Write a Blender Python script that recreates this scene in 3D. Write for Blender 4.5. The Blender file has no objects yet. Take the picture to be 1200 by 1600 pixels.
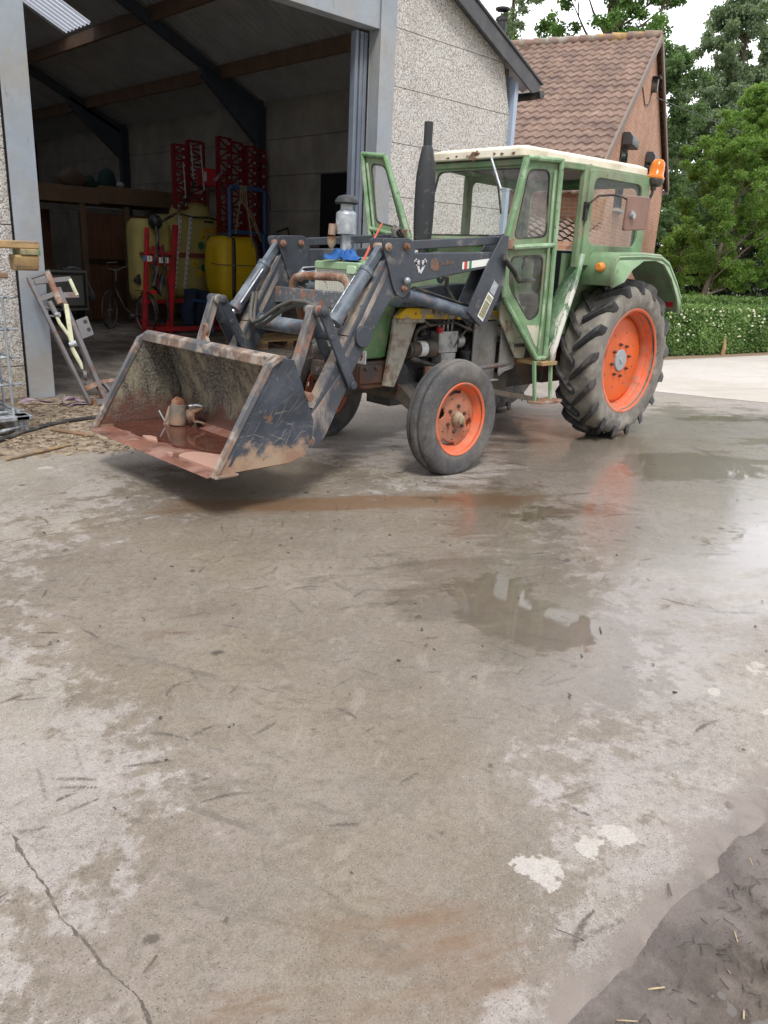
import bpy, bmesh, math, random, statistics
import numpy as np
from mathutils import Vector, Matrix
random.seed(7); np.random.seed(7)
S = bpy.context.scene
COL = S.collection
PI = math.pi
rad = math.radians

# ---------------------------------------------------------------- mesh builder
def V(*a): return Vector(a)
def lerp(a, b, t): return a + (b - a) * t

def rpoly(pts, r=.03, n=4):
    """polygon with every corner rounded by n+1 points"""
    out = []; N = len(pts)
    for i in range(N):
        p0, p1, p2 = (Vector((*pts[(i + k) % N], 0)) for k in (-1, 0, 1))
        a = (p0 - p1); b = (p2 - p1)
        rr = min(r, a.length * .45, b.length * .45)
        a = p1 + a.normalized() * rr; b = p1 + b.normalized() * rr
        for k in range(n + 1):
            t = k / n
            q = a * (1 - t) ** 2 + p1 * 2 * t * (1 - t) + b * t * t
            out.append((q.x, q.y))
    return out

class MB:
    def __init__(s): s.v = []; s.f = []; s.m = []
    def add(s, vs, fs, m=0):
        n = len(s.v); s.v += [tuple(v) for v in vs]
        s.f += [tuple(i + n for i in f) for f in fs]; s.m += [m] * len(fs); return s
    def box(s, x0, x1, y0, y1, z0, z1, m=0):
        vs = [(x, y, z) for x in (x0, x1) for y in (y0, y1) for z in (z0, z1)]
        return s.add(vs, [(0, 1, 3, 2), (4, 6, 7, 5), (0, 4, 5, 1), (2, 3, 7, 6), (0, 2, 6, 4), (1, 5, 7, 3)], m)
    def obox(s, c, size, R=None, m=0):
        R = R or Matrix.Identity(3); c = Vector(c)
        vs = [c + R @ Vector((x * size[0] / 2, y * size[1] / 2, z * size[2] / 2)) for x in (-1, 1) for y in (-1, 1) for z in (-1, 1)]
        return s.add(vs, [(0, 1, 3, 2), (4, 6, 7, 5), (0, 4, 5, 1), (2, 3, 7, 6), (0, 2, 6, 4), (1, 5, 7, 3)], m)
    def bar(s, p, q, w, h, up=(0, 0, 1), m=0):
        p = Vector(p); q = Vector(q); d = (q - p); L = d.length; d.normalize()
        u = Vector(up); x = d.cross(u)
        if x.length < 1e-4: x = d.cross(Vector((1, 0, 0)))
        x.normalize(); u = x.cross(d)
        R = Matrix((d, x, u)).transposed()
        return s.obox((p + q) / 2, (L, w, h), R, m)
    def tube(s, pts, r, n=10, m=0, cap=True):
        pts = [Vector(p) for p in pts]; N = len(pts)
        rs = r if isinstance(r, (list, tuple)) else [r] * N
        vs = []; fs = []; prev = None
        for i, p in enumerate(pts):
            t = (pts[min(i + 1, N - 1)] - pts[max(i - 1, 0)]).normalized()
            if prev is None:
                a = t.cross(Vector((0, 0, 1)))
                if a.length < 1e-3: a = t.cross(Vector((1, 0, 0)))
            else: a = prev - t * prev.dot(t)
            a.normalize(); prev = a; b = t.cross(a)
            for k in range(n):
                w = 2 * PI * k / n
                vs.append(p + (a * math.cos(w) + b * math.sin(w)) * rs[i])
        for i in range(N - 1):
            for k in range(n):
                fs.append((i * n + k, i * n + (k + 1) % n, (i + 1) * n + (k + 1) % n, (i + 1) * n + k))
        if cap:
            fs.append(tuple(range(n))); fs.append(tuple((N - 1) * n + k for k in range(n)))
        return s.add(vs, fs, m)
    def cyl(s, p, q, r, n=16, m=0, r2=None): return s.tube([p, q], [r, r if r2 is None else r2], n, m)
    def lathe(s, prof, o, ax='y', n=32, m=0, close=False, ms=None):
        """prof: (radius, offset along axis)"""
        o = Vector(o); vs = []; fs = []; N = len(prof)
        for (r, t) in prof:
            for k in range(n):
                w = 2 * PI * k / n; c, q = r * math.cos(w), r * math.sin(w)
                d = {'y': (c, t, q), 'x': (t, c, q), 'z': (c, q, t)}[ax]
                vs.append(o + Vector(d))
        R = N if close else N - 1
        mm = []
        for i in range(R):
            j = (i + 1) % N
            for k in range(n):
                fs.append((i * n + k, i * n + (k + 1) % n, j * n + (k + 1) % n, j * n + k))
        return s.add(vs, fs, m)
    def prism(s, poly, ax, a, b, m=0):
        def mk(p, t): return {'x': (t, p[0], p[1]), 'y': (p[0], t, p[1]), 'z': (p[0], p[1], t)}[ax]
        n = len(poly)
        fs = [tuple(range(n)), tuple(range(2 * n - 1, n - 1, -1))]
        fs += [(k, (k + 1) % n, n + (k + 1) % n, n + k) for k in range(n)]
        return s.add([mk(p, a) for p in poly] + [mk(p, b) for p in poly], fs, m)
    def ring(s, outer, inner, off, m=0):
        """frame between two 3D loops of the same count, thickened by vector off"""
        off = Vector(off); n = len(outer)
        A = [Vector(p) for p in outer]; B = [Vector(p) for p in inner]
        vs = A + B + [p + off for p in A] + [p + off for p in B]
        fs = []
        for k in range(n):
            j = (k + 1) % n
            fs += [(k, j, n + j, n + k), (2 * n + k, 3 * n + k, 3 * n + j, 2 * n + j),
                   (k, 2 * n + k, 2 * n + j, j), (n + k, n + j, 3 * n + j, 3 * n + k)]
        return s.add(vs, fs, m)
    def slab(s, loop, off, m=0):
        off = Vector(off); n = len(loop); A = [Vector(p) for p in loop]
        fs = [tuple(range(n)), tuple(range(2 * n - 1, n - 1, -1))] + [(k, (k + 1) % n, n + (k + 1) % n, n + k) for k in range(n)]
        return s.add(A + [p + off for p in A], fs, m)
    def sheet(s, rows, m=0):
        n = len(rows[0]); vs = [p for r in rows for p in r]
        fs = [(i * n + k, i * n + k + 1, (i + 1) * n + k + 1, (i + 1) * n + k) for i in range(len(rows) - 1) for k in range(n - 1)]
        return s.add(vs, fs, m)
    def ball(s, c, r, n=12, m=0, sz=(1, 1, 1)):
        c = Vector(c); rows = []
        for i in range(n // 2 + 1):
            th = PI * i / (n // 2); rr = math.sin(th)
            rows.append([c + Vector((rr * math.cos(2 * PI * k / n) * r * sz[0], rr * math.sin(2 * PI * k / n) * r * sz[1], math.cos(th) * r * sz[2])) for k in range(n + 1)])
        return s.sheet(rows, m)
    def rot(s, i0, M, o):
        o = Vector(o)
        for i in range(i0, len(s.v)): s.v[i] = tuple(o + M @ (Vector(s.v[i]) - o))
        return s

WL = {}
def build(name, mb, mat, parent=None, bevel=0, ang=38, loc=None, sub=0, solid=0, fix=True, label=None):
    o0 = Vector(loc) if loc is not None else (WL.get(parent.name, Vector()) if parent else Vector())
    me = bpy.data.meshes.new(name)
    me.from_pydata([tuple(Vector(v) - o0) for v in mb.v], [], mb.f)
    for mt in (mat if isinstance(mat, (list, tuple)) else [mat]): me.materials.append(mt)
    if any(mb.m): me.polygons.foreach_set('material_index', mb.m)
    if fix:
        bm = bmesh.new(); bm.from_mesh(me)
        bmesh.ops.remove_doubles(bm, verts=bm.verts, dist=1e-5)
        bmesh.ops.recalc_face_normals(bm, faces=bm.faces); bm.to_mesh(me); bm.free()
    me.shade_smooth(); me.set_sharp_from_angle(angle=rad(ang)); me.update()
    o = bpy.data.objects.new(name, me); COL.objects.link(o)
    if parent: o.parent = parent; WL[o.name] = o0
    else:
        o.location = o0; WL[o.name] = o0
    if solid:
        md = o.modifiers.new('thick', 'SOLIDIFY'); md.thickness = solid; md.offset = 0
    if bevel:
        md = o.modifiers.new('edge', 'BEVEL'); md.width = bevel; md.segments = 2; md.limit_method = 'ANGLE'; md.angle_limit = rad(40)
    if sub:
        md = o.modifiers.new('sub', 'SUBSURF'); md.levels = sub; md.render_levels = sub
    if label: o['label'] = label
    return o
def thing(name, label, cat, loc=(0, 0, 0), group=None):
    o = bpy.data.objects.new(name, None); COL.objects.link(o); o.location = loc; o.empty_display_size = .2
    WL[o.name] = Vector(loc); o['label'] = label; o['category'] = cat
    if group: o['group'] = group
    return o
def tag(o, label, cat, group=None, kind=None):
    o['label'] = label; o['category'] = cat
    if group: o['group'] = group
    if kind: o['kind'] = kind
    return o
def struct(o, label=None):
    o['kind'] = 'structure'
    return o
def text(txt, size, mat, parent, name, M, depth=.001):
    cu = bpy.data.curves.new(name, 'FONT'); cu.body = txt; cu.size = size; cu.align_x = 'CENTER'; cu.align_y = 'CENTER'; cu.extrude = depth
    t = bpy.data.objects.new('tmp', cu); COL.objects.link(t)
    me = bpy.data.meshes.new_from_object(t.evaluated_get(bpy.context.evaluated_depsgraph_get()))
    bpy.data.objects.remove(t); bpy.data.curves.remove(cu)
    me.transform(M); me.transform(Matrix.Translation(-WL.get(parent.name, Vector())))
    me.materials.clear(); me.materials.append(mat); me.name = name
    o = bpy.data.objects.new(name, me); COL.objects.link(o); o.parent = parent; WL[o.name] = WL.get(parent.name, Vector())
    return o
def frame_mat(o, xa, ya):
    xa = Vector(xa).normalized(); ya = Vector(ya); ya = (ya - xa * ya.dot(xa)).normalized(); za = xa.cross(ya)
    m = Matrix((xa, ya, za)).transposed().to_4x4(); m.translation = Vector(o); return m

# ---------------------------------------------------------------- materials
ND = statistics.NormalDist()
class NT:
    def __init__(s, name):
        s.mat = bpy.data.materials.new(name); s.mat.use_nodes = True
        s.t = s.mat.node_tree; s.t.nodes.clear()
        s.out = s.n('ShaderNodeOutputMaterial'); s.b = s.n('ShaderNodeBsdfPrincipled')
        s.l(s.b.outputs[0], s.out.inputs[0]); s._tc = None
    def n(s, k, **kw):
        x = s.t.nodes.new(k)
        for a, b in kw.items(): setattr(x, a, b)
        return x
    def l(s, a, b): s.t.links.new(a, b)
    def put(s, sock, v):
        if hasattr(v, 'node'): s.l(v, sock)
        elif isinstance(v, (tuple, list)) and len(v) == 3 and sock.type == 'RGBA': sock.default_value = (*v, 1)
        else: sock.default_value = v
    def co(s):
        if not s._tc: s._tc = s.n('ShaderNodeTexCoord').outputs['Object']
        return s._tc
    def map(s, scale=(1, 1, 1), rot=(0, 0, 0), loc=(0, 0, 0), v=None):
        if any(rot): # turn first, stretch afterwards
            q = s.n('ShaderNodeMapping'); s.l(v or s.co(), q.inputs[0]); q.inputs['Rotation'].default_value = rot; v = q.outputs[0]
        m = s.n('ShaderNodeMapping'); s.l(v or s.co(), m.inputs[0])
        m.inputs['Location'].default_value = loc; m.inputs['Scale'].default_value = scale
        return m.outputs[0]
    def noise(s, scale=5, detail=4, rough=.55, v=None, dist=0, col=False):
        x = s.n('ShaderNodeTexNoise'); s.l(v or s.co(), x.inputs['Vector'])
        x.inputs['Scale'].default_value = scale; x.inputs['Detail'].default_value = detail; x.inputs['Roughness'].default_value = rough; x.inputs['Distortion'].default_value = dist
        return x.outputs['Color' if col else 'Fac']
    def voro(s, scale, v=None, feat='F1', out='Distance'):
        x = s.n('ShaderNodeTexVoronoi', feature=feat); s.l(v or s.co(), x.inputs['Vector']); x.inputs['Scale'].default_value = scale
        return x.outputs[out]
    def mth(s, op, a, b=0, c=0, clamp=False):
        x = s.n('ShaderNodeMath', operation=op); x.use_clamp = clamp
        s.put(x.inputs[0], a); s.put(x.inputs[1], b); s.put(x.inputs[2], c); return x.outputs[0]
    def ss(s, v, a, b, lo=0, hi=1):
        x = s.n('ShaderNodeMapRange', interpolation_type='SMOOTHSTEP'); s.put(x.inputs[0], v)
        for i, q in enumerate((a, b, lo, hi)): s.put(x.inputs[i + 1], q)
        return x.outputs[0]
    def lin(s, v, a, b, lo=0, hi=1):
        x = s.n('ShaderNodeMapRange'); s.put(x.inputs[0], v)
        for i, q in enumerate((a, b, lo, hi)): s.put(x.inputs[i + 1], q)
        return x.outputs[0]
    def mix(s, f, a, b):
        x = s.n('ShaderNodeMix', data_type='RGBA'); s.put(x.inputs[0], f); s.put(x.inputs[6], a); s.put(x.inputs[7], b); return x.outputs[2]
    def mixf(s, f, a, b):
        x = s.n('ShaderNodeMix', data_type='FLOAT'); s.put(x.inputs[0], f); s.put(x.inputs[2], a); s.put(x.inputs[3], b); return x.outputs[0]
    def mul(s, c, f):
        x = s.n('ShaderNodeMix', data_type='RGBA', blend_type='MULTIPLY'); x.inputs[0].default_value = 1; s.put(x.inputs[6], c)
        if hasattr(f, 'node'): s.l(f, x.inputs[7])
        else: s.put(x.inputs[7], f)
        return x.outputs[2]
    def attr(s, name):
        x = s.n('ShaderNodeAttribute'); x.attribute_name = name; return x.outputs['Fac']
    def bump(s, h, strength=.3, dist=.01, prev=None):
        x = s.n('ShaderNodeBump'); x.inputs['Strength'].default_value = strength; x.inputs['Distance'].default_value = dist; s.l(h, x.inputs['Height'])
        if prev: s.l(prev, x.inputs['Normal'])
        return x.outputs[0]
    def set(s, **k):
        for a, v in k.items():
            s.put(s.b.inputs[{'col': 'Base Color', 'rough': 'Roughness', 'metal': 'Metallic', 'nrm': 'Normal', 'coat': 'Coat Weight', 'coatr': 'Coat Roughness', 'spec': 'Specular IOR Level', 'trans': 'Transmission Weight', 'sss': 'Subsurface Weight', 'em': 'Emission Color', 'ems': 'Emission Strength', 'ior': 'IOR', 'alpha': 'Alpha'}[a]], v)
        return s.mat

def M(name, col, rough=.5, metal=0, var=.18, vs=4, layers=(), bump=.15, bs=60, bd=.004, spec=.5, coat=0):
    """worn material: base colour with variation, then layers (colour, scale, coverage, softness, stretch, roughness)"""
    t = NT(name)
    nz = t.noise(vs, 6, .6)
    fine = t.noise(vs * 12, 3, .6)
    k = t.mth('ADD', t.lin(nz, .25, .75, 1 - var, 1 + var), t.lin(fine, .25, .75, -var * .4, var * .4))
    kc = t.n('ShaderNodeCombineColor'); [t.l(k, kc.inputs[i]) for i in range(3)]
    c = t.mul(col, kc.outputs[0]); r = t.lin(nz, .3, .7, max(.02, rough - .08), min(1, rough + .08)); mt = metal
    hgt = t.noise(bs, 5, .6)
    for i, L in enumerate(layers):
        lc, sc, cov, soft = L[:4]; st = L[4] if len(L) > 4 and L[4] else (1, 1, 1); lr = L[5] if len(L) > 5 else .8
        th = .5 + .115 * ND.inv_cdf(1 - cov)
        n2 = t.noise(sc, 9, .62, v=t.map(scale=st, loc=(i * 3.7 + .3, i * 1.9, i * 5.1)), dist=.2)
        f = t.ss(n2, th - soft * .1, th + soft * .1)
        lcv = t.mul(lc, kc.outputs[0])
        c = t.mix(f, c, lcv); r = t.mixf(f, r, lr)
        if metal: mt = t.mixf(f, mt, 0.0)
    kw = dict(col=c, rough=r, metal=mt, spec=spec)
    if bump: kw['nrm'] = t.bump(hgt, bump, bd)
    if coat: kw['coat'] = coat
    return t.set(**kw)

RUST = (.17, .07, .035); RUSTP = (.30, .15, .10); DUST = (.27, .22, .165); MUD = (.14, .11, .08)
m = {}
def mk_mats():
    m['green'] = M('green paint', (.165, .305, .15), .45, var=.16, layers=[((.27, .395, .245), 2.3, .36, 2.6), ((.095, .19, .09), 3.4, .28, 2.0), (DUST, 5, .2, 2.6, (1, 1, .4)), ((.07, .13, .065), 19, .07, .5), (RUST, 9, .045, .5)])
    m['green_pale'] = M('pale green paint', (.31, .46, .28), .4, var=.1, layers=[((.25, .42, .22), 4, .2, 2), (RUST, 14, .06, .4)])
    m['green_dark'] = M('dark green hood', (.085, .215, .07), .35, var=.15, layers=[((.05, .13, .04), 3, .25, 2), (DUST, 7, .1, 2)])
    t = NT('flaking green skirt'); z = t.n('ShaderNodeSeparateXYZ'); t.l(t.co(), z.inputs[0]); ed = t.ss(t.mth('ABSOLUTE', z.outputs[1]), .56, .73, 0, .17)
    c = t.mix(t.ss(t.noise(3, 6, .6), .4, .6), (.07, .145, .08), (.20, .34, .19)); c = t.mix(t.ss(z.outputs[2], 1.45, 1.62, 0, .8), c, (.24, .42, .24))
    f1 = t.noise(9, 9, .68, v=t.map(scale=(1.6, 1.6, .38))); c = t.mix(t.ss(t.mth('ADD', f1, t.mth('MULTIPLY', ed, .5)), .56, .61, 0, .85), c, (.36, .42, .35))
    f2 = t.noise(12, 9, .7, v=t.map(scale=(1.8, 1.8, .36), loc=(3, 1, 2))); f2 = t.mth('SUBTRACT', t.mth('ADD', f2, ed), t.ss(z.outputs[2], 1.35, 1.6, 0, .2)); c = t.mix(t.ss(f2, .61, .645), c, (.68, .67, .60))
    f3 = t.noise(8, 8, .68, v=t.map(scale=(1, 1, .5), loc=(7, 7, 7))); c = t.mix(t.ss(t.mth('ADD', f3, t.ss(z.outputs[2], 1.1, .8, 0, .09)), .61, .66), c, (.17, .085, .045))
    m['flaky'] = t.set(col=c, rough=.55, nrm=t.bump(f1, .3, .004))
    m['green_worn'] = M('worn edge green', (.19, .34, .175), .45, var=.14, layers=[((.40, .51, .36), 5, .34, 1.4), ((.12, .23, .11), 6, .2, 1.5), ((.07, .12, .06), 22, .10, .5), (RUST, 11, .07, .5)])
    m['worn_edge'] = M('dusty worn edge', (.16, .155, .155), .6, var=.2, layers=[((.36, .29, .23), 5, .5, 1.3), ((.08, .09, .11), 10, .25, .8)])
    m['cream'] = M('cream roof paint', (.78, .72, .56), .5, var=.08, layers=[((.84, .80, .71), 2, .35, 3), ((.52, .45, .33), 4, .22, 2.2), (RUST, 6, .03, .3), ((.3, .17, .09), 14, .05, .6)])
    m['creamgreen'] = M('worn cream panel', (.52, .5, .40), .6, var=.12, layers=[((.1, .2, .1), 5, .1, .4), (RUST, 6, .12, .8)])
    m['greycream'] = M('worn grey chassis paint', (.36, .34, .28), .6, var=.15, layers=[(RUST, 5, .3, .9), (MUD, 7, .15, 1.2)])
    m['yellowrail'] = M('flaking yellow rail', (.33, .30, .22), .55, var=.15, layers=[((.72, .45, .02), 7, .5, .25), ((.13, .06, .03), 9, .16, .25)])
    m['orange'] = M('orange wheel paint', (.76, .125, .018), .42, var=.08, layers=[((.52, .12, .035), 4, .16, 2.5), (DUST, 9, .06, 1.5), ((.2, .07, .03), 22, .04, .5)])
    m['orange_dirty'] = M('dusty orange rim', (.80, .13, .035), .42, var=.08, layers=[((.50, .20, .12), 2.6, .42, 2), ((.15, .05, .035), 3.5, .14, 1.5), (DUST, 8, .1, 1.5)])
    m['orange_faded'] = M('faded orange disc', (.50, .165, .09), .6, var=.12, layers=[((.33, .17, .11), 5, .36, 1.5), ((.1, .05, .04), 12, .09, 1)])
    m['loader'] = M('anthracite loader paint', (.034, .041, .054), .48, var=.25, layers=[((.075, .087, .104), 3, .3, 2.5), ((.24, .22, .20), 8, .07, 1.2), ((.30, .29, .28), 30, .05, .4), (RUST, 7, .06, .6)])
    m['loader_dusty'] = M('scuffed loader paint', (.06, .068, .083), .5, var=.2, layers=[((.36, .31, .27), 5, .4, 1.2, (1, 1, .35)), (RUSTP, 6, .22, .8)])
    m['loader_blue'] = M('blue grey cylinder paint', (.065, .085, .113), .4, var=.15, layers=[((.25, .29, .33), 5, .25, 2), (RUSTP, 8, .12, .7)])
    t = NT('scraped bucket steel'); z = t.n('ShaderNodeSeparateXYZ'); t.l(t.co(), z.inputs[0]); n1 = t.noise(4, 8, .65)
    c = t.mix(t.ss(n1, .35, .65), (.028, .035, .048), (.068, .08, .104))
    c = t.mix(t.ss(t.noise(11, 8, .7), .58, .66, 0, .6), c, (.20, .205, .21))
    for k_, (rz, sc_) in enumerate(((.5, 44), (-.35, 38), (.08, 50), (1.0, 40), (.8, 34))):
        scr = t.noise(sc_, 3, .5, v=t.map(scale=(.10, .10, 1.6), rot=(0, rz, 0), loc=(k_ * 3, 0, k_)), dist=.15)
        zz = t.mth('ADD', z.outputs[2], t.lin(n1, .3, .7, -.12, .12)); c = t.mix(t.mth('MULTIPLY', t.ss(scr, .64, .67), t.ss(zz, .75, .42, .12, .85)), c, (.235, .21, .19))
    low = t.mth('ADD', z.outputs[2], t.lin(t.noise(6, 8, .7), .3, .7, -.11, .11)); c = t.mix(t.ss(low, .36, .46, .85, 0), c, t.mix(t.ss(n1, .4, .6), (.33, .20, .13), (.42, .30, .20)))
    c = t.mix(t.ss(t.noise(7, 6, .65, v=t.map(loc=(5, 5, 5))), .62, .67, 0, .8), c, (.19, .09, .05))
    m['bucket_out'] = t.set(col=c, rough=.5, nrm=t.bump(n1, .2, .006))
    m['bucket_rim'] = M('rusty bucket edge', (.11, .115, .125), .6, var=.2, layers=[((.25, .16, .115), 4, .42, .8), ((.36, .31, .26), 9, .28, .8), ((.08, .09, .10), 14, .2, .6)])
    t = NT('caked bucket inside')
    streak = t.noise(9, 8, .68, v=t.map(scale=(1, 1, .35))); bign = t.noise(2.2, 4, .6); fn = t.noise(60, 4, .7)
    z = t.n('ShaderNodeSeparateXYZ'); t.l(t.co(), z.inputs[0])
    c = t.mix(t.ss(streak, .4, .62), (.052, .052, .05), (.27, .245, .17))
    c = t.mix(t.ss(bign, .5, .68, 0, .8), c, (.055, .055, .06))
    c = t.mix(t.ss(fn, .46, .6, 0, .6), c, (.36, .32, .24))
    low = t.mth('ADD', z.outputs[2], t.lin(t.noise(5, 5), .3, .7, -.14, .14))
    c = t.mix(t.ss(low, .36, .56, 1, 0), c, (.15, .068, .05))
    m['bucket_in'] = t.set(col=c, rough=.75, nrm=t.bump(t.noise(45, 6, .7), .8, .012))
    m['bucket_floor'] = M('red rusty bucket floor', (.24, .11, .08), .35, var=.25, layers=[((.33, .19, .15), 4, .3, 1), ((.07, .04, .03), 5, .2, 1)])
    t = NT('muddy red water'); m['redwater'] = t.set(col=t.mix(t.ss(t.noise(3), .4, .7), (.085, .03, .02), (.13, .05, .035)), rough=.04, spec=.5, nrm=t.bump(t.noise(9, 2), .03, .01))
    m['pinksilt'] = M('dry pink silt', (.44, .26, .20), .85, var=.08)
    m['rust'] = M('rusty iron', (.24, .13, .085), .7, var=.3, layers=[((.36, .29, .23), 7, .35, 1), (RUST, 11, .25, .8)])
    m['darksteel'] = M('grimy dark steel', (.05, .048, .045), .55, var=.3, layers=[(MUD, 4, .35, 1.5), (RUST, 8, .12, .9)])
    m['rusty_dark'] = M('rusty nose casting', (.075, .06, .055), .6, var=.3, layers=[(RUST, 4, .45, 1), ((.3, .27, .25), 12, .08, .8)])
    m['engine'] = M('oily engine block', (.028, .028, .03), .4, var=.4, layers=[((.09, .09, .09), 9, .2, 1.2), (RUST, 12, .06, .8)])
    m['alu'] = M('dull aluminium', (.38, .38, .37), .45, metal=.6, var=.25, layers=[((.1, .1, .1), 8, .25, 1.5)])
    m['galv'] = M('galvanised steel', (.36, .39, .42), .42, metal=.55, var=.15, vs=7, layers=[((.5, .52, .54), 18, .3, 1.2)])
    m['chrome'] = M('chromed rod', (.8, .8, .82), .12, metal=1, var=.05, bump=0)
    m['black'] = M('black plastic', (.018, .018, .02), .45, var=.2, layers=[(DUST, 6, .1, 2)])
    m['exhaust'] = M('matt black exhaust', (.032, .034, .038), .62, var=.2, layers=[((.11, .1, .1), 20, .1, .7)])
    m['rubber'] = M('black rubber hose', (.025, .024, .023), .55, var=.25, layers=[((.16, .14, .12), 6, .25, 1.5)])
    m['hose_grey'] = M('dusty hose', (.11, .105, .09), .6, var=.25)
    m['tyre_dry'] = M('dusty tyre carcass', (.225, .205, .178), .85, var=.2, vs=5, layers=[((.06, .058, .056), 2.2, .26, 1.8), ((.30, .28, .245), 9, .25, 1.4)], bs=35, bump=.3)
    m['tyre_lug'] = M('wet dark tyre lugs', (.022, .023, .026), .5, var=.3, layers=[((.13, .118, .104), 5, .24, 1.2)], bump=.2)
    m['tyre_front'] = M('grey front tyre', (.062, .062, .066), .75, var=.2, vs=3, layers=[((.19, .175, .155), 2.2, .42, 1.6), ((.035, .036, .042), 2.8, .28, 1.0), ((.21, .195, .17), 60, .09, 1.2)], bs=80, bump=.3)
    m['hubgrey'] = M('grey hub paint', (.33, .36, .38), .45, var=.12, layers=[(RUST, 9, .05, .8)])
    m['hubcream'] = M('cream hub', (.36, .29, .19), .6, var=.15, layers=[(RUST, 9, .3, 1)])
    m['iron'] = M('dark bolts', (.09, .055, .045), .6, var=.3)
    m['white'] = M('white sticker', (.80, .80, .78), .45, var=.06, layers=[((.5, .47, .42), 9, .1, 1)], bump=0)
    m['plate_white'] = M('white plate', (.82, .80, .76), .4, var=.04, bump=0)
    m['red_ink'] = M('dark red print', (.30, .02, .02), .5, var=.1, bump=0)
    m['black_ink'] = M('black print', (.015, .015, .015), .5, var=.1, bump=0)
    m['label_ochre'] = M('data label', (.33, .31, .19), .5, var=.3, vs=30, bump=0)
    m['stripe_red'] = M('red stripe', (.5, .06, .05), .5, var=.1, bump=0)
    m['stripe_green'] = M('green stripe', (.03, .22, .09), .5, var=.1, bump=0)
    m['emblem_rust'] = M('faded brown emblem', (.20, .095, .055), .6, var=.2, layers=[((.08, .09, .11), 22, .3, .5)], bump=0)
    m['emblem_white'] = M('scratched white emblem', (.62, .63, .64), .55, var=.1, layers=[((.08, .09, .11), 40, .22, .4)], bump=0)
    m['mesh_white'] = M('cream grille mesh', (.74, .74, .66), .5, var=.12, layers=[(RUST, 14, .05, .6)])
    m['seat'] = M('dark blue vinyl', (.018, .022, .04), .38, var=.2)
    m['beacon'] = (lambda t: t.set(col=t.mix(t.ss(t.noise(6), .4, .6, 0, .3), (.9, .26, .01), (.7, .16, .01)), rough=.18, trans=.25, sss=.2))(NT('amber lens'))
    m['amber'] = M('amber indicator', (.75, .26, .05), .25, var=.1, bump=0)
    m['mirrorback'] = M('brown mirror back', (.215, .115, .09), .5, var=.1, layers=[((.28, .17, .13), 4, .3, 2)], bump=.05)
    m['bluecloth'] = M('bright blue cloth', (.012, .105, .36), .6, var=.2, vs=9)
    m['redrod'] = M('orange red cord', (.62, .12, .07), .6, var=.15, bump=0)
    # glass: thin pane, clear with reflections
    def glass(name, tint, refl=1.0, dirt=.1):
        t = NT(name); t.t.nodes.remove(t.b)
        tr = t.n('ShaderNodeBsdfTransparent'); tr.inputs[0].default_value = (*tint, 1)
        gl = t.n('ShaderNodeBsdfGlossy'); gl.inputs['Roughness'].default_value = .02
        df = t.n('ShaderNodeBsdfDiffuse'); df.inputs[0].default_value = (.45, .43, .38, 1)
        lw = t.n('ShaderNodeLayerWeight'); lw.inputs['Blend'].default_value = .5; fac = t.mth('ADD', .045, t.mth('MULTIPLY', t.mth('POWER', lw.outputs['Facing'], 4.5), .75))
        mx = t.n('ShaderNodeMixShader'); t.l(t.mth('MULTIPLY', fac, refl, clamp=True), mx.inputs[0]); t.l(tr.outputs[0], mx.inputs[1]); t.l(gl.outputs[0], mx.inputs[2])
        m2 = t.n('ShaderNodeMixShader'); t.l(t.lin(t.noise(4, 6, .7), .4, .75, 0, dirt), m2.inputs[0]); t.l(mx.outputs[0], m2.inputs[1]); t.l(df.outputs[0], m2.inputs[2])
        t.l(m2.outputs[0], t.out.inputs[0]); return t.mat
    m['glass'] = glass('cab window glass', (.9, .93, .91), 1.0, .10); m['glass_door'] = glass('dusty door glass with sky haze', (.86, .88, .9), 2.6, .5)  # door pane: heavier pale film imitates the bright sky reflection
    m['glass_dirty'] = glass('grimy lower door glass', (.66, .70, .68), 1.6, .25)
    # ---------------- place
    t = NT('exposed aggregate panel')
    cell = t.n('ShaderNodeTexVoronoi', feature='F1'); t.l(t.co(), cell.inputs['Vector']); cell.inputs['Scale'].default_value = 74
    sep = t.n('ShaderNodeSeparateColor'); t.l(cell.outputs['Color'], sep.inputs[0])
    c = t.mix(sep.outputs[0], (.52, .50, .475), (.76, .75, .72))
    c = t.mix(t.ss(sep.outputs[1], .80, .84), c, (.29, .275, .265))
    c = t.mix(t.ss(sep.outputs[2], .9, .92), c, (.33, .22, .15))
    c = t.mix(t.ss(cell.outputs['Distance'], .45, .75, 0, .55), c, (.30, .28, .255))
    wz = t.n('ShaderNodeSeparateXYZ'); t.l(t.co(), wz.inputs[0])
    c = t.mix(t.ss(t.noise(1.1, 6, .65, v=t.map(scale=(1, 1, .35))), .5, .75, 0, .35), c, (.28, .26, .22))
    c = t.mix(t.ss(t.mth('ADD', wz.outputs[2], t.lin(t.noise(4, 5), .3, .7, -.25, .25)), .05, .5, .55, 0), c, (.30, .22, .13))
    m['pebble'] = t.set(col=c, rough=.85, nrm=t.bump(cell.outputs['Distance'], .8, .006))
    m['inner_wall'] = M('raw concrete wall', (.42, .395, .35), .9, var=.2, vs=1.5, layers=[((.27, .255, .23), 1.2, .35, 2)])
    m['galv_post'] = M('painted steel post', (.27, .315, .37), .42, var=.12, vs=2, layers=[((.36, .38, .39), 2.2, .35, 2.5, (1, 1, .4)), ((.14, .16, .19), 12, .05, 1, (1, 1, .3)), ((.33, .30, .26), 1.3, .2, 2)])
    m['track'] = M('blue grey door track', (.16, .19, .245), .4, var=.12, layers=[((.24, .27, .31), 4, .3, 2, (1, 1, .2))])
    m['dark_frame'] = M('dark portal steel', (.07, .085, .115), .5, var=.2)
    m['purlin'] = M('timber purlin', (.20, .125, .085), .8, var=.25, vs=3)
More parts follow.
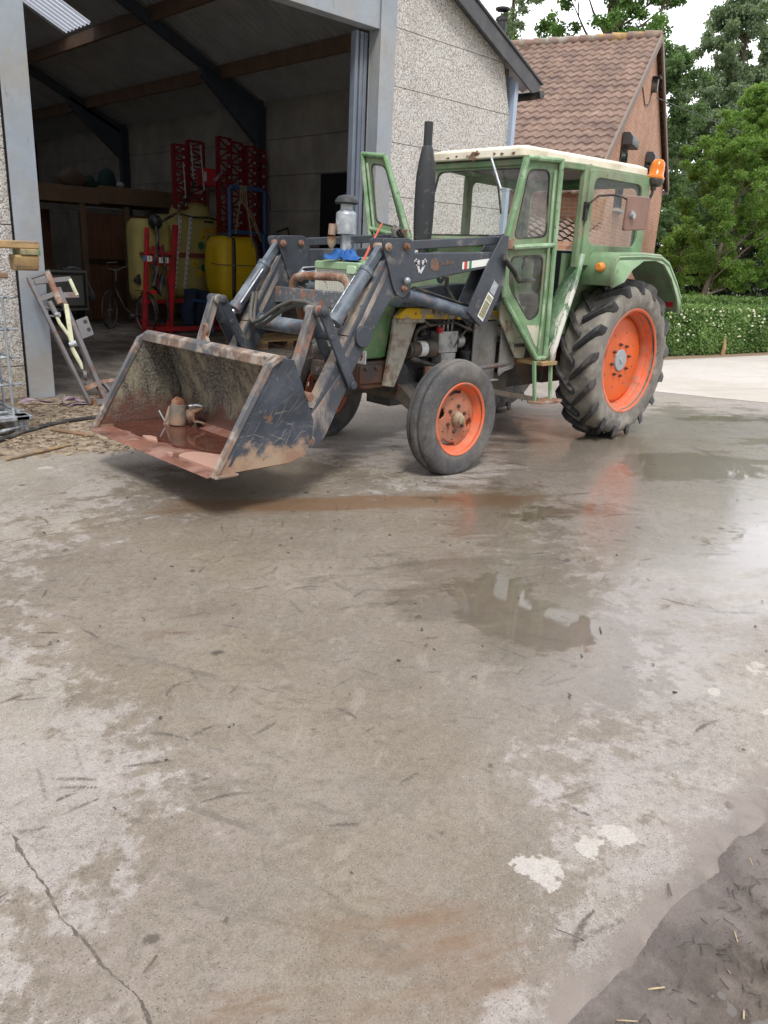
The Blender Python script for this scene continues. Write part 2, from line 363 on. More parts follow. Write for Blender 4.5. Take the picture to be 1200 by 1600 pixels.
    m['roofsheet'] = M('grey fibre cement sheet', (.44, .45, .48), .9, var=.2, vs=2)
    m['fascia'] = M('dark slate verge', (.062, .064, .072), .6, var=.14, vs=3, layers=[((.13, .13, .13), 3, .15, 2)])
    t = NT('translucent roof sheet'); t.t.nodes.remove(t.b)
    tl = t.n('ShaderNodeBsdfTranslucent'); rb = t.n('ShaderNodeSeparateXYZ'); t.l(t.co(), rb.inputs[0]); wv = t.mth('SINE', t.mth('MULTIPLY', rb.outputs[1], 2 * PI / .177)); wc = t.mix(t.ss(wv, -.9, .5), (.16, .17, .19), (.80, .83, .86)); t.l(wc, tl.inputs[0])  # dark stripes paint the shading of the ribs into the sheet colour
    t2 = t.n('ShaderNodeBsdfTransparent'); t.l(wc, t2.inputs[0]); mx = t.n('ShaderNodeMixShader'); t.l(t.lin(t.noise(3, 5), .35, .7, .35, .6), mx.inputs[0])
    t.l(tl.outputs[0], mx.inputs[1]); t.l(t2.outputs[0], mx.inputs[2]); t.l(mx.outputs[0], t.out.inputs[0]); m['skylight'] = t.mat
    m['blackdoor'] = M('black steel door', (.006, .007, .010), .55, var=.2)
    m['board'] = M('dark brown boards', (.24, .105, .055), .75, var=.25, vs=2, layers=[((.13, .065, .04), 2, .3, 2, (1, 1, .3))])
    m['beam'] = M('brown timber beam', (.24, .155, .095), .8, var=.25, vs=2)
    m['woodpale'] = M('weathered timber', (.42, .28, .13), .8, var=.25, vs=5, layers=[((.2, .15, .11), 6, .3, 1, (.3, 3, 3))])
    m['cabinet'] = M('dull grey cabinet', (.33, .34, .32), .5, var=.12, layers=[(RUST, 6, .06, 1)])
    m['whitecloth'] = M('greyish cloth', (.42, .42, .45), .85, var=.15)
    m['navy'] = M('navy cloth', (.012, .02, .05), .85, var=.3)
    m['tankbeige'] = M('olive beige tank plastic', (.43, .36, .115), .38, var=.08, layers=[((.31, .27, .09), 2, .3, 3)])
    m['tankyellow'] = M('yellow tank plastic', (.74, .50, .01), .3, var=.06, layers=[((.62, .43, .02), 3, .2, 2.5)])
    m['redpaint'] = M('red implement paint', (.50, .022, .028), .45, var=.15, layers=[((.17, .02, .02), 3, .25, 2), (RUST, 10, .04, .8)])
    m['reddark'] = M('dark red boom paint', (.20, .011, .017), .5, var=.2)
    m['bluepaint'] = M('blue pipe paint', (.03, .085, .21), .45, var=.15)
    m['tape'] = M('white level scale', (.55, .55, .55), .5, var=.08, bump=0)
    m['band'] = M('brown strap', (.20, .05, .03), .6, var=.15)
    m['scale_brown'] = M('brown level strip', (.11, .075, .055), .6, var=.1)
    m['sticker_green'] = M('green sticker', (.02, .16, .04), .5, var=.1, bump=0)
    m['sticker_blue'] = M('blue sticker', (.06, .22, .45), .5, var=.1, bump=0)
    m['sticker_yellow'] = M('yellow sticker', (.55, .36, .02), .5, var=.1, bump=0)
    m['sticker_orange'] = M('orange print', (.5, .24, .01), .5, var=.1, bump=0)
    m['purple'] = M('faded purple strap', (.23, .15, .24), .8, var=.2, layers=[((.38, .31, .31), 6, .3, 1)])
    m['cream_arm'] = M('pale yellow arms', (.60, .62, .42), .5, var=.1, layers=[((.4, .33, .2), 8, .2, 1)])
    m['steelgrey'] = M('bare grey steel', (.15, .145, .15), .5, var=.2, layers=[(RUST, 6, .2, 1)])
    m['ibcwall'] = M('frosted plastic', (.33, .38, .40), .4, var=.1)
    # brick (object xz/yz), tile
    def brick(name, a, b, mortar):
        t = NT(name); sx = t.n('ShaderNodeSeparateXYZ'); t.l(t.co(), sx.inputs[0])
        cb = t.n('ShaderNodeCombineXYZ'); t.l(t.mth('ADD', sx.outputs[0], sx.outputs[1]), cb.inputs[0]); t.l(sx.outputs[2], cb.inputs[1])
        br = t.n('ShaderNodeTexBrick'); t.l(cb.outputs[0], br.inputs['Vector'])
        br.inputs['Color1'].default_value = (*a, 1); br.inputs['Color2'].default_value = (*b, 1); br.inputs['Mortar'].default_value = (*mortar, 1)
        br.inputs['Scale'].default_value = 1; br.inputs['Brick Width'].default_value = .22; br.inputs['Row Height'].default_value = .075; br.inputs['Mortar Size'].default_value = .008; br.inputs['Bias'].default_value = -.1
        c = t.mix(t.ss(t.noise(2, 6, .65), .4, .7, 0, .45), br.outputs[0], (a[0] * .6, a[1] * .62, a[2] * .65))
        c = t.mix(t.ss(t.noise(14, 4, .65), .5, .68, 0, .4), c, (.46, .27, .20))
        return t.set(col=c, rough=.85, nrm=t.bump(br.outputs[1], -.4, .01))
    m['brick'] = brick('orange brick', (.50, .215, .12), (.58, .31, .19), (.48, .40, .33))
    m['tile'] = M('brown clay roof tile', (.215, .14, .105), .75, var=.24, vs=1.6, layers=[((.28, .19, .145), 5, .35, 1.2), ((.13, .085, .072), 2.5, .25, 1.6), ((.45, .25, .05), 1.4, .03, .4)])
    m['pvc'] = M('black window pvc', (.02, .02, .022), .4, var=.1)
    m['shutter'] = M('grey shutter box', (.055, .057, .06), .5, var=.1)
    m['winglass'] = (lambda t: t.set(col=(.012, .014, .017), rough=.06))(NT('dark window pane'))
    m['bark'] = M('bark', (.12, .095, .07), .9, var=.3, vs=6)
    m['bark_pale'] = M('pale bark', (.21, .18, .14), .9, var=.3, vs=6)
    def leaf(name, a, b, tr=.35):
        t = NT(name); g = t.n('ShaderNodeNewGeometry')
        c = t.mix(g.outputs['Random Per Island'], a, b)
        c = t.mix(t.ss(t.noise(.9, 3), .35, .7, 0, .5), c, tuple(x * .55 for x in a))
        t.set(col=c, rough=.5, spec=.35)
        tl = t.n('ShaderNodeBsdfTranslucent'); t.l(t.mul(c, (1.25, 1.3, .7)), tl.inputs[0])
        mx = t.n('ShaderNodeMixShader'); mx.inputs[0].default_value = tr
        t.l(t.b.outputs[0], mx.inputs[1]); t.l(tl.outputs[0], mx.inputs[2]); t.l(mx.outputs[0], t.out.inputs[0]); return t.mat
    m['leaf_dark'] = leaf('dark green leaves', (.075, .145, .06), (.20, .30, .135), .45)
    m['leaf_grey'] = leaf('grey green poplar leaves', (.125, .19, .115), (.34, .42, .29), .45)
    m['leaf_light'] = leaf('light green leaves', (.115, .235, .052), (.32, .47, .135), .5)
    m['leaf_mid'] = leaf('mid green leaves', (.075, .16, .04), (.19, .32, .09), .45)
    m['leaf_hedge'] = leaf('hedge leaves', (.095, .19, .05), (.30, .44, .17), .35)
    m['leaf_yew_shaded'] = leaf('shade-darkened yew foliage', (.012, .026, .012), (.03, .05, .024), .15)  # shade under the trees is put into this leaf colour
    m['flower'] = M('creamy white flower', (.72, .72, .55), .7, var=.08, bump=0)
    m['straw'] = M('straw', (.42, .33, .20), .8, var=.3, vs=9, bump=0)
    m['chaff'] = M('wood chaff', (.155, .115, .08), .9, var=.4, vs=9, bump=0)
    m['mudclod'] = M('dark mud clods', (.075, .062, .053), .6, var=.35, vs=12)
    m['stonewhite'] = M('pale pebble', (.55, .48, .40), .8, var=.12)
    m['redbit'] = M('red plastic scrap', (.45, .08, .05), .6, var=.2)
mk_mats()
# ---------------------------------------------------------------- camera, light
cam = bpy.data.cameras.new('camera'); co = bpy.data.objects.new('camera', cam); COL.objects.link(co)
def cam_setup():
    a, p, r = rad(45.2), rad(17.905), rad(-2.795)
    U = Vector((math.sin(a), math.cos(a), 0)); N = Vector((-math.cos(a), math.sin(a), 0)); Z = Vector((0, 0, 1))
    def w(v): # heading frame (right, forward, up) -> world
        return Vector((v.dot(U), v.dot(N), v.z))
    fwd = Vector((0, math.cos(p), -math.sin(p))); right = Vector((1, 0, 0)); down = fwd.cross(right)
    r2 = right * math.cos(r) + down * math.sin(r); d2 = -right * math.sin(r) + down * math.cos(r)
    mt = Matrix((w(r2), -w(d2), -w(fwd))).transposed().to_4x4(); mt.translation = Vector((-7.10, -4.78, 1.6))
    co.matrix_world = mt
    cam.sensor_fit = 'VERTICAL'; cam.sensor_height = 24; cam.lens = 24 * 1225.57 / 1600
    cam.clip_start = .05; cam.clip_end = 600
cam_setup(); S.camera = co
SUN_EL, SUN_AZ = 56, 232      # degrees; azimuth measured from +X counter-clockwise (where the light comes from)
sl = bpy.data.lights.new('sun', 'SUN'); sl.energy = 2.1; sl.angle = rad(14); sl.color = (1, .965, .91)
so = bpy.data.objects.new('sun', sl); COL.objects.link(so)
sd = Vector((math.cos(rad(SUN_AZ)) * math.cos(rad(SUN_EL)), math.sin(rad(SUN_AZ)) * math.cos(rad(SUN_EL)), math.sin(rad(SUN_EL))))
so.rotation_euler = sd.to_track_quat('Z', 'Y').to_euler(); so.location = (0, 0, 30)
wd = bpy.data.worlds.new('World'); S.world = wd; wd.use_nodes = True
wt = wd.node_tree; bg = wt.nodes['Background']
sky = wt.nodes.new('ShaderNodeTexSky'); sky.sky_type = 'NISHITA'; sky.sun_disc = False
sky.sun_elevation = rad(SUN_EL); sky.sun_rotation = rad(90 - SUN_AZ); sky.dust_density = 4; sky.air_density = 1.0; sky.ozone_density = .6
tc = wt.nodes.new('ShaderNodeTexCoord'); nz = wt.nodes.new('ShaderNodeTexNoise'); nz.inputs['Scale'].default_value = 2.2; nz.inputs['Detail'].default_value = 6
wt.links.new(tc.outputs['Generated'], nz.inputs['Vector'])
mr = wt.nodes.new('ShaderNodeMapRange'); mr.inputs[1].default_value = .35; mr.inputs[2].default_value = .6; mr.inputs[3].default_value = .72; mr.inputs[4].default_value = 1
wt.links.new(nz.outputs['Fac'], mr.inputs[0])
mx = wt.nodes.new('ShaderNodeMix'); mx.data_type = 'RGBA'; wt.links.new(mr.outputs[0], mx.inputs[0]); wt.links.new(sky.outputs[0], mx.inputs[6]); 
vm = wt.nodes.new('ShaderNodeVectorMath'); vm.operation = 'DOT_PRODUCT'; wt.links.new(tc.outputs['Generated'], vm.inputs[0]); vm.inputs[1].default_value = (.80, .46, .38)
cr = wt.nodes.new('ShaderNodeMapRange'); cr.inputs[1].default_value = .1; cr.inputs[2].default_value = .98; cr.inputs[3].default_value = 7.6; cr.inputs[4].default_value = 23; wt.links.new(vm.outputs['Value'], cr.inputs[0])
cc = wt.nodes.new('ShaderNodeCombineColor'); wt.links.new(cr.outputs[0], cc.inputs[0]); wt.links.new(cr.outputs[0], cc.inputs[1])
c3 = wt.nodes.new('ShaderNodeMath'); c3.operation = 'MULTIPLY'; c3.inputs[1].default_value = 1.06; wt.links.new(cr.outputs[0], c3.inputs[0]); wt.links.new(c3.outputs[0], cc.inputs[2]); wt.links.new(cc.outputs[0], mx.inputs[7])
wt.links.new(mx.outputs[2], bg.inputs[0]); bg.inputs[1].default_value = .094
S.view_settings.view_transform = 'Standard'; S.view_settings.look = 'None'; S.view_settings.exposure = 0.34; S.view_settings.gamma = 1
S.cycles.max_bounces = 8; S.cycles.transparent_max_bounces = 24; S.cycles.use_denoising = True
S.cycles.sample_clamp_indirect = 6

# ---------------------------------------------------------------- numpy noise
_tab = np.random.RandomState(3).rand(256, 256)
def vn(x, y):
    xi = np.floor(x).astype(int); yi = np.floor(y).astype(int); fx = x - xi; fy = y - yi
    fx = fx * fx * (3 - 2 * fx); fy = fy * fy * (3 - 2 * fy)
    g = lambda a, b: _tab[a & 255, b & 255]
    return (g(xi, yi) * (1 - fx) + g(xi + 1, yi) * fx) * (1 - fy) + (g(xi, yi + 1) * (1 - fx) + g(xi + 1, yi + 1) * fx) * fy
def fbm(x, y, o=5):
    s = 0; a = .5
    for i in range(o): s = s + a * vn(x * 2 ** i + 17 * i, y * 2 ** i + 31 * i); a *= .5
    return s
def blob(X, Y, cx, cy, rx, ry, ang=0):
    c, s = math.cos(rad(ang)), math.sin(rad(ang)); dx, dy = X - cx, Y - cy
    return np.exp(-(((dx * c + dy * s) / rx) ** 2 + ((-dx * s + dy * c) / ry) ** 2))
def grid_obj(name, xs, ys, zf, mat, attrs=None):
    X, Y = np.meshgrid(xs, ys, indexing='ij'); Z = zf(X, Y)
    nx, ny = len(xs), len(ys); co_ = np.stack([X, Y, Z], -1).reshape(-1, 3)
    i = np.arange(nx * ny).reshape(nx, ny)
    f = np.stack([i[:-1, :-1], i[1:, :-1], i[1:, 1:], i[:-1, 1:]], -1).reshape(-1, 4)
    me = raw_mesh(name, co_, f); me.materials.append(mat)
    if attrs:
        for k, fn in attrs.items():
            a = me.attributes.new(k, 'FLOAT', 'POINT'); a.data.foreach_set('value', fn(X, Y).reshape(-1).astype(np.float32))
    me.shade_smooth()
    o = bpy.data.objects.new(name, me); COL.objects.link(o); WL[o.name] = Vector(); return o
def raw_mesh(name, co_, quads):
    me = bpy.data.meshes.new(name); n = len(co_); k = len(quads); w = quads.shape[1]
    me.vertices.add(n); me.vertices.foreach_set('co', np.ascontiguousarray(co_, np.float32).reshape(-1))
    me.loops.add(k * w); me.loops.foreach_set('vertex_index', np.ascontiguousarray(quads, np.int32).reshape(-1))
    me.polygons.add(k); me.polygons.foreach_set('loop_start', np.arange(0, k * w, w, dtype=np.int32))
    me.update(calc_edges=True); me.validate(); return me

# ---------------------------------------------------------------- ground sheets
t = NT('pale gravel'); n1 = t.noise(.35, 5); n2 = t.noise(60, 4, .7); n3 = t.noise(3, 6, .65)
c = t.mix(n3, (.38, .35, .315), (.58, .55, .505)); c = t.mix(t.ss(n2, .38, .62, 0, .5), c, (.68, .655, .61)); c = t.mix(t.ss(n1, .45, .65, 0, .55), c, (.42, .375, .31)); trk = t.noise(1.3, 6, .65, v=t.map(scale=(.25, 1.6, 1), rot=(0, 0, .35))); c = t.mix(t.ss(trk, .52, .66, 0, .5), c, (.36, .33, .29))
m['gravel'] = t.set(col=c, rough=.92, nrm=t.bump(n2, .5, .01))
t = NT('field earth and grass'); c = t.mix(t.ss(t.noise(.4, 6), .4, .6), (.12, .15, .05), (.22, .19, .12)); m['field'] = t.set(col=c, rough=.95)
g = MB(); g.box(-150, 250, -150, 250, -.5, -.07); struct(build('ground', g, m['field']))
g = MB(); edge = [(3.3, -40), (3.45, -6), (3.75, -2.4), (3.9, -.94), (3.55, -.2), (3.3, .45), (3.42, 1.2), (3.6, 2.6), (3.96, 3.6), (3.96, 40), (40, 40), (40, -40)]
g.prism(edge, 'z', -.02, .006); struct(build('gravel_drive', g, m['gravel']))

t = NT('wet yard concrete')
wet, pud, rst, dry, drt, dmp, mrk, slr = (t.attr(k) for k in ('wet', 'puddle', 'ruststain', 'drypatch', 'dirt', 'damp', 'mark', 'slurry'))
big = t.noise(1.3, 8, .62); med = t.noise(7, 8, .65); fin = t.noise(230, 5, .72); vfin = t.noise(420, 2, .6)
strk = t.noise(3.2, 8, .68, v=t.map(scale=(.55, 1.9, 1), rot=(0, 0, .55)))
c = t.mix(t.ss(big, .36, .64), (.222, .197, .166), (.312, .284, .250))
hue = t.noise(.9, 6, .6, v=t.map(loc=(8, 3, 0))); c = t.mix(t.ss(hue, .40, .60, 0, .75), c, t.mul(c, (1.06, 1.05, 1.13))); c = t.mix(t.ss(hue, .52, .36, 0, .8), c, t.mul(c, (.95, .92, .82))); c = t.mix(t.ss(med, .40, .66, 0, .5), c, (.225, .196, .155))
c = t.mix(t.ss(strk, .53, .66, 0, .55), c, (.165, .140, .108)); s2 = t.noise(6, 9, .72, v=t.map(scale=(1.6, .6, 1), rot=(0, 0, .9), loc=(4, 2, 0)), dist=.6); c = t.mix(t.ss(s2, .56, .64, 0, .4), c, (.14, .118, .092)); c = t.mix(t.ss(s2, .44, .36, 0, .35), c, (.45, .42, .385))
c = t.mix(t.ss(fin, .42, .68, 0, .55), c, (.45, .42, .385)); c = t.mix(t.ss(fin, .48, .3, 0, .65), c, (.12, .103, .083)); mot = t.noise(28, 7, .7); c = t.mix(t.ss(mot, .52, .66, 0, .5), c, (.165, .14, .112)); c = t.mix(t.ss(mot, .46, .34, 0, .4), c, (.40, .37, .33))
agg = t.n('ShaderNodeTexVoronoi', feature='F1'); t.l(t.co(), agg.inputs['Vector']); agg.inputs['Scale'].default_value = 240
asep = t.n('ShaderNodeSeparateColor'); t.l(agg.outputs['Color'], asep.inputs[0])
c = t.mix(t.mth('MULTIPLY', t.ss(asep.outputs[0], .95, .97), t.ss(agg.outputs['Distance'], .32, .2)), c, (.62, .6, .55))
c = t.mix(t.mth('MULTIPLY', t.ss(asep.outputs[1], .95, .97), t.ss(agg.outputs['Distance'], .5, .35)), c, (.07, .06, .055))
spot = t.n('ShaderNodeTexVoronoi', feature='F1'); t.l(t.map(scale=(2.2, 3.1, 1), v=None), spot.inputs['Vector']); spot.inputs['Scale'].default_value = 1.25
ssp = t.n('ShaderNodeSeparateColor'); t.l(spot.outputs['Color'], ssp.inputs[0])
sd_ = t.mth('ADD', spot.outputs['Distance'], t.lin(t.noise(16, 4, .7), .3, .7, -.09, .09))
c = t.mix(t.mth('MULTIPLY', t.ss(sd_, .10, .03, 0, .8), t.ss(ssp.outputs[0], .55, .6)), c, (.065, .055, .047))
# smeared tread marks
smear = t.noise(5.5, 5, .6, v=t.map(scale=(1.0, .28, 1), rot=(0, 0, -.5)), dist=1.1)
smk = t.mth('MULTIPLY', t.ss(smear, .60, .68, 0, .55), t.ss(big, .42, .6))
c = t.mix(smk, c, (.12, .105, .085))
dampN = t.ss(t.mth('ADD', dmp, t.lin(med, .3, .7, -.28, .28)), .42, .66)
c = t.mix(t.mth('MULTIPLY', dampN, .8), c, t.mul(c, (.63, .58, .49)))
rstN = t.ss(t.mth('ADD', rst, t.lin(strk, .3, .7, -.3, .3)), .4, .85)
c = t.mix(t.mth('MULTIPLY', rstN, .75), c, (.165, .092, .043))
wetN = t.ss(t.mth('ADD', wet, t.mth('ADD', t.lin(big, .3, .7, -.22, .22), t.lin(strk, .3, .7, -.22, .22))), .36, .62)
pudN = t.ss(t.mth('ADD', pud, t.mth('ADD', t.lin(med, .3, .7, -.13, .13), t.lin(strk, .3, .7, -.12, .12))), .47, .56)
tide = t.mth('MULTIPLY', t.mth('MULTIPLY', dampN, t.mth('SUBTRACT', 1, dampN)), 1.3, clamp=True); c = t.mix(tide, c, t.mul(c, (.66, .58, .48)))
brk = t.ss(t.noise(60, 5, .7), .36, .56, .4, 1); c = t.mix(t.mth('MULTIPLY', t.ss(t.mth('MULTIPLY', mrk, brk), .08, .52), .85), c, (.072, .059, .046))
slrN = t.ss(t.mth('ADD', slr, t.lin(med, .3, .7, -.25, .25)), .3, .8); c = t.mix(t.mth('MULTIPLY', slrN, .8), c, t.mix(t.ss(med, .4, .6), (.135, .112, .098), (.215, .18, .158)))
c = t.mix(t.mth('MULTIPLY', wetN, .75), c, t.mul(c, (.60, .56, .49)))
c = t.mix(t.mth('MULTIPLY', pudN, .8), c, t.mix(.5, t.mul(c, (.62, .53, .40)), (.10, .078, .05)))
px = t.n('ShaderNodeSeparateXYZ'); t.l(t.co(), px.inputs[0]); X, Y = px.outputs[0], px.outputs[1]
wob = t.lin(t.noise(2.2, 5, .6), .3, .7, -.03, .03); wid = t.lin(t.noise(6, 8, .75), .40, .68, .0004, .0085)
def line(e, cond):  # crack where |e| is small
    return t.mth('MULTIPLY', t.mth('LESS_THAN', t.mth('ABSOLUTE', e), wid), cond)
jA = line(t.mth('ADD', t.mth('ADD', X, 6.53), wob), t.mth('LESS_THAN', Y, -.45))
jB = line(t.mth('ADD', t.mth('ADD', t.mth('MULTIPLY', X, .05), t.mth('ADD', Y, .70)), t.mth('MULTIPLY', wob, .3)), t.mth('LESS_THAN', X, 3))
jC = line(t.mth('ADD', t.mth('ADD', X, 1.89), t.mth('MULTIPLY', wob, .5)), t.mth('LESS_THAN', Y, -.6))
joint = t.mth('MAXIMUM', jA, t.mth('MAXIMUM', jB, jC))
c = t.mix(t.mth('MULTIPLY', joint, .93), c, t.mix(t.ss(mot, .42, .62), (.07, .055, .043), (.17, .135, .105)))
dryN = t.ss(t.mth('ADD', dry, t.mth('ADD', t.lin(t.noise(9, 6, .65), .3, .7, -.26, .26), t.lin(t.noise(34, 4, .7), .3, .7, -.1, .1))), .45, .52)
c = t.mix(t.mth('MULTIPLY', dryN, t.ss(mot, .3, .5, .6, .95)), c, t.mix(t.ss(fin, .35, .65), (.34, .315, .28), (.49, .46, .42)))
drtN = t.ss(t.mth('ADD', drt, t.lin(med, .3, .7, -.25, .25)), .35, .6)
dc = t.mix(t.ss(t.noise(11, 8, .7), .38, .62), (.165, .115, .07), (.46, .38, .28)); dc = t.mix(t.ss(fin, .4, .65, 0, .6), dc, (.10, .075, .05))
c = t.mix(drtN, c, dc)
nodry = t.mth('MULTIPLY', t.mth('SUBTRACT', 1, dryN), t.mth('SUBTRACT', 1, t.mth('MULTIPLY', drtN, .9)))
film = t.mth('MULTIPLY', t.mth('MAXIMUM', t.mth('MULTIPLY', wetN, .85), pudN), nodry)
hgt = t.mth('ADD', t.mth('ADD', t.mth('MULTIPLY', fin, .35), t.mth('MULTIPLY', med, .6)), t.mth('MULTIPLY', joint, -2.5))
hgt = t.mth('ADD', hgt, t.mth('MULTIPLY', drtN, t.noise(30, 6, .7)))
bst = t.n('ShaderNodeBump'); bst.inputs['Distance'].default_value = .008; t.l(hgt, bst.inputs['Height']); t.l(t.mixf(pudN, .6, .04), bst.inputs['Strength'])
cb = t.n('ShaderNodeBump'); cb.inputs['Distance'].default_value = .006; t.l(t.mth('ADD', med, t.mth('MULTIPLY', fin, .12)), cb.inputs['Height']); t.l(t.mixf(pudN, .16, .012), cb.inputs['Strength'])
t.set(col=c, rough=t.mixf(film, t.mixf(dampN, .72, .5), .42), nrm=bst.outputs[0], coat=film, coatr=t.mixf(pudN, .14, .012))
t.b.inputs['Coat IOR'].default_value = 1.36; t.l(cb.outputs[0], t.b.inputs['Coat Normal'])
m['concrete'] = t.mat
def f_wet(X, Y):
    w = .62 * blob(X, Y, -2.3, -3.1, 1.55, 1.1) + .75 * blob(X, Y, 1.3, -1.9, 2.7, 1.9) + .50 * blob(X, Y, -2.5, -1.9, 1.4, .75) + .62 * blob(X, Y, -4.2, -2.75, .7, .8) + .45 * blob(X, Y, -.5, -1.2, 2.2, .9)
    w += .45 * blob(X, Y, -1.4, 0.2, 3.0, .8) + .34 * blob(X, Y, -4.6, -3.6, 1.0, .5)
    return np.clip(w, 0, 1)
def f_pud(X, Y):
    dpt = X * .71 + Y * .70; lat = X * .70 - Y * .71; far = 1 / (1 + np.exp(-(X + 1.2) / .5)); p = 1.1 * (fbm(dpt * 2.6 + 5, lat * .45 + 3, 4) - .5) * far + .85 * blob(X, Y, -4.22, -2.92, .34, .42, 20) + .5 * blob(X, Y, -4.0, -2.45, .35, .35) + .6 * blob(X, Y, -2.2, -3.2, 1.2, .62, 10) + .55 * blob(X, Y, .9, -2.2, 2.6, .7, -8) + .5 * blob(X, Y, 2.0, -1.0, 1.6, .5, -15) + .52 * blob(X, Y, -2.7, -1.95, .8, .28, -10) + .42 * blob(X, Y, -.8, -1.8, .8, .5)
    return np.clip(p, 0, .85)
def f_rust(X, Y):
    return np.clip(1.1 * blob(X, Y, -3.85, -.87, .85, .20, -25) + .75 * blob(X, Y, -2.85, -1.5, .75, .26, -25) + .7 * blob(X, Y, -2.4, -2.1, .4, .22) + .5 * blob(X, Y, -4.5, -.35, .3, .25) + .5 * blob(X, Y, -5.9, -3.9, .35, .3) + .4 * blob(X, Y, -5.6, -1.9, .3, .3) + .4 * blob(X, Y, -4.4, -3.0, .35, .3) + .45 * blob(X, Y, -6.4, -3.6, .5, .35) + .3 * blob(X, Y, -5.0, -3.75, .7, .3), 0, 1)
def f_dry(X, Y):
    return np.clip(.68 * blob(X, Y, -5.50, -3.86, .085, .115, 30) + .68 * blob(X, Y, -5.21, -3.92, .07, .10, 35) + .58 * blob(X, Y, -5.335, -3.895, .045, .05) + .56 * blob(X, Y, -4.15, -3.75, .055, .05) + .62 * blob(X, Y, -3.80, -3.80, .10, .09) + .52 * blob(X, Y, -4.12, -3.95, .10, .06) + .6 * blob(X, Y, -4.93, 1.0, .18, .07, -20), 0, 1)
def f_dirt(X, Y):
    return np.clip(1.0 / (1 + np.exp(-(Y - 1.25 + (X + 4.5) * .35) / .14)) * 1.0 / (1 + np.exp((X + 2.9) / .18)), 0, 1)
def f_damp(X, Y):
    d = .55 * blob(X, Y, -5.0, -1.2, 1.6, .8) + .5 * blob(X, Y, -4.0, -2.4, 1.2, .8) + .5 * blob(X, Y, -5.6, -2.6, .6, .7) + .6 * blob(X, Y, -3.9, -.1, 1.4, .7) + .35 * blob(X, Y, -5.7, -3.4, .6, .5)
    d += .5 * blob(X, Y, -5.9, -3.75, .6, .5) + .45 * blob(X, Y, -6.5, -3.5, .5, .6) + .55 * blob(X, Y, -4.6, -3.0, .8, .9) + .5 * blob(X, Y, -5.3, -1.9, .7, .6) + .5 * blob(X, Y, -3.2, -1.5, 1.2, .5)
    return np.clip(d + .25 * fbm(X * .9, Y * .9), 0, 1)
def f_mark(X, Y):
    out = np.zeros_like(X); rs = np.random.RandomState(77); gx, gy = X[:, 0], Y[0, :]
    def stroke(px, py, w_, k_):
        i0, i1 = np.searchsorted(gx, (px.min() - .06, px.max() + .06)); j0, j1 = np.searchsorted(gy, (py.min() - .06, py.max() + .06))
        A_, B_ = X[i0:i1, j0:j1], Y[i0:i1, j0:j1]
        if not A_.size: return
        for q in range(len(px)):
            v = k_[q] * np.exp(-((A_ - px[q]) ** 2 + (B_ - py[q]) ** 2) / w_[q] ** 2); np.maximum(out[i0:i1, j0:j1], v, out=out[i0:i1, j0:j1])
    for n_ in range(300):      # hooked scuffs and dragged dirt
        cx, cy = (rs.uniform(-6.6, -1.5), rs.uniform(-4.1, .3)) if n_ > 140 else (rs.uniform(-6.6, -4.6), rs.uniform(-3.2, -1.0)); L = rs.uniform(.04, .22) * (1 + max(0, cx + 5) * .5); a = rs.normal(-.45, .55) + (PI if rs.rand() < .5 else 0); cv = rs.normal(0, 3.5); s_ = np.linspace(0, 1, 30)
        aa = a + cv * s_ * L; stroke(cx + np.cumsum(np.cos(aa)) * L / 30, cy + np.cumsum(np.sin(aa)) * L / 30, rs.uniform(.004, .010) * (.3 + np.sin(PI * s_ ** .8)) * (1 if cx < -3.7 else 1.5), rs.uniform(.35, 1) ** 1.3 * (.3 + .7 * s_))
    for n_ in range(70):       # round stains
        cx, cy = rs.uniform(-6.6, -1), rs.uniform(-4.1, .3); w_ = rs.uniform(.005, .020); stroke(np.array([cx, cx + w_ * .7]), np.array([cy, cy + rs.normal() * w_]), np.array([w_, w_ * .7]), np.array([rs.uniform(.4, .9)] * 2))
    def track(a, b, bend, wd, gap, k_):   # faint cleat prints left by a tyre
        a = np.array(a); b = np.array(b); L = np.linalg.norm(b - a); d = (b - a) / L; nn = np.array([-d[1], d[0]])
        for q in range(int(L / gap)):
            u = q * gap; c_ = a + d * u + nn * bend * (u / L) * (1 - u / L)
            for sg in (-1, 1):
                if rs.rand() < .28: continue
                t_ = np.linspace(.1, 1, 24); p = c_[None] + nn[None] * (sg * wd * t_)[:, None] + d[None] * (.10 * t_)[:, None] + (d * gap * .5 * (sg > 0))[None]
                stroke(p[:, 0], p[:, 1], np.full(24, .011), np.full(24, k_ * rs.uniform(.3, 1)))
    track((-6.9, -2.9), (-.6, -.9), .5, .16, .15, .4); track((-6.0, -4.3), (-3.3, -2.0), -.3, .15, .14, .45); track((-6.9, -1.4), (-2.6, -1.0), .2, .10, .12, .4)
    return out
def f_slurry(X, Y): return np.clip(np.exp(-np.clip(Y + 4.22, 0, 9) / .17) * (.75 + .8 * fbm(X * 1.7, Y * 1.7, 4)), 0, 1)
xs = np.concatenate([np.arange(-9.5, -6.9, .05), np.arange(-6.9, -3.7, .008), np.arange(-3.7, -1, .014), np.arange(-1, 4.42, .03)]); ys = np.concatenate([np.arange(-4.22, -.2, .008), np.arange(-.2, 3.72, .03)])
gz = lambda X, Y: -.040 * np.exp(-np.clip(Y + 4.22 - .05 * (fbm(X * 2.3, Y * 0 + 3, 5) - .45), 0, 9) / .022) + .004 * (fbm(X * .7, Y * .7, 3) - .5) + .012 * f_dirt(X, Y) * fbm(X * 5, Y * 5, 4) - .002
struct(grid_obj('concrete_yard', xs, ys, gz, m['concrete'], dict(wet=f_wet, puddle=f_pud, ruststain=f_rust, drypatch=f_dry, dirt=f_dirt, damp=f_damp, mark=f_mark, slurry=f_slurry)))
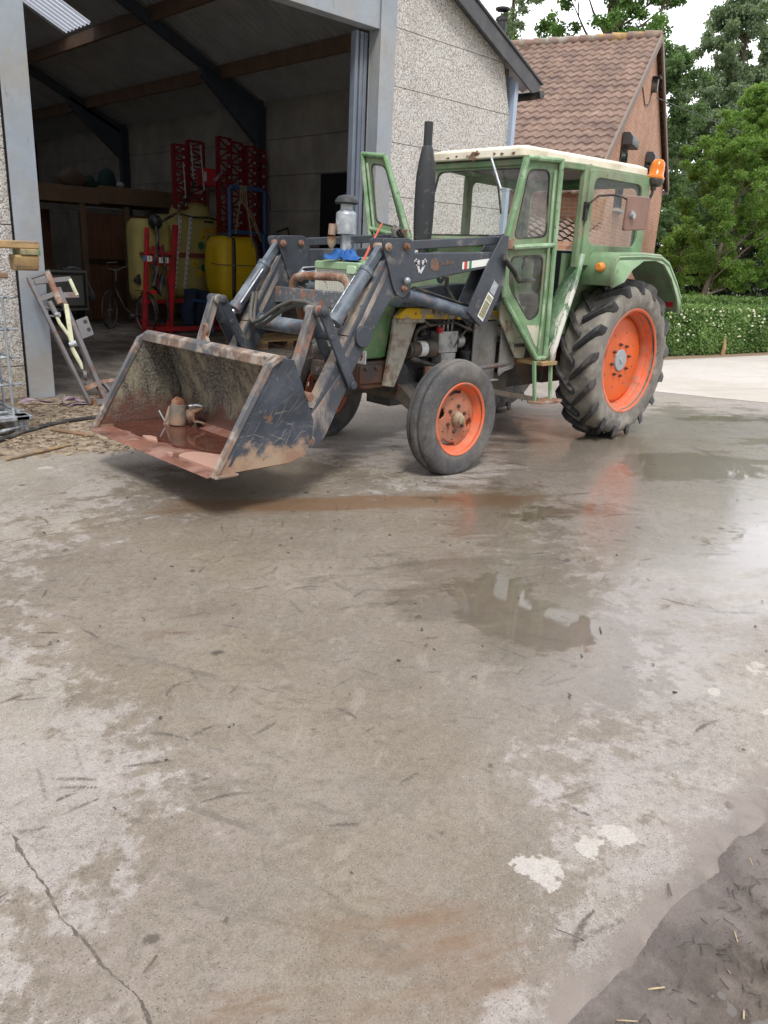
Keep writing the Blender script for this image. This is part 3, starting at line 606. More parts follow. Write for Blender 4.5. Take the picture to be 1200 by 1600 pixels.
# mud strip beyond the slab edge
t = NT('wet black mud'); n1 = t.noise(5, 8, .7); n2 = t.noise(40, 6, .7)
pz = t.n('ShaderNodeSeparateXYZ'); t.l(t.co(), pz.inputs[0])
c = t.mix(t.ss(n1, .38, .62), (.075, .056, .040), (.175, .140, .108)); c = t.mix(t.ss(n2, .48, .64, 0, .7), c, (.04, .031, .024)); n3 = t.noise(16, 7, .7); c = t.mix(t.ss(n3, .52, .64, 0, .6), c, (.21, .175, .14)); ey = t.mth('ADD', pz.outputs[1], t.lin(n1, .3, .7, -.10, .10)); c = t.mix(t.ss(ey, -4.46, -4.24), c, t.mix(t.ss(n1, .4, .6), (.135, .112, .098), (.215, .18, .158)))
m['mud'] = t.set(col=c, rough=t.lin(n1, .35, .65, .35, .75), nrm=t.bump(t.mth('ADD', n2, n3), 1.0, .02))
mz = lambda X, Y: -.036 + .012 * np.exp(-((Y + 4.2) / .10) ** 2) + .040 * np.clip(fbm(X * 2.6, Y * 2.6, 6) * 2 - .86, 0, 1) + .010 * np.clip(fbm(X * 11, Y * 11, 4) - .42, 0, 1) + .004 * fbm(X * 40, Y * 40, 3)
struct(grid_obj('mud', np.concatenate([np.arange(-7.5, -3.2, .014), np.arange(-3.2, 4.4, .12)]), np.arange(-6.2, -4.17, .014), mz, m['mud']))
t = NT('cloudy grey puddle'); m['greywater'] = t.set(col=t.mix(t.ss(t.noise(4, 5), .4, .65), (.10, .083, .068), (.14, .118, .10)), rough=.22, nrm=t.bump(t.noise(14, 3), .06, .01))
g = MB(); g.box(-9.5, 4.3, -6.2, -4.215, -.06, -.0305); struct(build('puddle', g, m['greywater']))
t = NT('barn floor concrete'); n1 = t.noise(2.2, 8, .65, v=t.map(scale=(1, .5, 1))); n2 = t.noise(18, 6, .7)
c = t.mix(t.ss(n1, .36, .64), (.085, .072, .06), (.235, .205, .172)); c = t.mix(t.ss(n2, .42, .66, 0, .55), c, (.05, .042, .035))
m['barnfloor'] = t.set(col=c, rough=.8, nrm=t.bump(n2, .4, .01))
g = MB(); g.box(-6.7, 3.8, 3.71, 28, -.02, .002); struct(build('barn_floor', g, m['barnfloor']))

# ---------------------------------------------------------------- barn
barn = thing('barn', 'grey pebble concrete barn with a wide open doorway and dark verge', 'barn', (-1.4, 3.85, 0))
JZ = [.34 + .702 * i for i in range(-1, 12)]
SL = .457
def roofz(x): return 4.30 + SL * (4.36 - abs(x + 1.4) + 1.4 - 2.8 + 1.4) if False else 4.30 + SL * (5.76 - abs(x + 1.4))
def roofx(z): return 5.76 - (z - 4.30) / SL     # half span at height z
def gable(x0, x1, zlo=0):
    g = MB()
    for a, b in zip(JZ[:-1], JZ[1:]):
        a = max(a, zlo); 
        if b <= a + .02: continue
        z0, z1 = a + .004, b - .004
        def lim(x, z):
            hw = roofx(z + .10); return max(-1.4 - hw, min(-1.4 + hw, x))
        q = [(lim(x0, z0), z0), (lim(x1, z0), z0), (lim(x1, z1), z1), (lim(x0, z1), z1)]
        if q[1][0] - q[0][0] < .05: continue
        if abs(q[2][0] - q[3][0]) < .02: q = q[:3]
        g.prism(q, 'y', 3.85, 3.985)
    return g
build('wall', gable(1.21, 3.84), m['pebble'], barn, bevel=.004, label='pebble faced wall right of the doorway')
build('wall', gable(-6.64, -3.99), m['pebble'], barn, bevel=.004, label='pebble faced wall left of the doorway')
build('gable_panel', gable(-3.98, 1.20, 4.77), m['pebble'], barn, bevel=.004)
g = MB(); g.box(1.2, 3.8, 3.9, 3.97, 0, 4.5); g.box(-6.6, -4, 3.9, 3.97, 0, 4.5); g.prism([(-3.9, 4.8), (1.1, 4.8), (1.1, 5.6), (-1.4, 6.75), (-3.9, 5.6)], 'y', 3.9, 3.97)
build('joint_mortar', g, m['barnfloor'], barn)
def hpost(x0, x1, y0, y1, z1):
    g = MB(); g.box(x0, x1, y0, y0 + .014, 0, z1); g.box(x0, x1, y1 - .014, y1, 0, z1); g.box((x0 + x1) / 2 - .006, (x0 + x1) / 2 + .006, y0 + .014, y1 - .014, 0, z1); return g
g = MB(); g.box(-3.985, -3.715, 3.79, 3.805, 0, 6.0); g.box(-3.985, -3.715, 4.0, 4.015, 0, 6.0); g.box(-3.735, -3.72, 3.805, 4.0, 0, 6); build('steel_post', g, m['galv_post'], barn, bevel=.004)
g = MB(); g.box(.925, 1.205, 3.79, 3.805, 0, 6.0); g.box(.925, 1.205, 4.0, 4.015, 0, 6.0); g.box(.93, .945, 3.805, 4.0, 0, 6); build('steel_post', g, m['galv_post'], barn, bevel=.004)
g = MB()
for x in (.70, .79, .86): g.box(x, x + .055, 4.03, 4.11, 0, 4.44)
g.box(.70, .915, 4.11, 4.13, 0, 4.44); build('door_track', g, m['track'], barn, bevel=.006)
g = MB(); g.box(-3.71, .92, 3.815, 3.83, 4.46, 4.78); g.box(-3.71, .92, 3.83, 4.0, 4.46, 4.475); build('lintel', g, m['galv_post'], barn, bevel=.004)
g = MB(); g.box(3.84, 3.925, 3.775, 3.85, 0, 4.33); g.box(3.84, 3.855, 3.85, 4.0, 0, 4.4); build('corner_strip', g, M('light blue corner steel', (.36, .44, .56), .4, var=.08), barn, bevel=.004)
for sgn in (1, -1):
    f = lambda x: -1.4 + sgn * (x + 1.4)
    g = MB(); q = [(f(4.36), 4.34), (f(4.30), 4.24), (f(4.15), 4.20), (f(-1.4), 6.735), (f(-1.4), 6.975)]
    g.prism(q, 'y', 3.665, 3.70); g.prism([(f(4.38), 4.345), (f(-1.4), 6.985), (f(-1.4), 7.02), (f(4.40), 4.37)], 'y', 3.64, 3.86)
    build('verge_board', g, m['fascia'], barn, bevel=.006)
    g = MB()   # corrugated sheets
    segs = [(3.72, 12.35, -1.4, 4.36), (13.65, 27.6, -1.4, 4.36), (12.35, 13.65, 1.02, 4.36), (12.35, 13.65, -1.4, -.6)] if sgn > 0 else [(3.72, 6.0, -1.4, 4.36), (7.3, 12.35, -1.4, 4.36), (13.65, 18.0, -1.4, 4.36), (19.3, 27.6, -1.4, 4.36)] + [(a_, b_, 3.6, 4.36) for a_, b_ in ((6.0, 7.3), (12.35, 13.65), (18, 19.3))]
    def corr(y0, y1, xa, xb):
        ys_ = np.linspace(y0, y1, int((y1 - y0) / .0295) + 1); rows = []
        for x in (xa, xb):
            rows.append([(f(x), y, 4.30 + SL * (4.36 - x) + .022 * math.sin(y / .177 * 2 * PI)) for y in ys_])
        return rows
    for s_ in segs: g.sheet(corr(*s_))
    build('roof', g, m['roofsheet'], barn, fix=False)
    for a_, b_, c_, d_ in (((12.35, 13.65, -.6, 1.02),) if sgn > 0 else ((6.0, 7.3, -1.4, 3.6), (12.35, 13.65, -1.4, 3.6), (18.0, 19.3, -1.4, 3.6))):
        g = MB(); g.sheet(corr(a_, b_, c_, d_)); build('roof_light_or_added_fill', g, m['skylight'], barn, fix=False)  # right slope sheet is real; left slope ones are unseen, added to brighten the inside
for x in (2.6, 1.1, -.35, -2.65, -4.0, -5.35):
    g = MB(); zt = roofz(x) - .03; g.box(x - .035, x + .035, 3.99, 27.5, zt - .24, zt); build('purlin', g, m['purlin'], barn)
g = MB(); g.tube([(4.40, 3.66, 4.22), (4.40, 27.6, 4.22)], .065, 10); build('gutter', g, m['black'], barn)
g = MB()
for a, b in zip(JZ[:-1], JZ[1:]):
    if b < 4.75: g.box(3.66, 3.80, 4.0, 27.6, max(0, a + .005), b - .005)
g.box(3.70, 3.79, 4.0, 27.6, 0, 4.6); build('side_wall', g, m['inner_wall'], barn, bevel=.004)
g = MB()
for a, b in zip(JZ[:-1], JZ[1:]):
    if b < 4.75: g.box(-6.6, -6.46, 4.0, 27.6, max(0, a + .005), b - .005)
build('side_wall', g, m['inner_wall'], barn)
g = MB(); g.prism([(-6.6, 0), (3.8, 0), (3.8, 4.5), (-1.4, 6.85), (-6.6, 4.5)], 'y', 27.6, 27.75); build('back_wall', g, m['inner_wall'], barn)
for y in (10.2, 16.3, 22.4):
    g = MB()
    for x, s in ((3.54, 1), (-6.34, -1)):
        g.box(x - .1, x + .1, y - .006, y + .006, 0, 4.6); g.box(x + .09, x + .105, y - .09, y + .09, 0, 4.5); g.box(x - .105, x - .09, y - .09, y + .09, 0, 4.5)
        xi = x - s * .1
        g.prism([(xi, 3.75), (xi, 4.45), (xi - s * 1.3, 5.05), (xi - s * 1.3, 4.85)], 'y', y - .06, y + .06)
        g.bar((x, y, 4.44), (-1.4, y, 6.70), .12, .19)
    build('portal_frame', g, m['dark_frame'], barn)
g = MB(); g.box(3.635, 3.655, 7.16, 8.27, 0.02, 3.13); dr_ = build('side_door', g, m['blackdoor'], barn, bevel=.004)
g = MB(); g.bar((3.62, 7.28, 1.1), (3.62, 7.28, 1.25), .03, .03); build('handle', g, m['galv'], dr_)

# ---------------------------------------------------------------- brick house (local frame: x along gable, y along ridge)
hs = thing('brick_house', 'orange brick house with steep brown tiled roof behind the barn', 'house', (12.017, 6.108, 0)); hs.rotation_euler.z = rad(20.7); WL['brick_house'] = Vector()
NSL, FSL = .665, .557
g = MB(); gp = [(-5.6, 0), (5.05, 0), (5.05, 6.80 - FSL * 5.05), (0, 6.80), (-5.6, 6.80 - NSL * 5.6)]
g.prism(gp, 'y', 0, .25); g.box(-5.6, -5.35, .25, 9, 0, 3.07); g.box(4.8, 5.05, .25, 9, 0, 3.9); g.prism(gp, 'y', 8.75, 9)
build('wall', g, m['brick'], hs)
def tiles(slope, length, sg):
    g = MB(); L = length * math.sqrt(1 + slope * slope); cs = length / L; sn = cs * slope; nrow = int(L / .29); xs_ = np.arange(-.12, 9.1, .037)
    for r in range(nrow + 1):
        a, b = r * .29, min((r + 1) * .29 + .03, L)
        rows = []
        for d, lift in ((a, .012), (b, .045)):
            row = []
            for y in xs_:
                ph = (y / .222) % 1.0; wv = .021 * (math.sin(ph * 2 * PI) + .35 * math.sin(4 * PI * ph))
                h_ = lift + wv
                row.append((sg * (d * cs + h_ * sn), y, 6.87 - d * sn + h_ * cs + .01))
            rows.append(row)
        rows.append([(p[0], p[1], p[2] - .035) for p in rows[-1]])
        g.sheet(rows)
    return g
rf = build('roof', tiles(NSL, 5.95, -1), m['tile'], hs, fix=False)
build('roof', tiles(FSL, 5.2, 1), m['tile'], hs, fix=False)
g = MB()
for k in range(24): g.tube([(0, -.12 + k * .385, 6.90), (0, -.12 + k * .385 + .40, 6.915)], [.10, .115], 10)
build('ridge_tiles', g, M('lichened ridge tiles', (.25, .165, .13), .8, var=.25, layers=[((.5, .30, .05), 2.2, .2, .6), ((.33, .31, .26), 3, .35, 1)]), hs)
g = MB(); g.bar((-.02, -.13, 6.84), (-5.95, -.13, 6.84 - NSL * 5.93), .05, .16); g.bar((.02, -.13, 6.84), (5.2, -.13, 6.84 - FSL * 5.18), .05, .16); build('verge_trim', g, M('grey brown verge', (.22, .17, .14), .8, var=.2), hs, bevel=.004)
g = MB(); g.tube([(5.15, -.15, 3.9), (5.15, 9, 3.9)], .06, 8); build('gutter', g, m['galv'], hs)
for x, w_, z0, z1 in ((-2.4, .8, 2.9, 4.15), (1.2, .8, 2.9, 4.22)):
    g = MB(); g.box(x - w_ / 2, x + w_ / 2, -.02, .05, z0, z1); wi = build('window', g, m['winglass'], hs)
    g = MB(); o_ = [(x - w_ / 2, -.035, z0), (x + w_ / 2, -.035, z0), (x + w_ / 2, -.035, z1), (x - w_ / 2, -.035, z1)]; i_ = [(x - w_ / 2 + .07, -.035, z0 + .07), (x + w_ / 2 - .07, -.035, z0 + .07), (x + w_ / 2 - .07, -.035, z1 - .07), (x - w_ / 2 + .07, -.035, z1 - .07)]
    g.ring(o_, i_, (0, .06, 0)); build('frame', g, m['pvc'], wi)
    g = MB(); g.prism([(-.24, z1 + .02), (-.02, z1 + .02), (-.02, z1 + .27), (-.17, z1 + .27), (-.24, z1 + .17)], 'x', x - w_ / 2 - .04, x + w_ / 2 + .04); build('shutter_box', g, m['shutter'], wi, bevel=.01)
    g = MB(); g.box(x - w_ / 2 - .05, x + w_ / 2 + .05, -.12, -.005, z0 - .07, z0 - .005); build('sill', g, m['inner_wall'], wi)
g = MB(); g.box(.2, .36, -.14, -.01, 5.75, 6.05); g.box(.14, .42, -.2, -.01, 6.05, 6.08); build('wall_lamp', g, m['black'], hs, bevel=.006)
g = MB(); g.tube([(.3, -.015, 5.75), (.1, -.015, 5.45), (-.5, -.015, 5.35), (-1.1, -.015, 5.6)], .012, 6); build('cable', g, m['black'], hs)
g = MB(); g.cyl((.5, 4.03, 6.4), (.5, 4.03, 7.6), .13, 16); g.lathe([(.05, 7.92), (.19, 7.88), (.19, 7.84), (.14, 7.82)], (.5, 4.03, 0), 'z', 16); g.lathe([(.16, 7.6), (.16, 7.66), (.13, 7.66)], (.5, 4.03, 0), 'z', 16)
for k in range(4): g.cyl((.5 + .12 * math.cos(k * PI / 2), 4.03 + .12 * math.sin(k * PI / 2), 7.6), (.5 + .12 * math.cos(k * PI / 2), 4.03 + .12 * math.sin(k * PI / 2), 7.86), .012, 6)
build('flue', g, m['exhaust'], hs)
g = MB(); g.box(-.3, -.15, 3.0, 3.2, 6.55, 6.8); build('roof_vent', g, m['tile'], hs)
# low tiled outhouse in front of the near wall
g = MB(); g.box(-8.2, -5.62, -.3, 3.4, 0, 2.0); g.prism([(-8.2, 2.0), (-5.62, 2.0), (-5.62, 2.05)], 'y', -.3, 3.4); 
an = build('annex', g, m['brick'], hs)
g = MB()
for r in range(9):
    a, b = r * .3, r * .3 + .33; rows = []
    for d, lift in ((a, .01), (b, .045)):
        rows.append([(-5.63 - d * .94, y, 2.62 - d * .20 + lift - .13 * (2.2 - y) * .6 + .028 * math.sin(y / .222 * 2 * PI)) for y in np.arange(-.45, 3.6, .037)])
    g.sheet(rows)
build('annex_roof', g, m['tile'], an, fix=False)

# ---------------------------------------------------------------- foliage
def leaves(name, P, size, mat, parent=None, seed=1, flat=0.0, asp=.55):
    rs = np.random.RandomState(seed); n = len(P)
    d = rs.normal(size=(n, 3)); d[:, 2] -= .35; d /= np.linalg.norm(d, axis=1)[:, None]
    e = rs.normal(size=(n, 3)); e -= d * (e * d).sum(1)[:, None]; e /= np.linalg.norm(e, axis=1)[:, None]
    s = size * rs.uniform(.6, 1.35, n)[:, None]
    a = P; b = P + d * s * .5 + e * s * asp * .5; c = P + d * s; dd = P + d * s * .5 - e * s * asp * .5
    co_ = np.stack([a, b, c, dd], 1).reshape(-1, 3); q = np.arange(n * 4).reshape(n, 4)
    me = raw_mesh(name, co_, q); me.materials.append(mat)
    o = bpy.data.objects.new(name, me); COL.objects.link(o)
    if parent: o.parent = parent
    return o
def tree(name, label, base, trunk_h, trunk_r, clumps, n, size, leafm, barkm, seed, group=None, lean=(0, 0), limbs=99):
    rs = np.random.RandomState(seed); root = thing(name, label, 'tree', base, group)
    g = MB(); top = Vector((lean[0], lean[1], trunk_h))
    pts = [V(0, 0, -.1), V(lean[0] * .2, lean[1] * .2, trunk_h * .33), V(lean[0] * .6, lean[1] * .6, trunk_h * .66), top]
    g.tube(pts, [trunk_r * 1.25, trunk_r, trunk_r * .75, trunk_r * .4], 9)
    for (x, y, z, r) in clumps[:limbs]:
        s_ = Vector((x, y, z)); zz = max(trunk_h * .3, min(trunk_h * .95, z - .6 * math.hypot(x, y) - .4)); k = zz / trunk_h
        p0 = V(lean[0] * k, lean[1] * k, zz); md = (p0 + s_) / 2 + V(*(rs.uniform(-.15, .15, 3))); g.tube([p0, md, s_], [trunk_r * .36, trunk_r * .22, trunk_r * .06], 6)
        for q in range(4):
            d_ = Vector(rs.normal(size=3)); d_.normalize(); g.tube([lerp(md, s_, .4), s_ + d_ * r * .75], [trunk_r * .12, trunk_r * .02], 5)
    w0 = WL[root.name]; WL[root.name] = Vector(); build('trunk', g, barkm, root, fix=False); WL[root.name] = w0
    R3 = np.array([c[3] ** 2 for c in clumps]); R3 = R3 / R3.sum(); P = []
    for (x, y, z, r), fr in zip(clumps, R3):
        # sub-clumps on the shell of each clump
        k = max(5, int(9 * min(2.5, r))); sc = rs.normal(size=(k, 3)); sc /= np.linalg.norm(sc, axis=1)[:, None]; sc *= (r * rs.uniform(.45, .95, k))[:, None]
        nn = int(n * fr); idx = rs.randint(0, k, nn)
        d_ = rs.normal(size=(nn, 3)); d_ /= np.linalg.norm(d_, axis=1)[:, None]
        rr = r * .42 * rs.uniform(0, 1, nn) ** .5
        P.append(np.array([x, y, z]) + sc[idx] * np.array([1, 1, .85]) + d_ * rr[:, None] * np.array([1, 1, .7]))
    leaves('crown', np.concatenate(P), size, leafm, root, seed)
    return root
def clumps(seed, n, cx, cy, z0, z1, rad_fn, rmin, rmax):
    rs = np.random.RandomState(seed); out = []
    for i in range(n):
        z = rs.uniform(z0, z1); R = rad_fn((z - z0) / (z1 - z0)); a = rs.uniform(0, 2 * PI); q = R * math.sqrt(rs.uniform(.05, 1))
        out.append((cx + q * math.cos(a), cy + q * math.sin(a), z, rs.uniform(rmin, rmax)))
    return out
ov = lambda w: (lambda t_: w * math.sqrt(max(.05, 1 - (2 * t_ - .9) ** 2)))
tree('tall_tree', 'airy tall tree showing above the barn verge beside the black flue', (24.2, 20.2, 0), 14, .16, clumps(11, 26, 0, 0, 8.5, 15.5, ov(1.9), .4, .8), 15000, .15, m['leaf_grey'], m['bark'], 11)
tree('tall_tree', 'broad tall tree rising behind the tiled ridge of the house', (24.9, 15.7, 0), 14, .2, clumps(12, 46, 0, 0, 7.5, 15.0, ov(3.0), .5, .95), 34000, .16, m['leaf_mid'], m['bark'], 12)
tree('oak_tree', 'loose dark green tree close behind the right edge of the brick gable', (19.3, 9.7, 0), 8, .15, clumps(13, 100, 0, 0, 1.2, 8.4, ov(1.8), .35, .7), 75000, .105, m['leaf_dark'], m['bark'], 13, limbs=40)
tree('poplar_tree', 'tall grey green poplar with a narrow pointed top', (31.0, 12.9, 0), 13, .2, clumps(14, 150, 0, 0, 3.2, 12.9, lambda t_: 3.7 * (1 - t_) ** .62 + .2, .4, .9), 120000, .135, m['leaf_grey'], m['bark'], 14, lean=(.3, -.2), limbs=50)
tree('poplar_tree', 'grey green poplar cut by the right edge of the picture', (33.0, 12.3, 0), 12.6, .2, clumps(15, 80, 0, 0, 3.4, 12.2, lambda t_: 2.0 * (1 - t_) ** .75 + .2, .4, .9), 46000, .16, m['leaf_grey'], m['bark'], 15, limbs=40)
tree('lime_tree', 'light green leafy tree with a short pale trunk behind the hedge', (12.55, 4.3, 0), 3.6, .06, clumps(16, 130, .9, -.45, 1.35, 5.7, ov(1.8), .2, .48), 190000, .054, m['leaf_light'], m['bark_pale'], 16, lean=(.7, -.3), limbs=16)
tree('shrub', 'pale green shrub between the brick gable and the light green tree', (15.3, 6.3, 0), 2.2, .05, clumps(17, 18, 0, 0, .6, 3.0, ov(.8), .3, .5), 12000, .08, m['leaf_light'], m['bark_pale'], 17)
tree('oak_tree', 'dark green tree filling the gap under the poplars', (26.5, 9.6, 0), 6, .14, clumps(18, 56, 0, 0, 1.5, 6.4, ov(2.6), .55, 1.0), 40000, .14, m['leaf_dark'], m['bark'], 18)
tree('tall_tree', 'green tree standing beyond the lime tree at the right edge', (26.0, 6.2, 0), 6, .14, clumps(19, 40, 0, 0, 1.4, 6.6, ov(2.2), .5, .95), 30000, .14, m['leaf_mid'], m['bark'], 19)
def hedge(name, label, A, B, w, h, n, size, mat, seed, flowers=0, lift=.05):
    root = thing(name, label, 'hedge', ((A[0] + B[0]) / 2, (A[1] + B[1]) / 2, 0)); rs = np.random.RandomState(seed)
    A = np.array(A); B = np.array(B); d = B - A; L = np.linalg.norm(d); d /= L; nrm = np.array([-d[1], d[0]])
    u = rs.uniform(0, L, n); side = rs.choice(4, n, p=[.42, .18, .30, .10]); v = np.where(side == 0, -w / 2, np.where(side == 1, w / 2, rs.uniform(-w / 2, w / 2, n))); z = np.where(side >= 2, h, rs.uniform(lift, h, n))
    z = np.where(side == 3, rs.uniform(lift, h, n), z)
    lump = (vn(u * 2.2 + 9, z * 2.5) - .5) * .16; v = v * (1 + lump) + rs.normal(0, .035, n) + np.sign(v) * lump * .6; z = z + rs.normal(0, .02, n) + (side == 2) * (vn(u * 1.8, v * 3) - .5) * .05
    P = np.stack([A[0] + d[0] * u + nrm[0] * v, A[1] + d[1] * u + nrm[1] * v, z], 1) - np.array(root.location)
    leaves('foliage', P, size, mat, root, seed)
    g = MB(); w0 = WL[root.name]; WL[root.name] = Vector()
    def lp(u_, v_): return (A[0] + d[0] * u_ + nrm[0] * v_ - root.location.x, A[1] + d[1] * u_ + nrm[1] * v_ - root.location.y)
    for k in range(int(L / .35)):
        q = lp(.2 + k * .35, rs.uniform(-.1, .1)); q2 = lp(.2 + k * .35 + rs.uniform(-.1, .1), rs.uniform(-.15, .15)); g.tube([(*q, 0), (*q2, h * .8)], [.022, .01], 6)
    build('stem', g, m['bark'], root, fix=False)
    # dense inner twig mass so that no daylight shows through the middle
    if flowers:
        g = MB()
        for k in range(flowers):
            uu = rs.uniform(0, L); top = rs.rand() < .45; q = lp(uu, -w / 2 - .04 if not top else rs.uniform(-w / 2, 0)); zz = h + .01 if top else h * (1 - rs.uniform(0, .75) ** 1.3)
            g.ball((*q, zz), rs.uniform(.010, .036), 6, sz=(1, 1, .7))
        build('flower', g, m['flower'], root, fix=False)['kind'] = 'stuff'
    WL[root.name] = w0; return root
hedge('hedge', 'low leafy hedge with creamy white flowers beside the gravel', (5.2, 3.45), (15.5, 1.65), .75, .93, 90000, .062, m['leaf_hedge'], 21, 620)
hedge('hedge', 'clipped plain green hedge standing just behind the flowering one', (8.2, 4.0), (16.5, 2.6), .7, 1.07, 30000, .07, m['leaf_hedge'], 22)
hedge('hedge', 'tall yew hedge under the trees with their shade put into its almost black leaf colour', (15.6, 8.2), (22.5, 1.6), 1.1, 1.9, 26000, .16, m['leaf_yew_shaded'], 23)
g = MB(); g.tube([(9.5, 2.19, 0), (9.52, 2.18, .16), (9.51, 2.2, .34)], [.05, .04, .03], 8); tag(build('sapling_stem', g, m['woodpale'], loc=(9.5, 2.19, 0)), 'short pale stem standing at the foot of the flowering hedge', 'stem')
t = NT('bare soil'); m['soil'] = t.set(col=t.mix(t.noise(8, 6), (.17, .11, .07), (.34, .25, .17)), rough=.95, nrm=t.bump(t.noise(20, 5), .5, .02))
g = MB(); g.prism([(5, 2.75), (15.6, .85), (16.8, 3.6), (6, 5)], 'z', -.02, .012); struct(build('soil_bed', g, m['soil']))
g = MB(); p0 = Vector((12.2, 6.0, 5.6)); p1 = Vector((34, 3.0, 7.2))
g.tube([lerp(p0, p1, k / 10) - V(0, 0, 1.1 * math.sin(PI * k / 10)) for k in range(11)], .012, 5); tag(build('overhead_wire', g, m['black'], loc=(12.2, 6, 5.6)), 'thin black overhead wire running from the brick gable past the trees', 'wire')
# ================================================================ tractor (x = length, front towards -x; y = width, camera side is -y)
TR = thing('tractor', 'old green tractor with orange wheels and a dark front loader bucket', 'tractor', (0, 0, 0))
def rear_wheel(yc, sg):
    """sg: +1 when the outer face looks towards +y"""
    zc = .757; W = build('rear_wheel', MB().lathe([(.475, -.10), (.455, -.10), (.455, .10), (.475, .10)], (0, yc, zc), 'y', 24, close=True), m['orange_dirty'], TR, fix=True)
    def prof(ts): return ts
    P_ = [(.468, -.150), (.49, -.172), (.53, -.186), (.59, -.196), (.64, -.194), (.675, -.182), (.698, -.158), (.712, -.10), (.716, 0)]
    P_ = P_ + [(r, -t_) for r, t_ in P_[-2::-1]]
    g = MB(); g.lathe(P_, (0, yc, zc), 'y', 72)
    # slight ground squash done on the finished mesh below
    n0 = len(g.v)
    crown = lambda t_: .714 - .55 * abs(t_) ** 2.0 * (1 if abs(t_) < .16 else 1)
    NL = 17
    for side in (-1, 1):
        for k in range(NL):
            th0 = 2 * PI * (k + (.5 if side > 0 else 0)) / NL
            secs = []
            for i in range(9):
                s = i / 8; tt = side * (-.012 + s * .202); top = .766 - .30 * max(0, abs(tt) - .04) ** 1.6
                if s > .93: top = .742
                base = crown(tt) - .02 if s < .9 else .66
                sweep = -.30 * (s ** 1.15)         # both halves lead towards the same rotation
                hw_t = (.021 + .012 * s) / .74; hw_b = (.034 + .016 * s) / .72
                row = []
                for (r, dw) in ((base, -hw_b), (top, -hw_t), (top, hw_t), (base, hw_b)):
                    th = th0 + sweep + dw; row.append((r * math.cos(th), yc + tt, zc + r * math.sin(th)))
                secs.append(row)
            # sidewall foot of the lug
            row = []
            for (dy, dw) in ((.170, -.062), (.202, -.042), (.202, .042), (.170, .062)):
                th = th0 - .335 + dw; r = .632; row.append((r * math.cos(th), yc + side * dy, zc + r * math.sin(th)))
            secs.append(row)
            v = [p for r_ in secs for p in r_]; f = []
            for i in range(len(secs) - 1):
                for q in range(3): f.append((i * 4 + q, i * 4 + q + 1, (i + 1) * 4 + q + 1, (i + 1) * 4 + q))
            f += [(0, 1, 2, 3), tuple(len(v) - 4 + q for q in range(4))]
            g.add(v, f, 1)
    for i, (x, y, z) in enumerate(g.v):
        if z < .012: g.v[i] = (x * 1.02, y + (.02 * (1 if y > yc else -1)) * (.012 - z) * 20, .012 - (.012 - z) * .3)
    build('tyre', g, [m['tyre_dry'], m['tyre_lug']], W, ang=34, bevel=.005)
    g = MB(); o = sg
    g.lathe([(.468, o * .172), (.497, o * .176), (.505, o * .168), (.502, o * .158), (.478, o * .152), (.468, o * .138), (.462, o * .10), (.445, o * .085), (.43, o * .04), (.43, -o * .02), (.445, -o * .06), (.455, -o * .10), (.468, -o * .15), (.50, -o * .17)], (0, yc, zc), 'y', 64)
    build('rim', g, m['orange_dirty'], W, solid=.006, fix=False, ang=50)
    dy = yc + o * .035
    g = MB(); g.lathe([(.432, -.012 * o), (.40, 0), (.39, .010 * o), (.33, .016 * o), (.25, .018 * o), (.10, .024 * o), (0.001, .026 * o)], (0, dy, zc), 'y', 56); build('wheel_disc', g, m['orange'], W, solid=.008, fix=False)
    g = MB(); g.lathe([(.105, .02 * o), (.105, .036 * o), (.098, .043 * o), (.03, .046 * o), (.026, .054 * o), (.001, .054 * o)], (0, dy, zc), 'y', 28); build('hub', g, m['hubgrey'], W)
    for k in range(8):
        a = 2 * PI * k / 8 + .2; c = Vector((.155 * math.cos(a), dy, zc + .155 * math.sin(a))); g = MB(); g.cyl(c + V(0, o * .010, 0), c + V(0, o * .045, 0), .016, 6); g.cyl(c + V(0, o * .04, 0), c + V(0, o * .06, 0), .008, 8); build('wheel_bolt', g, m['iron'], W)
    for k in range(8):
        a = 2 * PI * k / 8 + .5; c = Vector((.27 * math.cos(a), dy, zc + .27 * math.sin(a))); build('rim_bolt', MB().cyl(c + V(0, o * .010, 0), c + V(0, o * .022, 0), .010, 6), m['iron'], W)
rear_wheel(-.745, -1); rear_wheel(.745, 1)
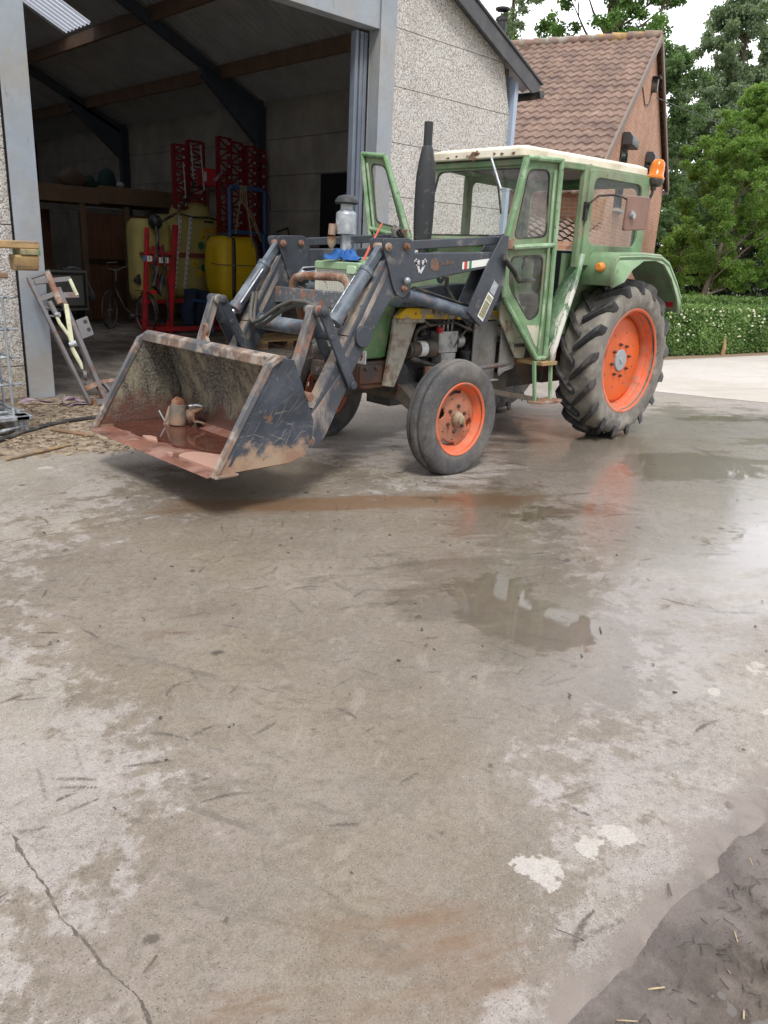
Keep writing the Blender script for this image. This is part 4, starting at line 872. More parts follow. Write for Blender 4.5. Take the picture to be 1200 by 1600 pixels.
def front_wheel(yc, sg):
    xc, zc = -2.44, .432
    g = MB(); half = [(.268, .070), (.285, .086), (.32, .098), (.36, .101), (.40, .098), (.424, .090), (.437, .079), (.445, .064), (.446, .054), (.440, .050), (.420, .047), (.419, .036), (.446, .032), (.454, .026), (.458, .014), (.458, 0)]
    pr = [(r, -t_) for r, t_ in half] + half[-2::-1]
    g.lathe(pr, (xc, yc, zc), 'y', 80)
    for i, (x, y, z) in enumerate(g.v):
        if z < .05:
            k = max(0, .05 - z) / .05; y = y + (y - yc) * .14 * k; z = max(.003, z)
            g.v[i] = (x, y, z)
    W = build('front_wheel', MB().cyl((xc, yc - .05, zc), (xc, yc + .05, zc), .06, 16), m['darksteel'], TR)
    build('tyre', g, m['tyre_front'], W, ang=50)
    o = sg; g = MB()
    g.lathe([(.262, o * .084), (.283, o * .090), (.290, o * .084), (.287, o * .076), (.272, o * .07), (.255, o * .06), (.245, o * .03), (.225, o * .01), (.215, -o * .02), (.225, -o * .05), (.26, -o * .08)], (xc, yc, zc), 'y', 56)
    build('rim', g, m['orange_dirty'], W, solid=.005, fix=False, ang=50)
    # disc with two hand holes left open
    g = MB(); dy = yc + o * .004; nr, na = 12, 72; rows = []
    for i in range(nr + 1):
        r = .02 + (.232 - .02) * i / nr; t_ = .030 - .02 * (r / .232) ** 2
        rows.append([(xc + r * math.cos(2 * PI * k / na), dy + o * t_, zc + r * math.sin(2 * PI * k / na)) for k in range(na + 1)])
    g.sheet(rows); keep = []
    for f in g.f:
        c = sum((Vector(g.v[i]) for i in f), Vector()) / 4; a = math.atan2(c.z - zc, c.x - xc); r = math.hypot(c.x - xc, c.z - zc)
        hole = any((((a - h + PI) % (2 * PI) - PI) * r / .042) ** 2 + ((r - .180) / .030) ** 2 < 1 for h in (2.85, -.3))
        gap = r > .205 and (a > 1.3 and a < 2.0 or a < -1.5 and a > -2.3)
        if not hole and not gap: keep.append(f)
    g.f = keep; g.m = [0] * len(keep); build('wheel_disc', g, m['orange_faded'], W, solid=.006, fix=True)
    g = MB(); g.lathe([(.062, .02 * o), (.058, .055 * o), (.045, .075 * o), (.036, .080 * o), (.034, .098 * o), (.022, .104 * o), (.001, .104 * o)], (xc, dy, zc), 'y', 24); build('hub', g, m['hubcream'], W)
    for k in range(6):
        a = 2 * PI * k / 6 + .35; c = Vector((xc + .1 * math.cos(a), dy, zc + .1 * math.sin(a))); g = MB(); g.cyl(c + V(0, o * .018, 0), c + V(0, o * .045, 0), .015, 6); g.cyl(c + V(0, o * .04, 0), c + V(0, o * .052, 0), .008, 8); build('wheel_bolt', g, m['iron'], W)
    for k in range(7):
        a = 2 * PI * k / 7 + .1; c = Vector((xc + .165 * math.cos(a), dy, zc + .165 * math.sin(a)))
        if abs((a - 2.85 + PI) % (2 * PI) - PI) > .3: build('rim_bolt', MB().cyl(c + V(0, o * .016, 0), c + V(0, o * .027, 0), .006, 6), m['iron'], W)
front_wheel(-.80, -1); front_wheel(.80, 1)
# ---- chassis
g = MB(); g.prism([(-.68, .40), (-.68, .47), (-.42, .52), (-.28, .62), (.28, .62), (.42, .52), (.68, .47), (.68, .40), (.4, .42), (.22, .49), (-.22, .49), (-.4, .42)], 'x', -2.51, -2.37)
g.cyl((-2.44, -.70, .36), (-2.44, -.66, .55), .05, 12); g.cyl((-2.44, .70, .36), (-2.44, .66, .55), .05, 12); build('front_axle', g, m['darksteel'], TR, bevel=.012)
g = MB(); g.prism([(-3.0, .66), (-3.0, .83), (-2.62, .83), (-2.58, .70), (-2.68, .62), (-2.94, .62)], 'y', -.29, .29); g.box(-3.06, -3.0, -.2, .2, .68, .80); g.box(-2.99, -2.75, -.305, -.29, .66, .80)
for x in (-2.93, -2.82, -2.70): g.cyl((x, -.32, .78), (x, -.30, .78), .016, 8)
build('front_support', g, m['rusty_dark'], TR, bevel=.012)
g = MB(); g.box(-2.55, -1.62, -.17, .17, .55, 1.18); g.box(-2.52, -1.7, -.20, .2, .90, 1.05); g.box(-2.5, -1.65, -.14, .14, .42, .55)
for k in range(4): g.cyl((-2.42 + k * .2, -.23, 1.0), (-2.42 + k * .2, -.17, 1.08), .035, 10)
g.box(-2.2, -1.9, -.24, -.17, .60, .72); g.cyl((-2.50, -.24, .68), (-2.50, -.10, .68), .13, 20)
E_ = build('engine', g, m['engine'], TR, bevel=.01)
g = MB(); g.cyl((-2.40, -.25, .90), (-2.31, -.25, .90), .062, 20); g.cyl((-2.42, -.25, .90), (-2.40, -.25, .90), .045, 20); g.cyl((-2.31, -.25, .90), (-2.23, -.25, .90), .05, 16); g.cyl((-2.23, -.25, .90), (-2.13, -.25, .90), .078, 20); g.cyl((-2.45, -.25, .90), (-2.42, -.25, .90), .075, 20); build('alternator', g, m['darksteel'], E_, bevel=.005)
g = MB(); g.cyl((-2.31, -.25, .90), (-2.23, -.25, .90), .066, 20); build('alternator_band', g, m['white'], E_)
g = MB(); g.box(-2.10, -1.86, -.30, -.20, .86, 1.04); g.box(-2.08, -1.90, -.32, -.21, .74, .86); g.cyl((-1.86, -.26, .95), (-1.78, -.26, .95), .06, 14)
for k in range(4): g.cyl((-2.07 + k * .055, -.26, 1.04), (-2.07 + k * .055, -.26, 1.13), .012, 8)
build('injection_pump', g, m['alu'], E_, bevel=.008)
g = MB(); g.cyl((-2.09, -.29, 1.03), (-2.09, -.29, 1.075), .03, 12); build('red_cap', g, m['redpaint'], E_)
g = MB()
g.tube([(-2.34, -.24, .95), (-2.35, -.25, 1.02), (-2.31, -.26, 1.07), (-2.23, -.26, 1.09)], .019, 10); g.tube([(-2.36, -.23, .83), (-2.30, -.26, .80), (-2.15, -.27, .76), (-2.02, -.28, .74)], .024, 10)
for k in range(4):
    x = -2.07 + k * .055; g.tube([(x, -.26, 1.13), (x + .02, -.25, 1.17), (x - .2 + .12 * k, -.2, 1.14), (-2.42 + k * .2, -.2, 1.08)], .005, 6)
g.tube([(-1.62, -.30, 1.14), (-1.72, -.32, 1.10), (-1.83, -.31, 1.0), (-1.95, -.28, .84), (-1.98, -.26, .76)], .010, 8); g.tube([(-1.7, -.26, .9), (-1.6, -.33, .78), (-1.4, -.3, .74), (-1.25, -.3, .72)], .012, 8); g.tube([(-1.75, -.26, .8), (-1.66, -.3, .98), (-1.5, -.3, 1.05)], .008, 8)
build('hose', g, m['rubber'], E_)
g = MB(); g.cyl((-1.72, -.28, .62), (-1.72, -.28, .84), .055, 14); g.cyl((-1.72, -.28, .84), (-1.72, -.28, .87), .062, 14); build('oil_filter', g, m['black'], E_)
g = MB(); g.cyl((-2.24, -.33, .64), (-2.24, -.33, .73), .03, 12); g.cyl((-2.24, -.33, .70), (-2.24, -.33, .76), .04, 8); g.cyl((-2.24, -.3, .73), (-2.0, -.46, .76), .024, 10); build('steering_lever', g, m['rust'], TR)
g = MB(); g.tube([(-2.36, -.50, .60), (-2.10, -.44, .72), (-1.12, -.40, .745)], .021, 10); g.ball((-1.12, -.41, .76), .04, 10); g.ball((-2.37, -.51, .60), .038, 10); build('drag_link', g, m['steelgrey'], TR)
g = MB(); g.box(-1.66, -.5, -.22, .22, .48, .98); g.box(-.55, .28, -.3, .3, .50, .98); g.cyl((0, -.56, .757), (0, .56, .757), .13, 20); g.lathe([(.15, -.5), (.22, -.42), (.24, -.3)], (0, 0, .757), 'y', 24); g.lathe([(.15, .5), (.22, .42), (.24, .3)], (0, 0, .757), 'y', 24); g.box(-1.4, -1.15, -.33, -.2, .46, .66)
build('gearbox', g, m['darksteel'], TR, bevel=.015)
g = MB(); g.box(.25, .62, -.08, .08, .45, .62); g.tube([(.2, -.3, .55), (.75, -.36, .42)], .03, 8); g.tube([(.2, .3, .55), (.75, .36, .42)], .03, 8); build('drawbar', g, m['darksteel'], TR, bevel=.01)
# grey diagonal leg plates and the yellow rail (both sides)
for s in (-1, 1):
    y0, y1 = (s * .345, s * .315)
    g = MB(); g.prism([(-2.765, .64), (-2.65, .62), (-2.56, .80), (-2.43, 1.12), (-2.36, 1.12), (-2.36, 1.155), (-2.68, 1.16), (-2.71, .95)], 'y', y0, y1); g.box(-2.66, -2.36, s * .29, s * .37, 1.125, 1.16)
    build('leg_plate', g, m['greycream'], TR, bevel=.006)
    g = MB(); g.prism(rpoly([(-2.70, 1.16), (-1.38, 1.13), (-1.38, 1.205), (-2.60, 1.245)], .035, 4), 'y', s * .385, s * .325); build('side_rail', g, m['yellowrail'], TR, bevel=.006)
# loader side panels + brackets
    g = MB(); g.prism([(-2.72, 1.25), (-2.55, 1.385), (-2.08, 1.43), (-1.80, 1.435), (-1.58, 1.60), (-1.52, 1.60), (-1.62, 1.25)], 'y', s * .42, s * .30); build('loader_bracket', g, m['loader'], TR, bevel=.006)
    g = MB(); g.bar((-1.97, s * .44, 1.34), (-1.62, s * .44, 1.56), .02, .018); g.ring([(-2.27 + .045 * math.cos(k), s * .43, 1.485 + .055 * math.sin(k)) for k in np.linspace(0, 2 * PI, 16, False)], [(-2.27 + .02 * math.cos(k), s * .43, 1.49 + .026 * math.sin(k)) for k in np.linspace(0, 2 * PI, 16, False)], (0, .012, 0)); build('lifting_eye', g, m['loader'], TR)
# ---- hood
g = MB(); side = [(-2.945, .845), (-2.965, 1.515), (-2.93, 1.565), (-2.5, 1.60), (-1.5, 1.685), (-1.5, 1.22), (-2.60, 1.235), (-2.67, 1.0), (-2.70, .845)]
g.prism(side, 'y', -.285, .285); build('hood', g, m['green'], TR, bevel=.03)
g = MB(); g.prism([(-2.95, .86), (-2.955, 1.20), (-2.625, 1.215), (-2.69, 1.0), (-2.72, .86)], 'y', -.292, -.286); build('hood_side_panel', g, m['green_dark'], TR, bevel=.004)
g = MB(); g.box(-1.56, -1.40, -.30, .30, 1.15, 1.76); g.box(-1.5, -1.2, -.42, .42, 1.40, 1.80); build('cowl', g, m['green'], TR, bevel=.03)
g = MB(); g.box(-2.972, -2.962, -.245, .245, .93, 1.50); build('radiator', g, m['black'], TR)
g = MB()
for k in range(25):
    y = -.245 + .49 * k / 24; g.box(-2.985, -2.979, y - .0055, y + .0055, .93, 1.50)
for k in range(33):
    z = .93 + .57 * k / 32; g.box(-2.9785, -2.974, -.245, .245, z - .0052, z + .0052)
g.ring([(-2.99, -.262, .915), (-2.99, .262, .915), (-2.99, .262, 1.515), (-2.99, -.262, 1.515)], [(-2.99, -.24, .935), (-2.99, .24, .935), (-2.99, .24, 1.495), (-2.99, -.24, 1.495)], (.022, 0, 0))
build('grille', g, m['mesh_white'], TR, fix=False)
g = MB(); g.prism(rpoly([(-.262, 1.50), (.262, 1.50), (.262, 1.56), (-.262, 1.56)], .03, 4), 'x', -3.0, -2.96); build('grille_cap', g, m['green_pale'], TR, bevel=.008)
g = MB(); g.prism(rpoly([(-.235, 1.475), (-.135, 1.475), (-.135, 1.535), (-.235, 1.535)], .02, 4), 'x', -3.012, -2.99); build('badge', g, M('pale green badge', (.50, .68, .47), .35, var=.05), TR, bevel=.004)
g = MB(); g.box(-3.004, -2.994, -.375, -.17, .825, .925); pl = build('number_plate', g, m['plate_white'], TR, bevel=.003)
text('9', .095, m['red_ink'], pl, 'plate_digit', frame_mat((-3.0065, -.325, .876), (0, -1, 0), (0, 0, 1)))
# exhaust, pre-cleaner
g = MB(); ex, ey = -2.06, .0
g.lathe([(.03, 1.62), (.03, 1.72), (.072, 1.745), (.080, 1.85), (.084, 2.05), (.080, 2.25), (.066, 2.36), (.048, 2.455), (.040, 2.475), (.036, 2.48), (.036, 2.655), (.029, 2.655), (.029, 2.5)], (ex, ey, 0), 'z', 28); build('exhaust_pipe', g, m['exhaust'], TR, fix=False)
g = MB(); px_, py_ = -2.91, 0
g.lathe([(.040, 1.54), (.040, 1.755), (.076, 1.762), (.078, 1.90), (.073, 1.915), (.045, 1.935), (.044, 1.985)], (px_, py_, 0), 'z', 24); pc = build('air_pre_cleaner', g, m['galv'], TR, fix=False)
g = MB(); g.lathe([(.046, 1.975), (.082, 1.975), (.090, 1.985), (.085, 2.005), (.062, 2.03), (.025, 2.04), (.001, 2.042)], (px_, py_, 0), 'z', 24); build('rain_cap', g, m['exhaust'], pc)
g = MB(); g.cyl((px_ - .085, py_ + .045, 1.80), (px_ - .05, py_ + .03, 1.82), .025, 10); g.tube([(px_ - .09, py_ + .05, 1.83), (px_ - .095, py_ + .052, 1.75)], .030, 12); build('elbow', g, m['rust'], pc)
g = MB(); g.tube([(px_ - .095, py_ + .052, 1.74), (px_ - .095, py_ + .052, 1.69), (px_ - .095, py_ + .052, 1.655)], [.034, .034, .015], 12); build('dust_bowl', g, m['hubcream'], pc)

# ---- cab
A = lambda s: (Vector((-1.575, s * .50, 1.77)), Vector((-1.40, s * .50, 2.43)))
def yb(x, s): return s * (.52 + .14 * (x + 1.4) / .64 if x < -.76 else .66 + .045 * (x + .76) / .96)
g = MB()
for s in (-1, 1):
    a, b = A(s); a = a + V(.03, 0, 0); b = b + V(.03, 0, 0); g.bar(a, b, .028, .05, up=(1, 0, 0)); g.bar(a, (a[0] + .19, s * .50, 1.30), .04, .05, up=(1, 0, 0))
    g.bar((-.76, s * .66, 1.60), (-.76, s * .66, 2.44), .055, .06, up=(1, 0, 0)); g.bar((-1.40, s * .50, 2.425), (-.76, s * .66, 2.425), .05, .055); g.bar((-.76, s * .66, 2.425), (.20, s * .705, 2.43), .045, .05)
    g.bar((.19, s * .705, 1.70), (.20, s * .705, 2.43), .055, .055, up=(1, 0, 0))
g.bar((-1.40, -.5, 2.42), (-1.40, .5, 2.42), .055, .07); g.bar((-1.58, -.5, 1.775), (-1.58, .5, 1.775), .05, .06); g.bar((.2, -.7, 2.42), (.2, .7, 2.42), .05, .06); g.bar((.2, -.7, 1.72), (.2, .7, 1.72), .05, .06)
cab = build('cab_frame', g, m['green'], TR, bevel=.008)
# windscreen: frame, gasket and pane on the sloping front
def wsp(y, t_): return (-1.565 + .175 * t_ - .012, y, 1.79 + .62 * t_)
def loop(pts, f, r, n=4): return [f(*p) for p in rpoly(pts, r, n)]
o_ = loop([(-.515, -.03), (.515, -.03), (.515, 1.03), (-.515, 1.03)], wsp, .02); i_ = loop([(-.495, .05), (.475, .05), (.455, .93), (-.495, .93)], wsp, .07); i2 = loop([(-.485, .068), (.462, .068), (.442, .914), (-.485, .914)], wsp, .07)
ws = build('windscreen', MB().add(i_, [tuple(range(len(i_)))]), m['glass'], TR, fix=False)
g = MB(); g.ring(o_, i_, (.03, 0, 0)); build('screen_frame', g, m['green'], ws, bevel=.004)
g = MB(); g.ring([(p[0] - .004, p[1], p[2]) for p in i_], [(p[0] - .004, p[1], p[2]) for p in i2], (.016, 0, 0)); build('gasket', g, m['rubber'], ws)
g = MB(); g.tube([(-1.47, -.19, 2.45), (-1.475, -.20, 2.43), (-1.52, -.36, 2.19)], .011, 8); wpr = build('wiper_arm', g, m['galv'], ws); g = MB(); g.bar((-1.505, -.31, 2.235), (-1.57, -.52 + .1, 2.0), .010, .018); build('wiper_blade', g, m['black'], wpr)
# roof
def rf_(x): return .53 + .19 * (x + 1.47) / 1.71
g = MB(); lo = rpoly([(-1.475, -rf_(-1.475)), (.24, -rf_(.24)), (.24, rf_(.24)), (-1.475, rf_(-1.475))], .05, 3)
c0 = [(x, y, 2.445 - .0 * x) for x, y in lo]; c1 = [(x * .995, y * .99, 2.515) for x, y in lo]; c2 = [(x * .93 - .03, y * .9, 2.54) for x, y in lo]; n = len(lo)
g.add(c0 + c1 + c2, [tuple(range(n))] + [(k, (k + 1) % n, n + (k + 1) % n, n + k) for k in range(n)] + [(n + k, n + (k + 1) % n, 2 * n + (k + 1) % n, 2 * n + k) for k in range(n)] + [tuple(range(2 * n, 3 * n))])
roof = build('cab_roof', g, m['cream'], TR, bevel=.01)
g = MB(); g.slab([(x * .97, y * .96, 2.43) for x, y in lo], (0, 0, .013)); build('roof_lining', g, m['black'], roof)
g = MB()
for (y, w_, h_, dz) in ((.02, .10, .05, 0), (-.03, .045, .03, .022), (-.22, .022, .014, .01), (-.30, .03, .018, .004), (.30, .03, .012, 0), (-.42, .03, .02, .004), (.2, .02, .012, .01)):
    pts = [(y + w_ * (.5 + .28 * math.sin(5 * a + y * 40)) * math.cos(a), 2.468 + dz + h_ * (.55 + .3 * math.sin(3 * a + y * 90)) * math.sin(a)) for a in np.linspace(0, 2 * PI, 18, False)]
    g.prism(pts, 'x', -1.4785, -1.472)
for (x, w_, h_) in ((-1.0, .05, .022), (-.62, .045, .02), (-1.18, .035, .022)):
    yy = -rf_(x); pts = [(x + w_ * (.5 + .28 * math.sin(5 * a + x * 40)) * math.cos(a), 2.456 + h_ * (.6 + .3 * math.sin(3 * a + x * 90)) * math.sin(a)) for a in np.linspace(0, 2 * PI, 18, False)]
    g.prism(pts, 'y', yy - .004, yy + .012)
build('rust_blister', g, m['rust'], roof)['kind'] = 'stuff'
# rear side windows
for s in (-1, 1):
    f = lambda x, z: (x, yb(x, s) + s * .012, z)
    o_ = loop([(-.73, 1.62), (.235, 1.64), (.225, 2.44), (-.73, 2.42)], f, .03); i_ = loop([(-.655, 1.80), (.12, 1.81), (.105, 2.36), (-.66, 2.36)], f, .09)
    g = MB(); g.ring(o_, i_, (0, s * .03, 0)); sp = build('side_panel', g, m['green'], TR, bevel=.006)
    build('side_window', MB().add([(x, y + s * .01, z) for x, y, z in i_], [tuple(range(len(i_)))]), m['glass'], sp, fix=False)
# rear window
o_ = [(.232, y, z) for y, z in rpoly([(-.70, 1.66), (.70, 1.66), (.70, 2.42), (-.70, 2.42)], .03)]; i_ = [(.232, y, z) for y, z in rpoly([(-.62, 1.74), (.62, 1.74), (.62, 2.35), (-.62, 2.35)], .08)]
g = MB(); g.ring(o_, i_, (.02, 0, 0)); rw_ = build('rear_frame', g, m['green'], TR); build('rear_window', MB().add([(x + .008, y, z) for x, y, z in i_], [tuple(range(len(i_)))]), m['glass'], rw_, fix=False)
# near door, standing slightly ajar
def dn(x, z):
    t_ = (x + 1.57) / .55; return (x, -.535 - .135 * t_, z)
def door(f, th, name):
    up_o = [(-1.485, 2.44), (-1.125, 2.45), (-1.10, 1.765), (-1.635, 1.73)]; up_i = [(-1.44, 2.35), (-1.22, 2.365), (-1.185, 1.835), (-1.53, 1.80)]
    O_ = loop(up_o, f, .015); I_ = loop(up_i, f, .06)
    D = build(name, MB().ring(O_, I_, th), m['green'], TR, bevel=.005)
    cen = [(sum(p[i] for p in I_) / len(I_)) for i in range(3)]
    I2 = [tuple(lerp(Vector(p), Vector(cen), .045)) for p in I_]
    g = MB(); hv = Vector(th) * .25; g.ring([tuple(Vector(p) - hv * .4) for p in I_], [tuple(Vector(p) - hv * .4) for p in I2], tuple(hv * 3)); build('gasket', g, m['rubber'], D)
    build('upper_pane', MB().add([tuple(Vector(p) + hv) for p in I_], [tuple(range(len(I_)))]), m['glass_door'], D, fix=False)
    lo_o = [(-1.635, 1.725), (-1.10, 1.76), (-1.075, .82), (-1.185, .81), (-1.60, 1.33)]; lo_i = [(-1.545, 1.665), (-1.195, 1.695), (-1.185, 1.19), (-1.29, 1.13), (-1.535, 1.42)]
    O_ = loop(lo_o, f, .015); I_ = loop(lo_i, f, .06)
    build('lower_door_panel', MB().ring(O_, I_, th), m['green'], D, bevel=.005)
    build('lower_pane', MB().add([tuple(Vector(p) + hv) for p in I_], [tuple(range(len(I_)))]), m['glass_dirty'], D, fix=False)
    cen = [(sum(p[i] for p in I_) / len(I_)) for i in range(3)]; I2 = [tuple(lerp(Vector(p), Vector(cen), .05)) for p in I_]
    g = MB(); g.ring([tuple(Vector(p) - hv * .4) for p in I_], [tuple(Vector(p) - hv * .4) for p in I2], tuple(hv * 3)); build('gasket', g, m['rubber'], D)
    # welded tube edges standing proud
    g = MB(); pr_ = Vector(th) * -.9
    P_ = lambda x, z: Vector(f(x, z)) + pr_
    for a, b in (((-1.63, 1.73), (-1.485, 2.43)), ((-1.13, 2.44), (-1.085, .82)), ((-1.485, 2.43), (-1.13, 2.44)), ((-1.63, 1.73), (-1.60, 1.33)), ((-1.60, 1.33), (-1.18, .81)), ((-1.18, .81), (-1.085, .82)), ((-1.55, 1.735), (-1.12, 1.775))):
        g.tube([P_(*a), P_(*b)], .021, 8)
    g.tube([P_(-1.19, 2.36), P_(-1.16, 1.2), P_(-1.17, .9)], .012, 8)
    build('door_tube', g, m['green_worn'], D)
    g = MB(); g.slab(loop([(-1.31, 1.10), (-1.17, 1.10), (-1.15, .93), (-1.18, .91)], lambda x, z: tuple(Vector(f(x, z)) - hv * .6), .02), tuple(hv * .5)); build('worn_patch', g, m['creamgreen'], D)
    g = MB(); c = P_(-1.61, 1.76); g.obox(c + pr_ * .6, (.10, .035, .085)); build('hinge', g, m['rust'], D, bevel=.008)
    g = MB(); g.tube([P_(-1.10, 1.32), P_(-1.10, 1.32) + Vector(th) * 3, P_(-1.02, 1.34) + Vector(th) * 3], .012, 8); build('handle', g, m['chrome'], D)
    return D
door(dn, (0, .024, 0), 'cab_door')
def df(x, z):  # far door swung right open: measured corners (y, z) in the plane across the tractor
    u = (x + 1.60) / .52; v = (z - 1.74) / .70
    y0 = .60 + .49 * u; yy = y0 + v * (.235 - .07 * u); return (-1.62 - .03 * u, yy, z + .06 + .03 * u * (v > 0))
door(df, (.024, 0, 0), 'cab_door')
# cowl side, floor, skirt panels
for s in (-1, 1):
    g = MB(); g.prism([(-1.545, 1.30), (-1.53, 1.14), (-1.25, .80), (-1.14, .79), (-1.10, 1.0), (-1.28, 1.30)], 'y', s * .485, s * .46); build('cowl_side', g, m['creamgreen'], TR, bevel=.005)
    g = MB(); g.prism([(-1.56, 1.78), (-1.56, 1.28), (-1.40, 1.28), (-1.40, 1.78)], 'y', s * .47, s * .44); build('cowl_upper', g, m['green'], TR, bevel=.005)
    # flaking skirt in front of the rear wheel
    rows = []
    for (xo, xi, z) in ((-.70, -.50, 1.72), (-.73, -.60, 1.60), (-.77, -.70, 1.45), (-.85, -.82, 1.25), (-.93, -.90, 1.05), (-.98, -.93, .90), (-1.0, -.93, .78)):
        rows.append([(xo - .02, s * .735, z), (xo - .045, s * .715, z), (lerp(xo, xi, .5) - .05, s * .62, z), (xi - .02, s * .50, z), (xi + .03, s * .47, z)])
    g = MB(); g.sheet(rows); build('wheel_skirt', g, m['flaky'], TR, solid=.012, ang=60)
    g = MB(); g.box(-1.19, -.97, s * .44, s * .735, .755, .79); build('step_board', g, m['woodpale'], TR, bevel=.004)
    [build('step_rod', MB().bar(a_, b_, .026, .026, up=(1, 0, 0)), m['green_worn'], TR) for a_, b_ in (((-1.28, s * .70, .80), (-1.24, s * .72, .45)), ((-1.02, s * .70, .76), (-1.0, s * .72, .44)))]
    g = MB(); g.prism(rpoly([(-1.30, s * .66), (-.96, s * .64), (-.90, s * .80), (-1.0, s * .83), (-1.26, s * .79)], .05, 4), 'z', .425, .45); build('step_plate', g, m['rust'], TR, bevel=.006)
    g = MB(); g.bar((-1.75, s * .30, .56), (-1.2, s * .72, .455), .05, .04); build('step_bar', g, m['darksteel'], TR)
    # rear fender
    top = [(-.62, 1.46), (-.60, 1.69), (-.56, 1.735), (-.10, 1.755), (.22, 1.75), (.38, 1.70), (.60, 1.52), (.73, 1.38), (.77, 1.22)]
    rows = [[(x, s * y, z) for y in (.52, .62, .955, .975, .98)] for x, z in top]
    for r_ in rows: r_[3] = (r_[3][0], r_[3][1], r_[3][2] - .012); r_[4] = (r_[4][0], r_[4][1], r_[4][2] - .05)
    g = MB(); g.sheet(rows); fd = build('fender', g, m['green'], TR, solid=.014, ang=50)
    arch = [(-.60, 1.45), (-.42, 1.50), (-.30, 1.61), (-.12, 1.69), (.10, 1.70), (.28, 1.67), (.47, 1.545), (.64, 1.37), (.735, 1.21)]
    g = MB(); g.sheet([[(x, s * .978, z - .02) for x, z in top], [(x, s * .978, z) for x, z in arch]]); g.sheet([[(x, s * .978, z) for x, z in arch], [(x, s * .955, z + .005) for x, z in arch]]); build('fender_lip', g, m['green_pale'], fd, solid=.012, ang=60)
    g = MB(); g.tube([(-.615, s * .85, 1.615), (-.65, s * .85, 1.615), (-.675, s * .85, 1.615)], [.042, .042, .030], 16); build('indicator', g, m['amber'], fd, bevel=.006)
    g = MB(); g.box(.74, .775, s * .72, s * .90, 1.26, 1.36); build('tail_lamp', g, m['redpaint'], fd, bevel=.008)
    # inner wheel housing up to the seat
    g = MB(); g.prism([(-.74, 1.0), (-.74, 1.72), (.24, 1.72), (.24, 1.0)], 'y', s * .50, s * .525); build('wheelhouse', g, m['green'], TR)
# battery box bracket
g = MB(); g.box(-1.72, -1.40, -.36, -.345, .60, 1.12); g.prism([(-1.40, .64), (-1.40, 1.18), (-1.36, 1.18), (-1.18, .80), (-1.26, .70)], 'y', -.42, -.40); g.box(-1.72, -1.40, -.42, -.36, .60, .612)
q_ = [(-1.42, -.425, .66), (-1.42, -.425, 1.22), (-1.375, -.425, 1.22), (-1.16, -.425, .82), (-1.20, -.425, .70)]; q2 = [(-1.395, -.425, .70), (-1.395, -.425, 1.14), (-1.375, -.425, 1.14), (-1.20, -.425, .82), (-1.225, -.425, .74)]
g.ring(q_, q2, (0, .012, 0)); build('battery_box', g, M('grey box paint', (.25, .25, .24), .5, var=.15, layers=[(RUST, 6, .08, 1), (MUD, 5, .15, 2)]), TR, bevel=.004)
# seat, steering wheel, dash, levers
g = MB(); g.box(-.42, .0, -.25, .25, 1.20, 1.32); g.obox((.04, 0, 1.53), (.12, .46, .46), Matrix.Rotation(rad(8), 3, 'Y')); g.obox((-.2, -.28, 1.45), (.34, .06, .06)); g.obox((-.2, .28, 1.45), (.34, .06, .06)); g.box(-.35, -.1, -.15, .15, .98, 1.2); build('seat', g, m['seat'], TR, bevel=.04)
g = MB(); c = Vector((-.92, 0, 1.58)); Rm = Matrix.Rotation(rad(-35), 3, 'Y'); pts = [c + Rm @ Vector((.20 * math.cos(a), .20 * math.sin(a), 0)) for a in np.linspace(0, 2 * PI, 33)]
g.tube(pts, .016, 8, cap=False); [g.tube([c, c + Rm @ Vector((.2 * math.cos(a), .2 * math.sin(a), 0))], .010, 6) for a in (0.3, 2.4, 4.5)]; g.tube([c, c + Rm @ Vector((0, 0, -.4))], .025, 10); build('steering_wheel', g, m['black'], TR)
g = MB(); g.box(-1.40, -1.12, -.30, .30, 1.05, 1.50); build('dashboard', g, m['green'], TR, bevel=.04)
g = MB(); g.box(-1.3, -.05, -.5, .5, .90, .93); build('cab_floor', g, m['darksteel'], TR)
for (x, y) in ((-.6, -.22), (-.55, .2), (-.7, -.30)): g = MB(); g.tube([(x, y, .95), (x + .03, y, 1.25), (x - .03, y - .02, 1.42)], .010, 6); g.ball((x - .03, y - .02, 1.43), .025, 8); build('gear_lever', g, m['black'], TR)
# mirror and beacon
g = MB(); g.tube([(-.72, -.70, 2.07), (-.74, -.73, 2.14), (-.72, -.80, 2.20), (-.60, -.86, 2.215), (-.50, -.90, 2.21), (-.42, -.91, 2.185), (-.39, -.915, 2.10)], .010, 8); g.box(-.765, -.725, -.715, -.68, 2.0, 2.15); ma = build('mirror_arm', g, m['black'], TR)
g = MB(); mv = lambda u, z: (-.445 + u * .80, -.925 - .02 * (1 - (z - 2.09) ** 2 * 20) + u * -.05, z)
lp_ = rpoly([(-.02, 2.225), (.42, 2.235), (.41, 1.955), (-.03, 1.93)], .035, 4); g.slab([mv(u, z) for u, z in lp_], (0, .025, 0)); build('mirror', g, m['mirrorback'], ma, bevel=.008)
g = MB(); g.cyl((-.385, -.945, 2.05), (-.385, -.945, 2.10), .018, 8); g.cyl((-.385, -.975, 2.06), (-.385, -.935, 2.06), .026, 10); build('mirror_clamp', g, m['galv'], ma)
g = MB(); bx_, by_ = .27, -.76
g.tube([(.20, -.70, 2.20), (.24, -.74, 2.22), (.262, by_, 2.30), (bx_, by_, 2.36)], .014, 8); g.bar((.2, -.71, 1.98), (.2, -.71, 2.44), .04, .03, up=(1, 0, 0)); g.cyl((bx_, by_, 2.33), (bx_, by_, 2.38), .028, 10); bm_ = build('beacon_stem', g, m['black'], TR)
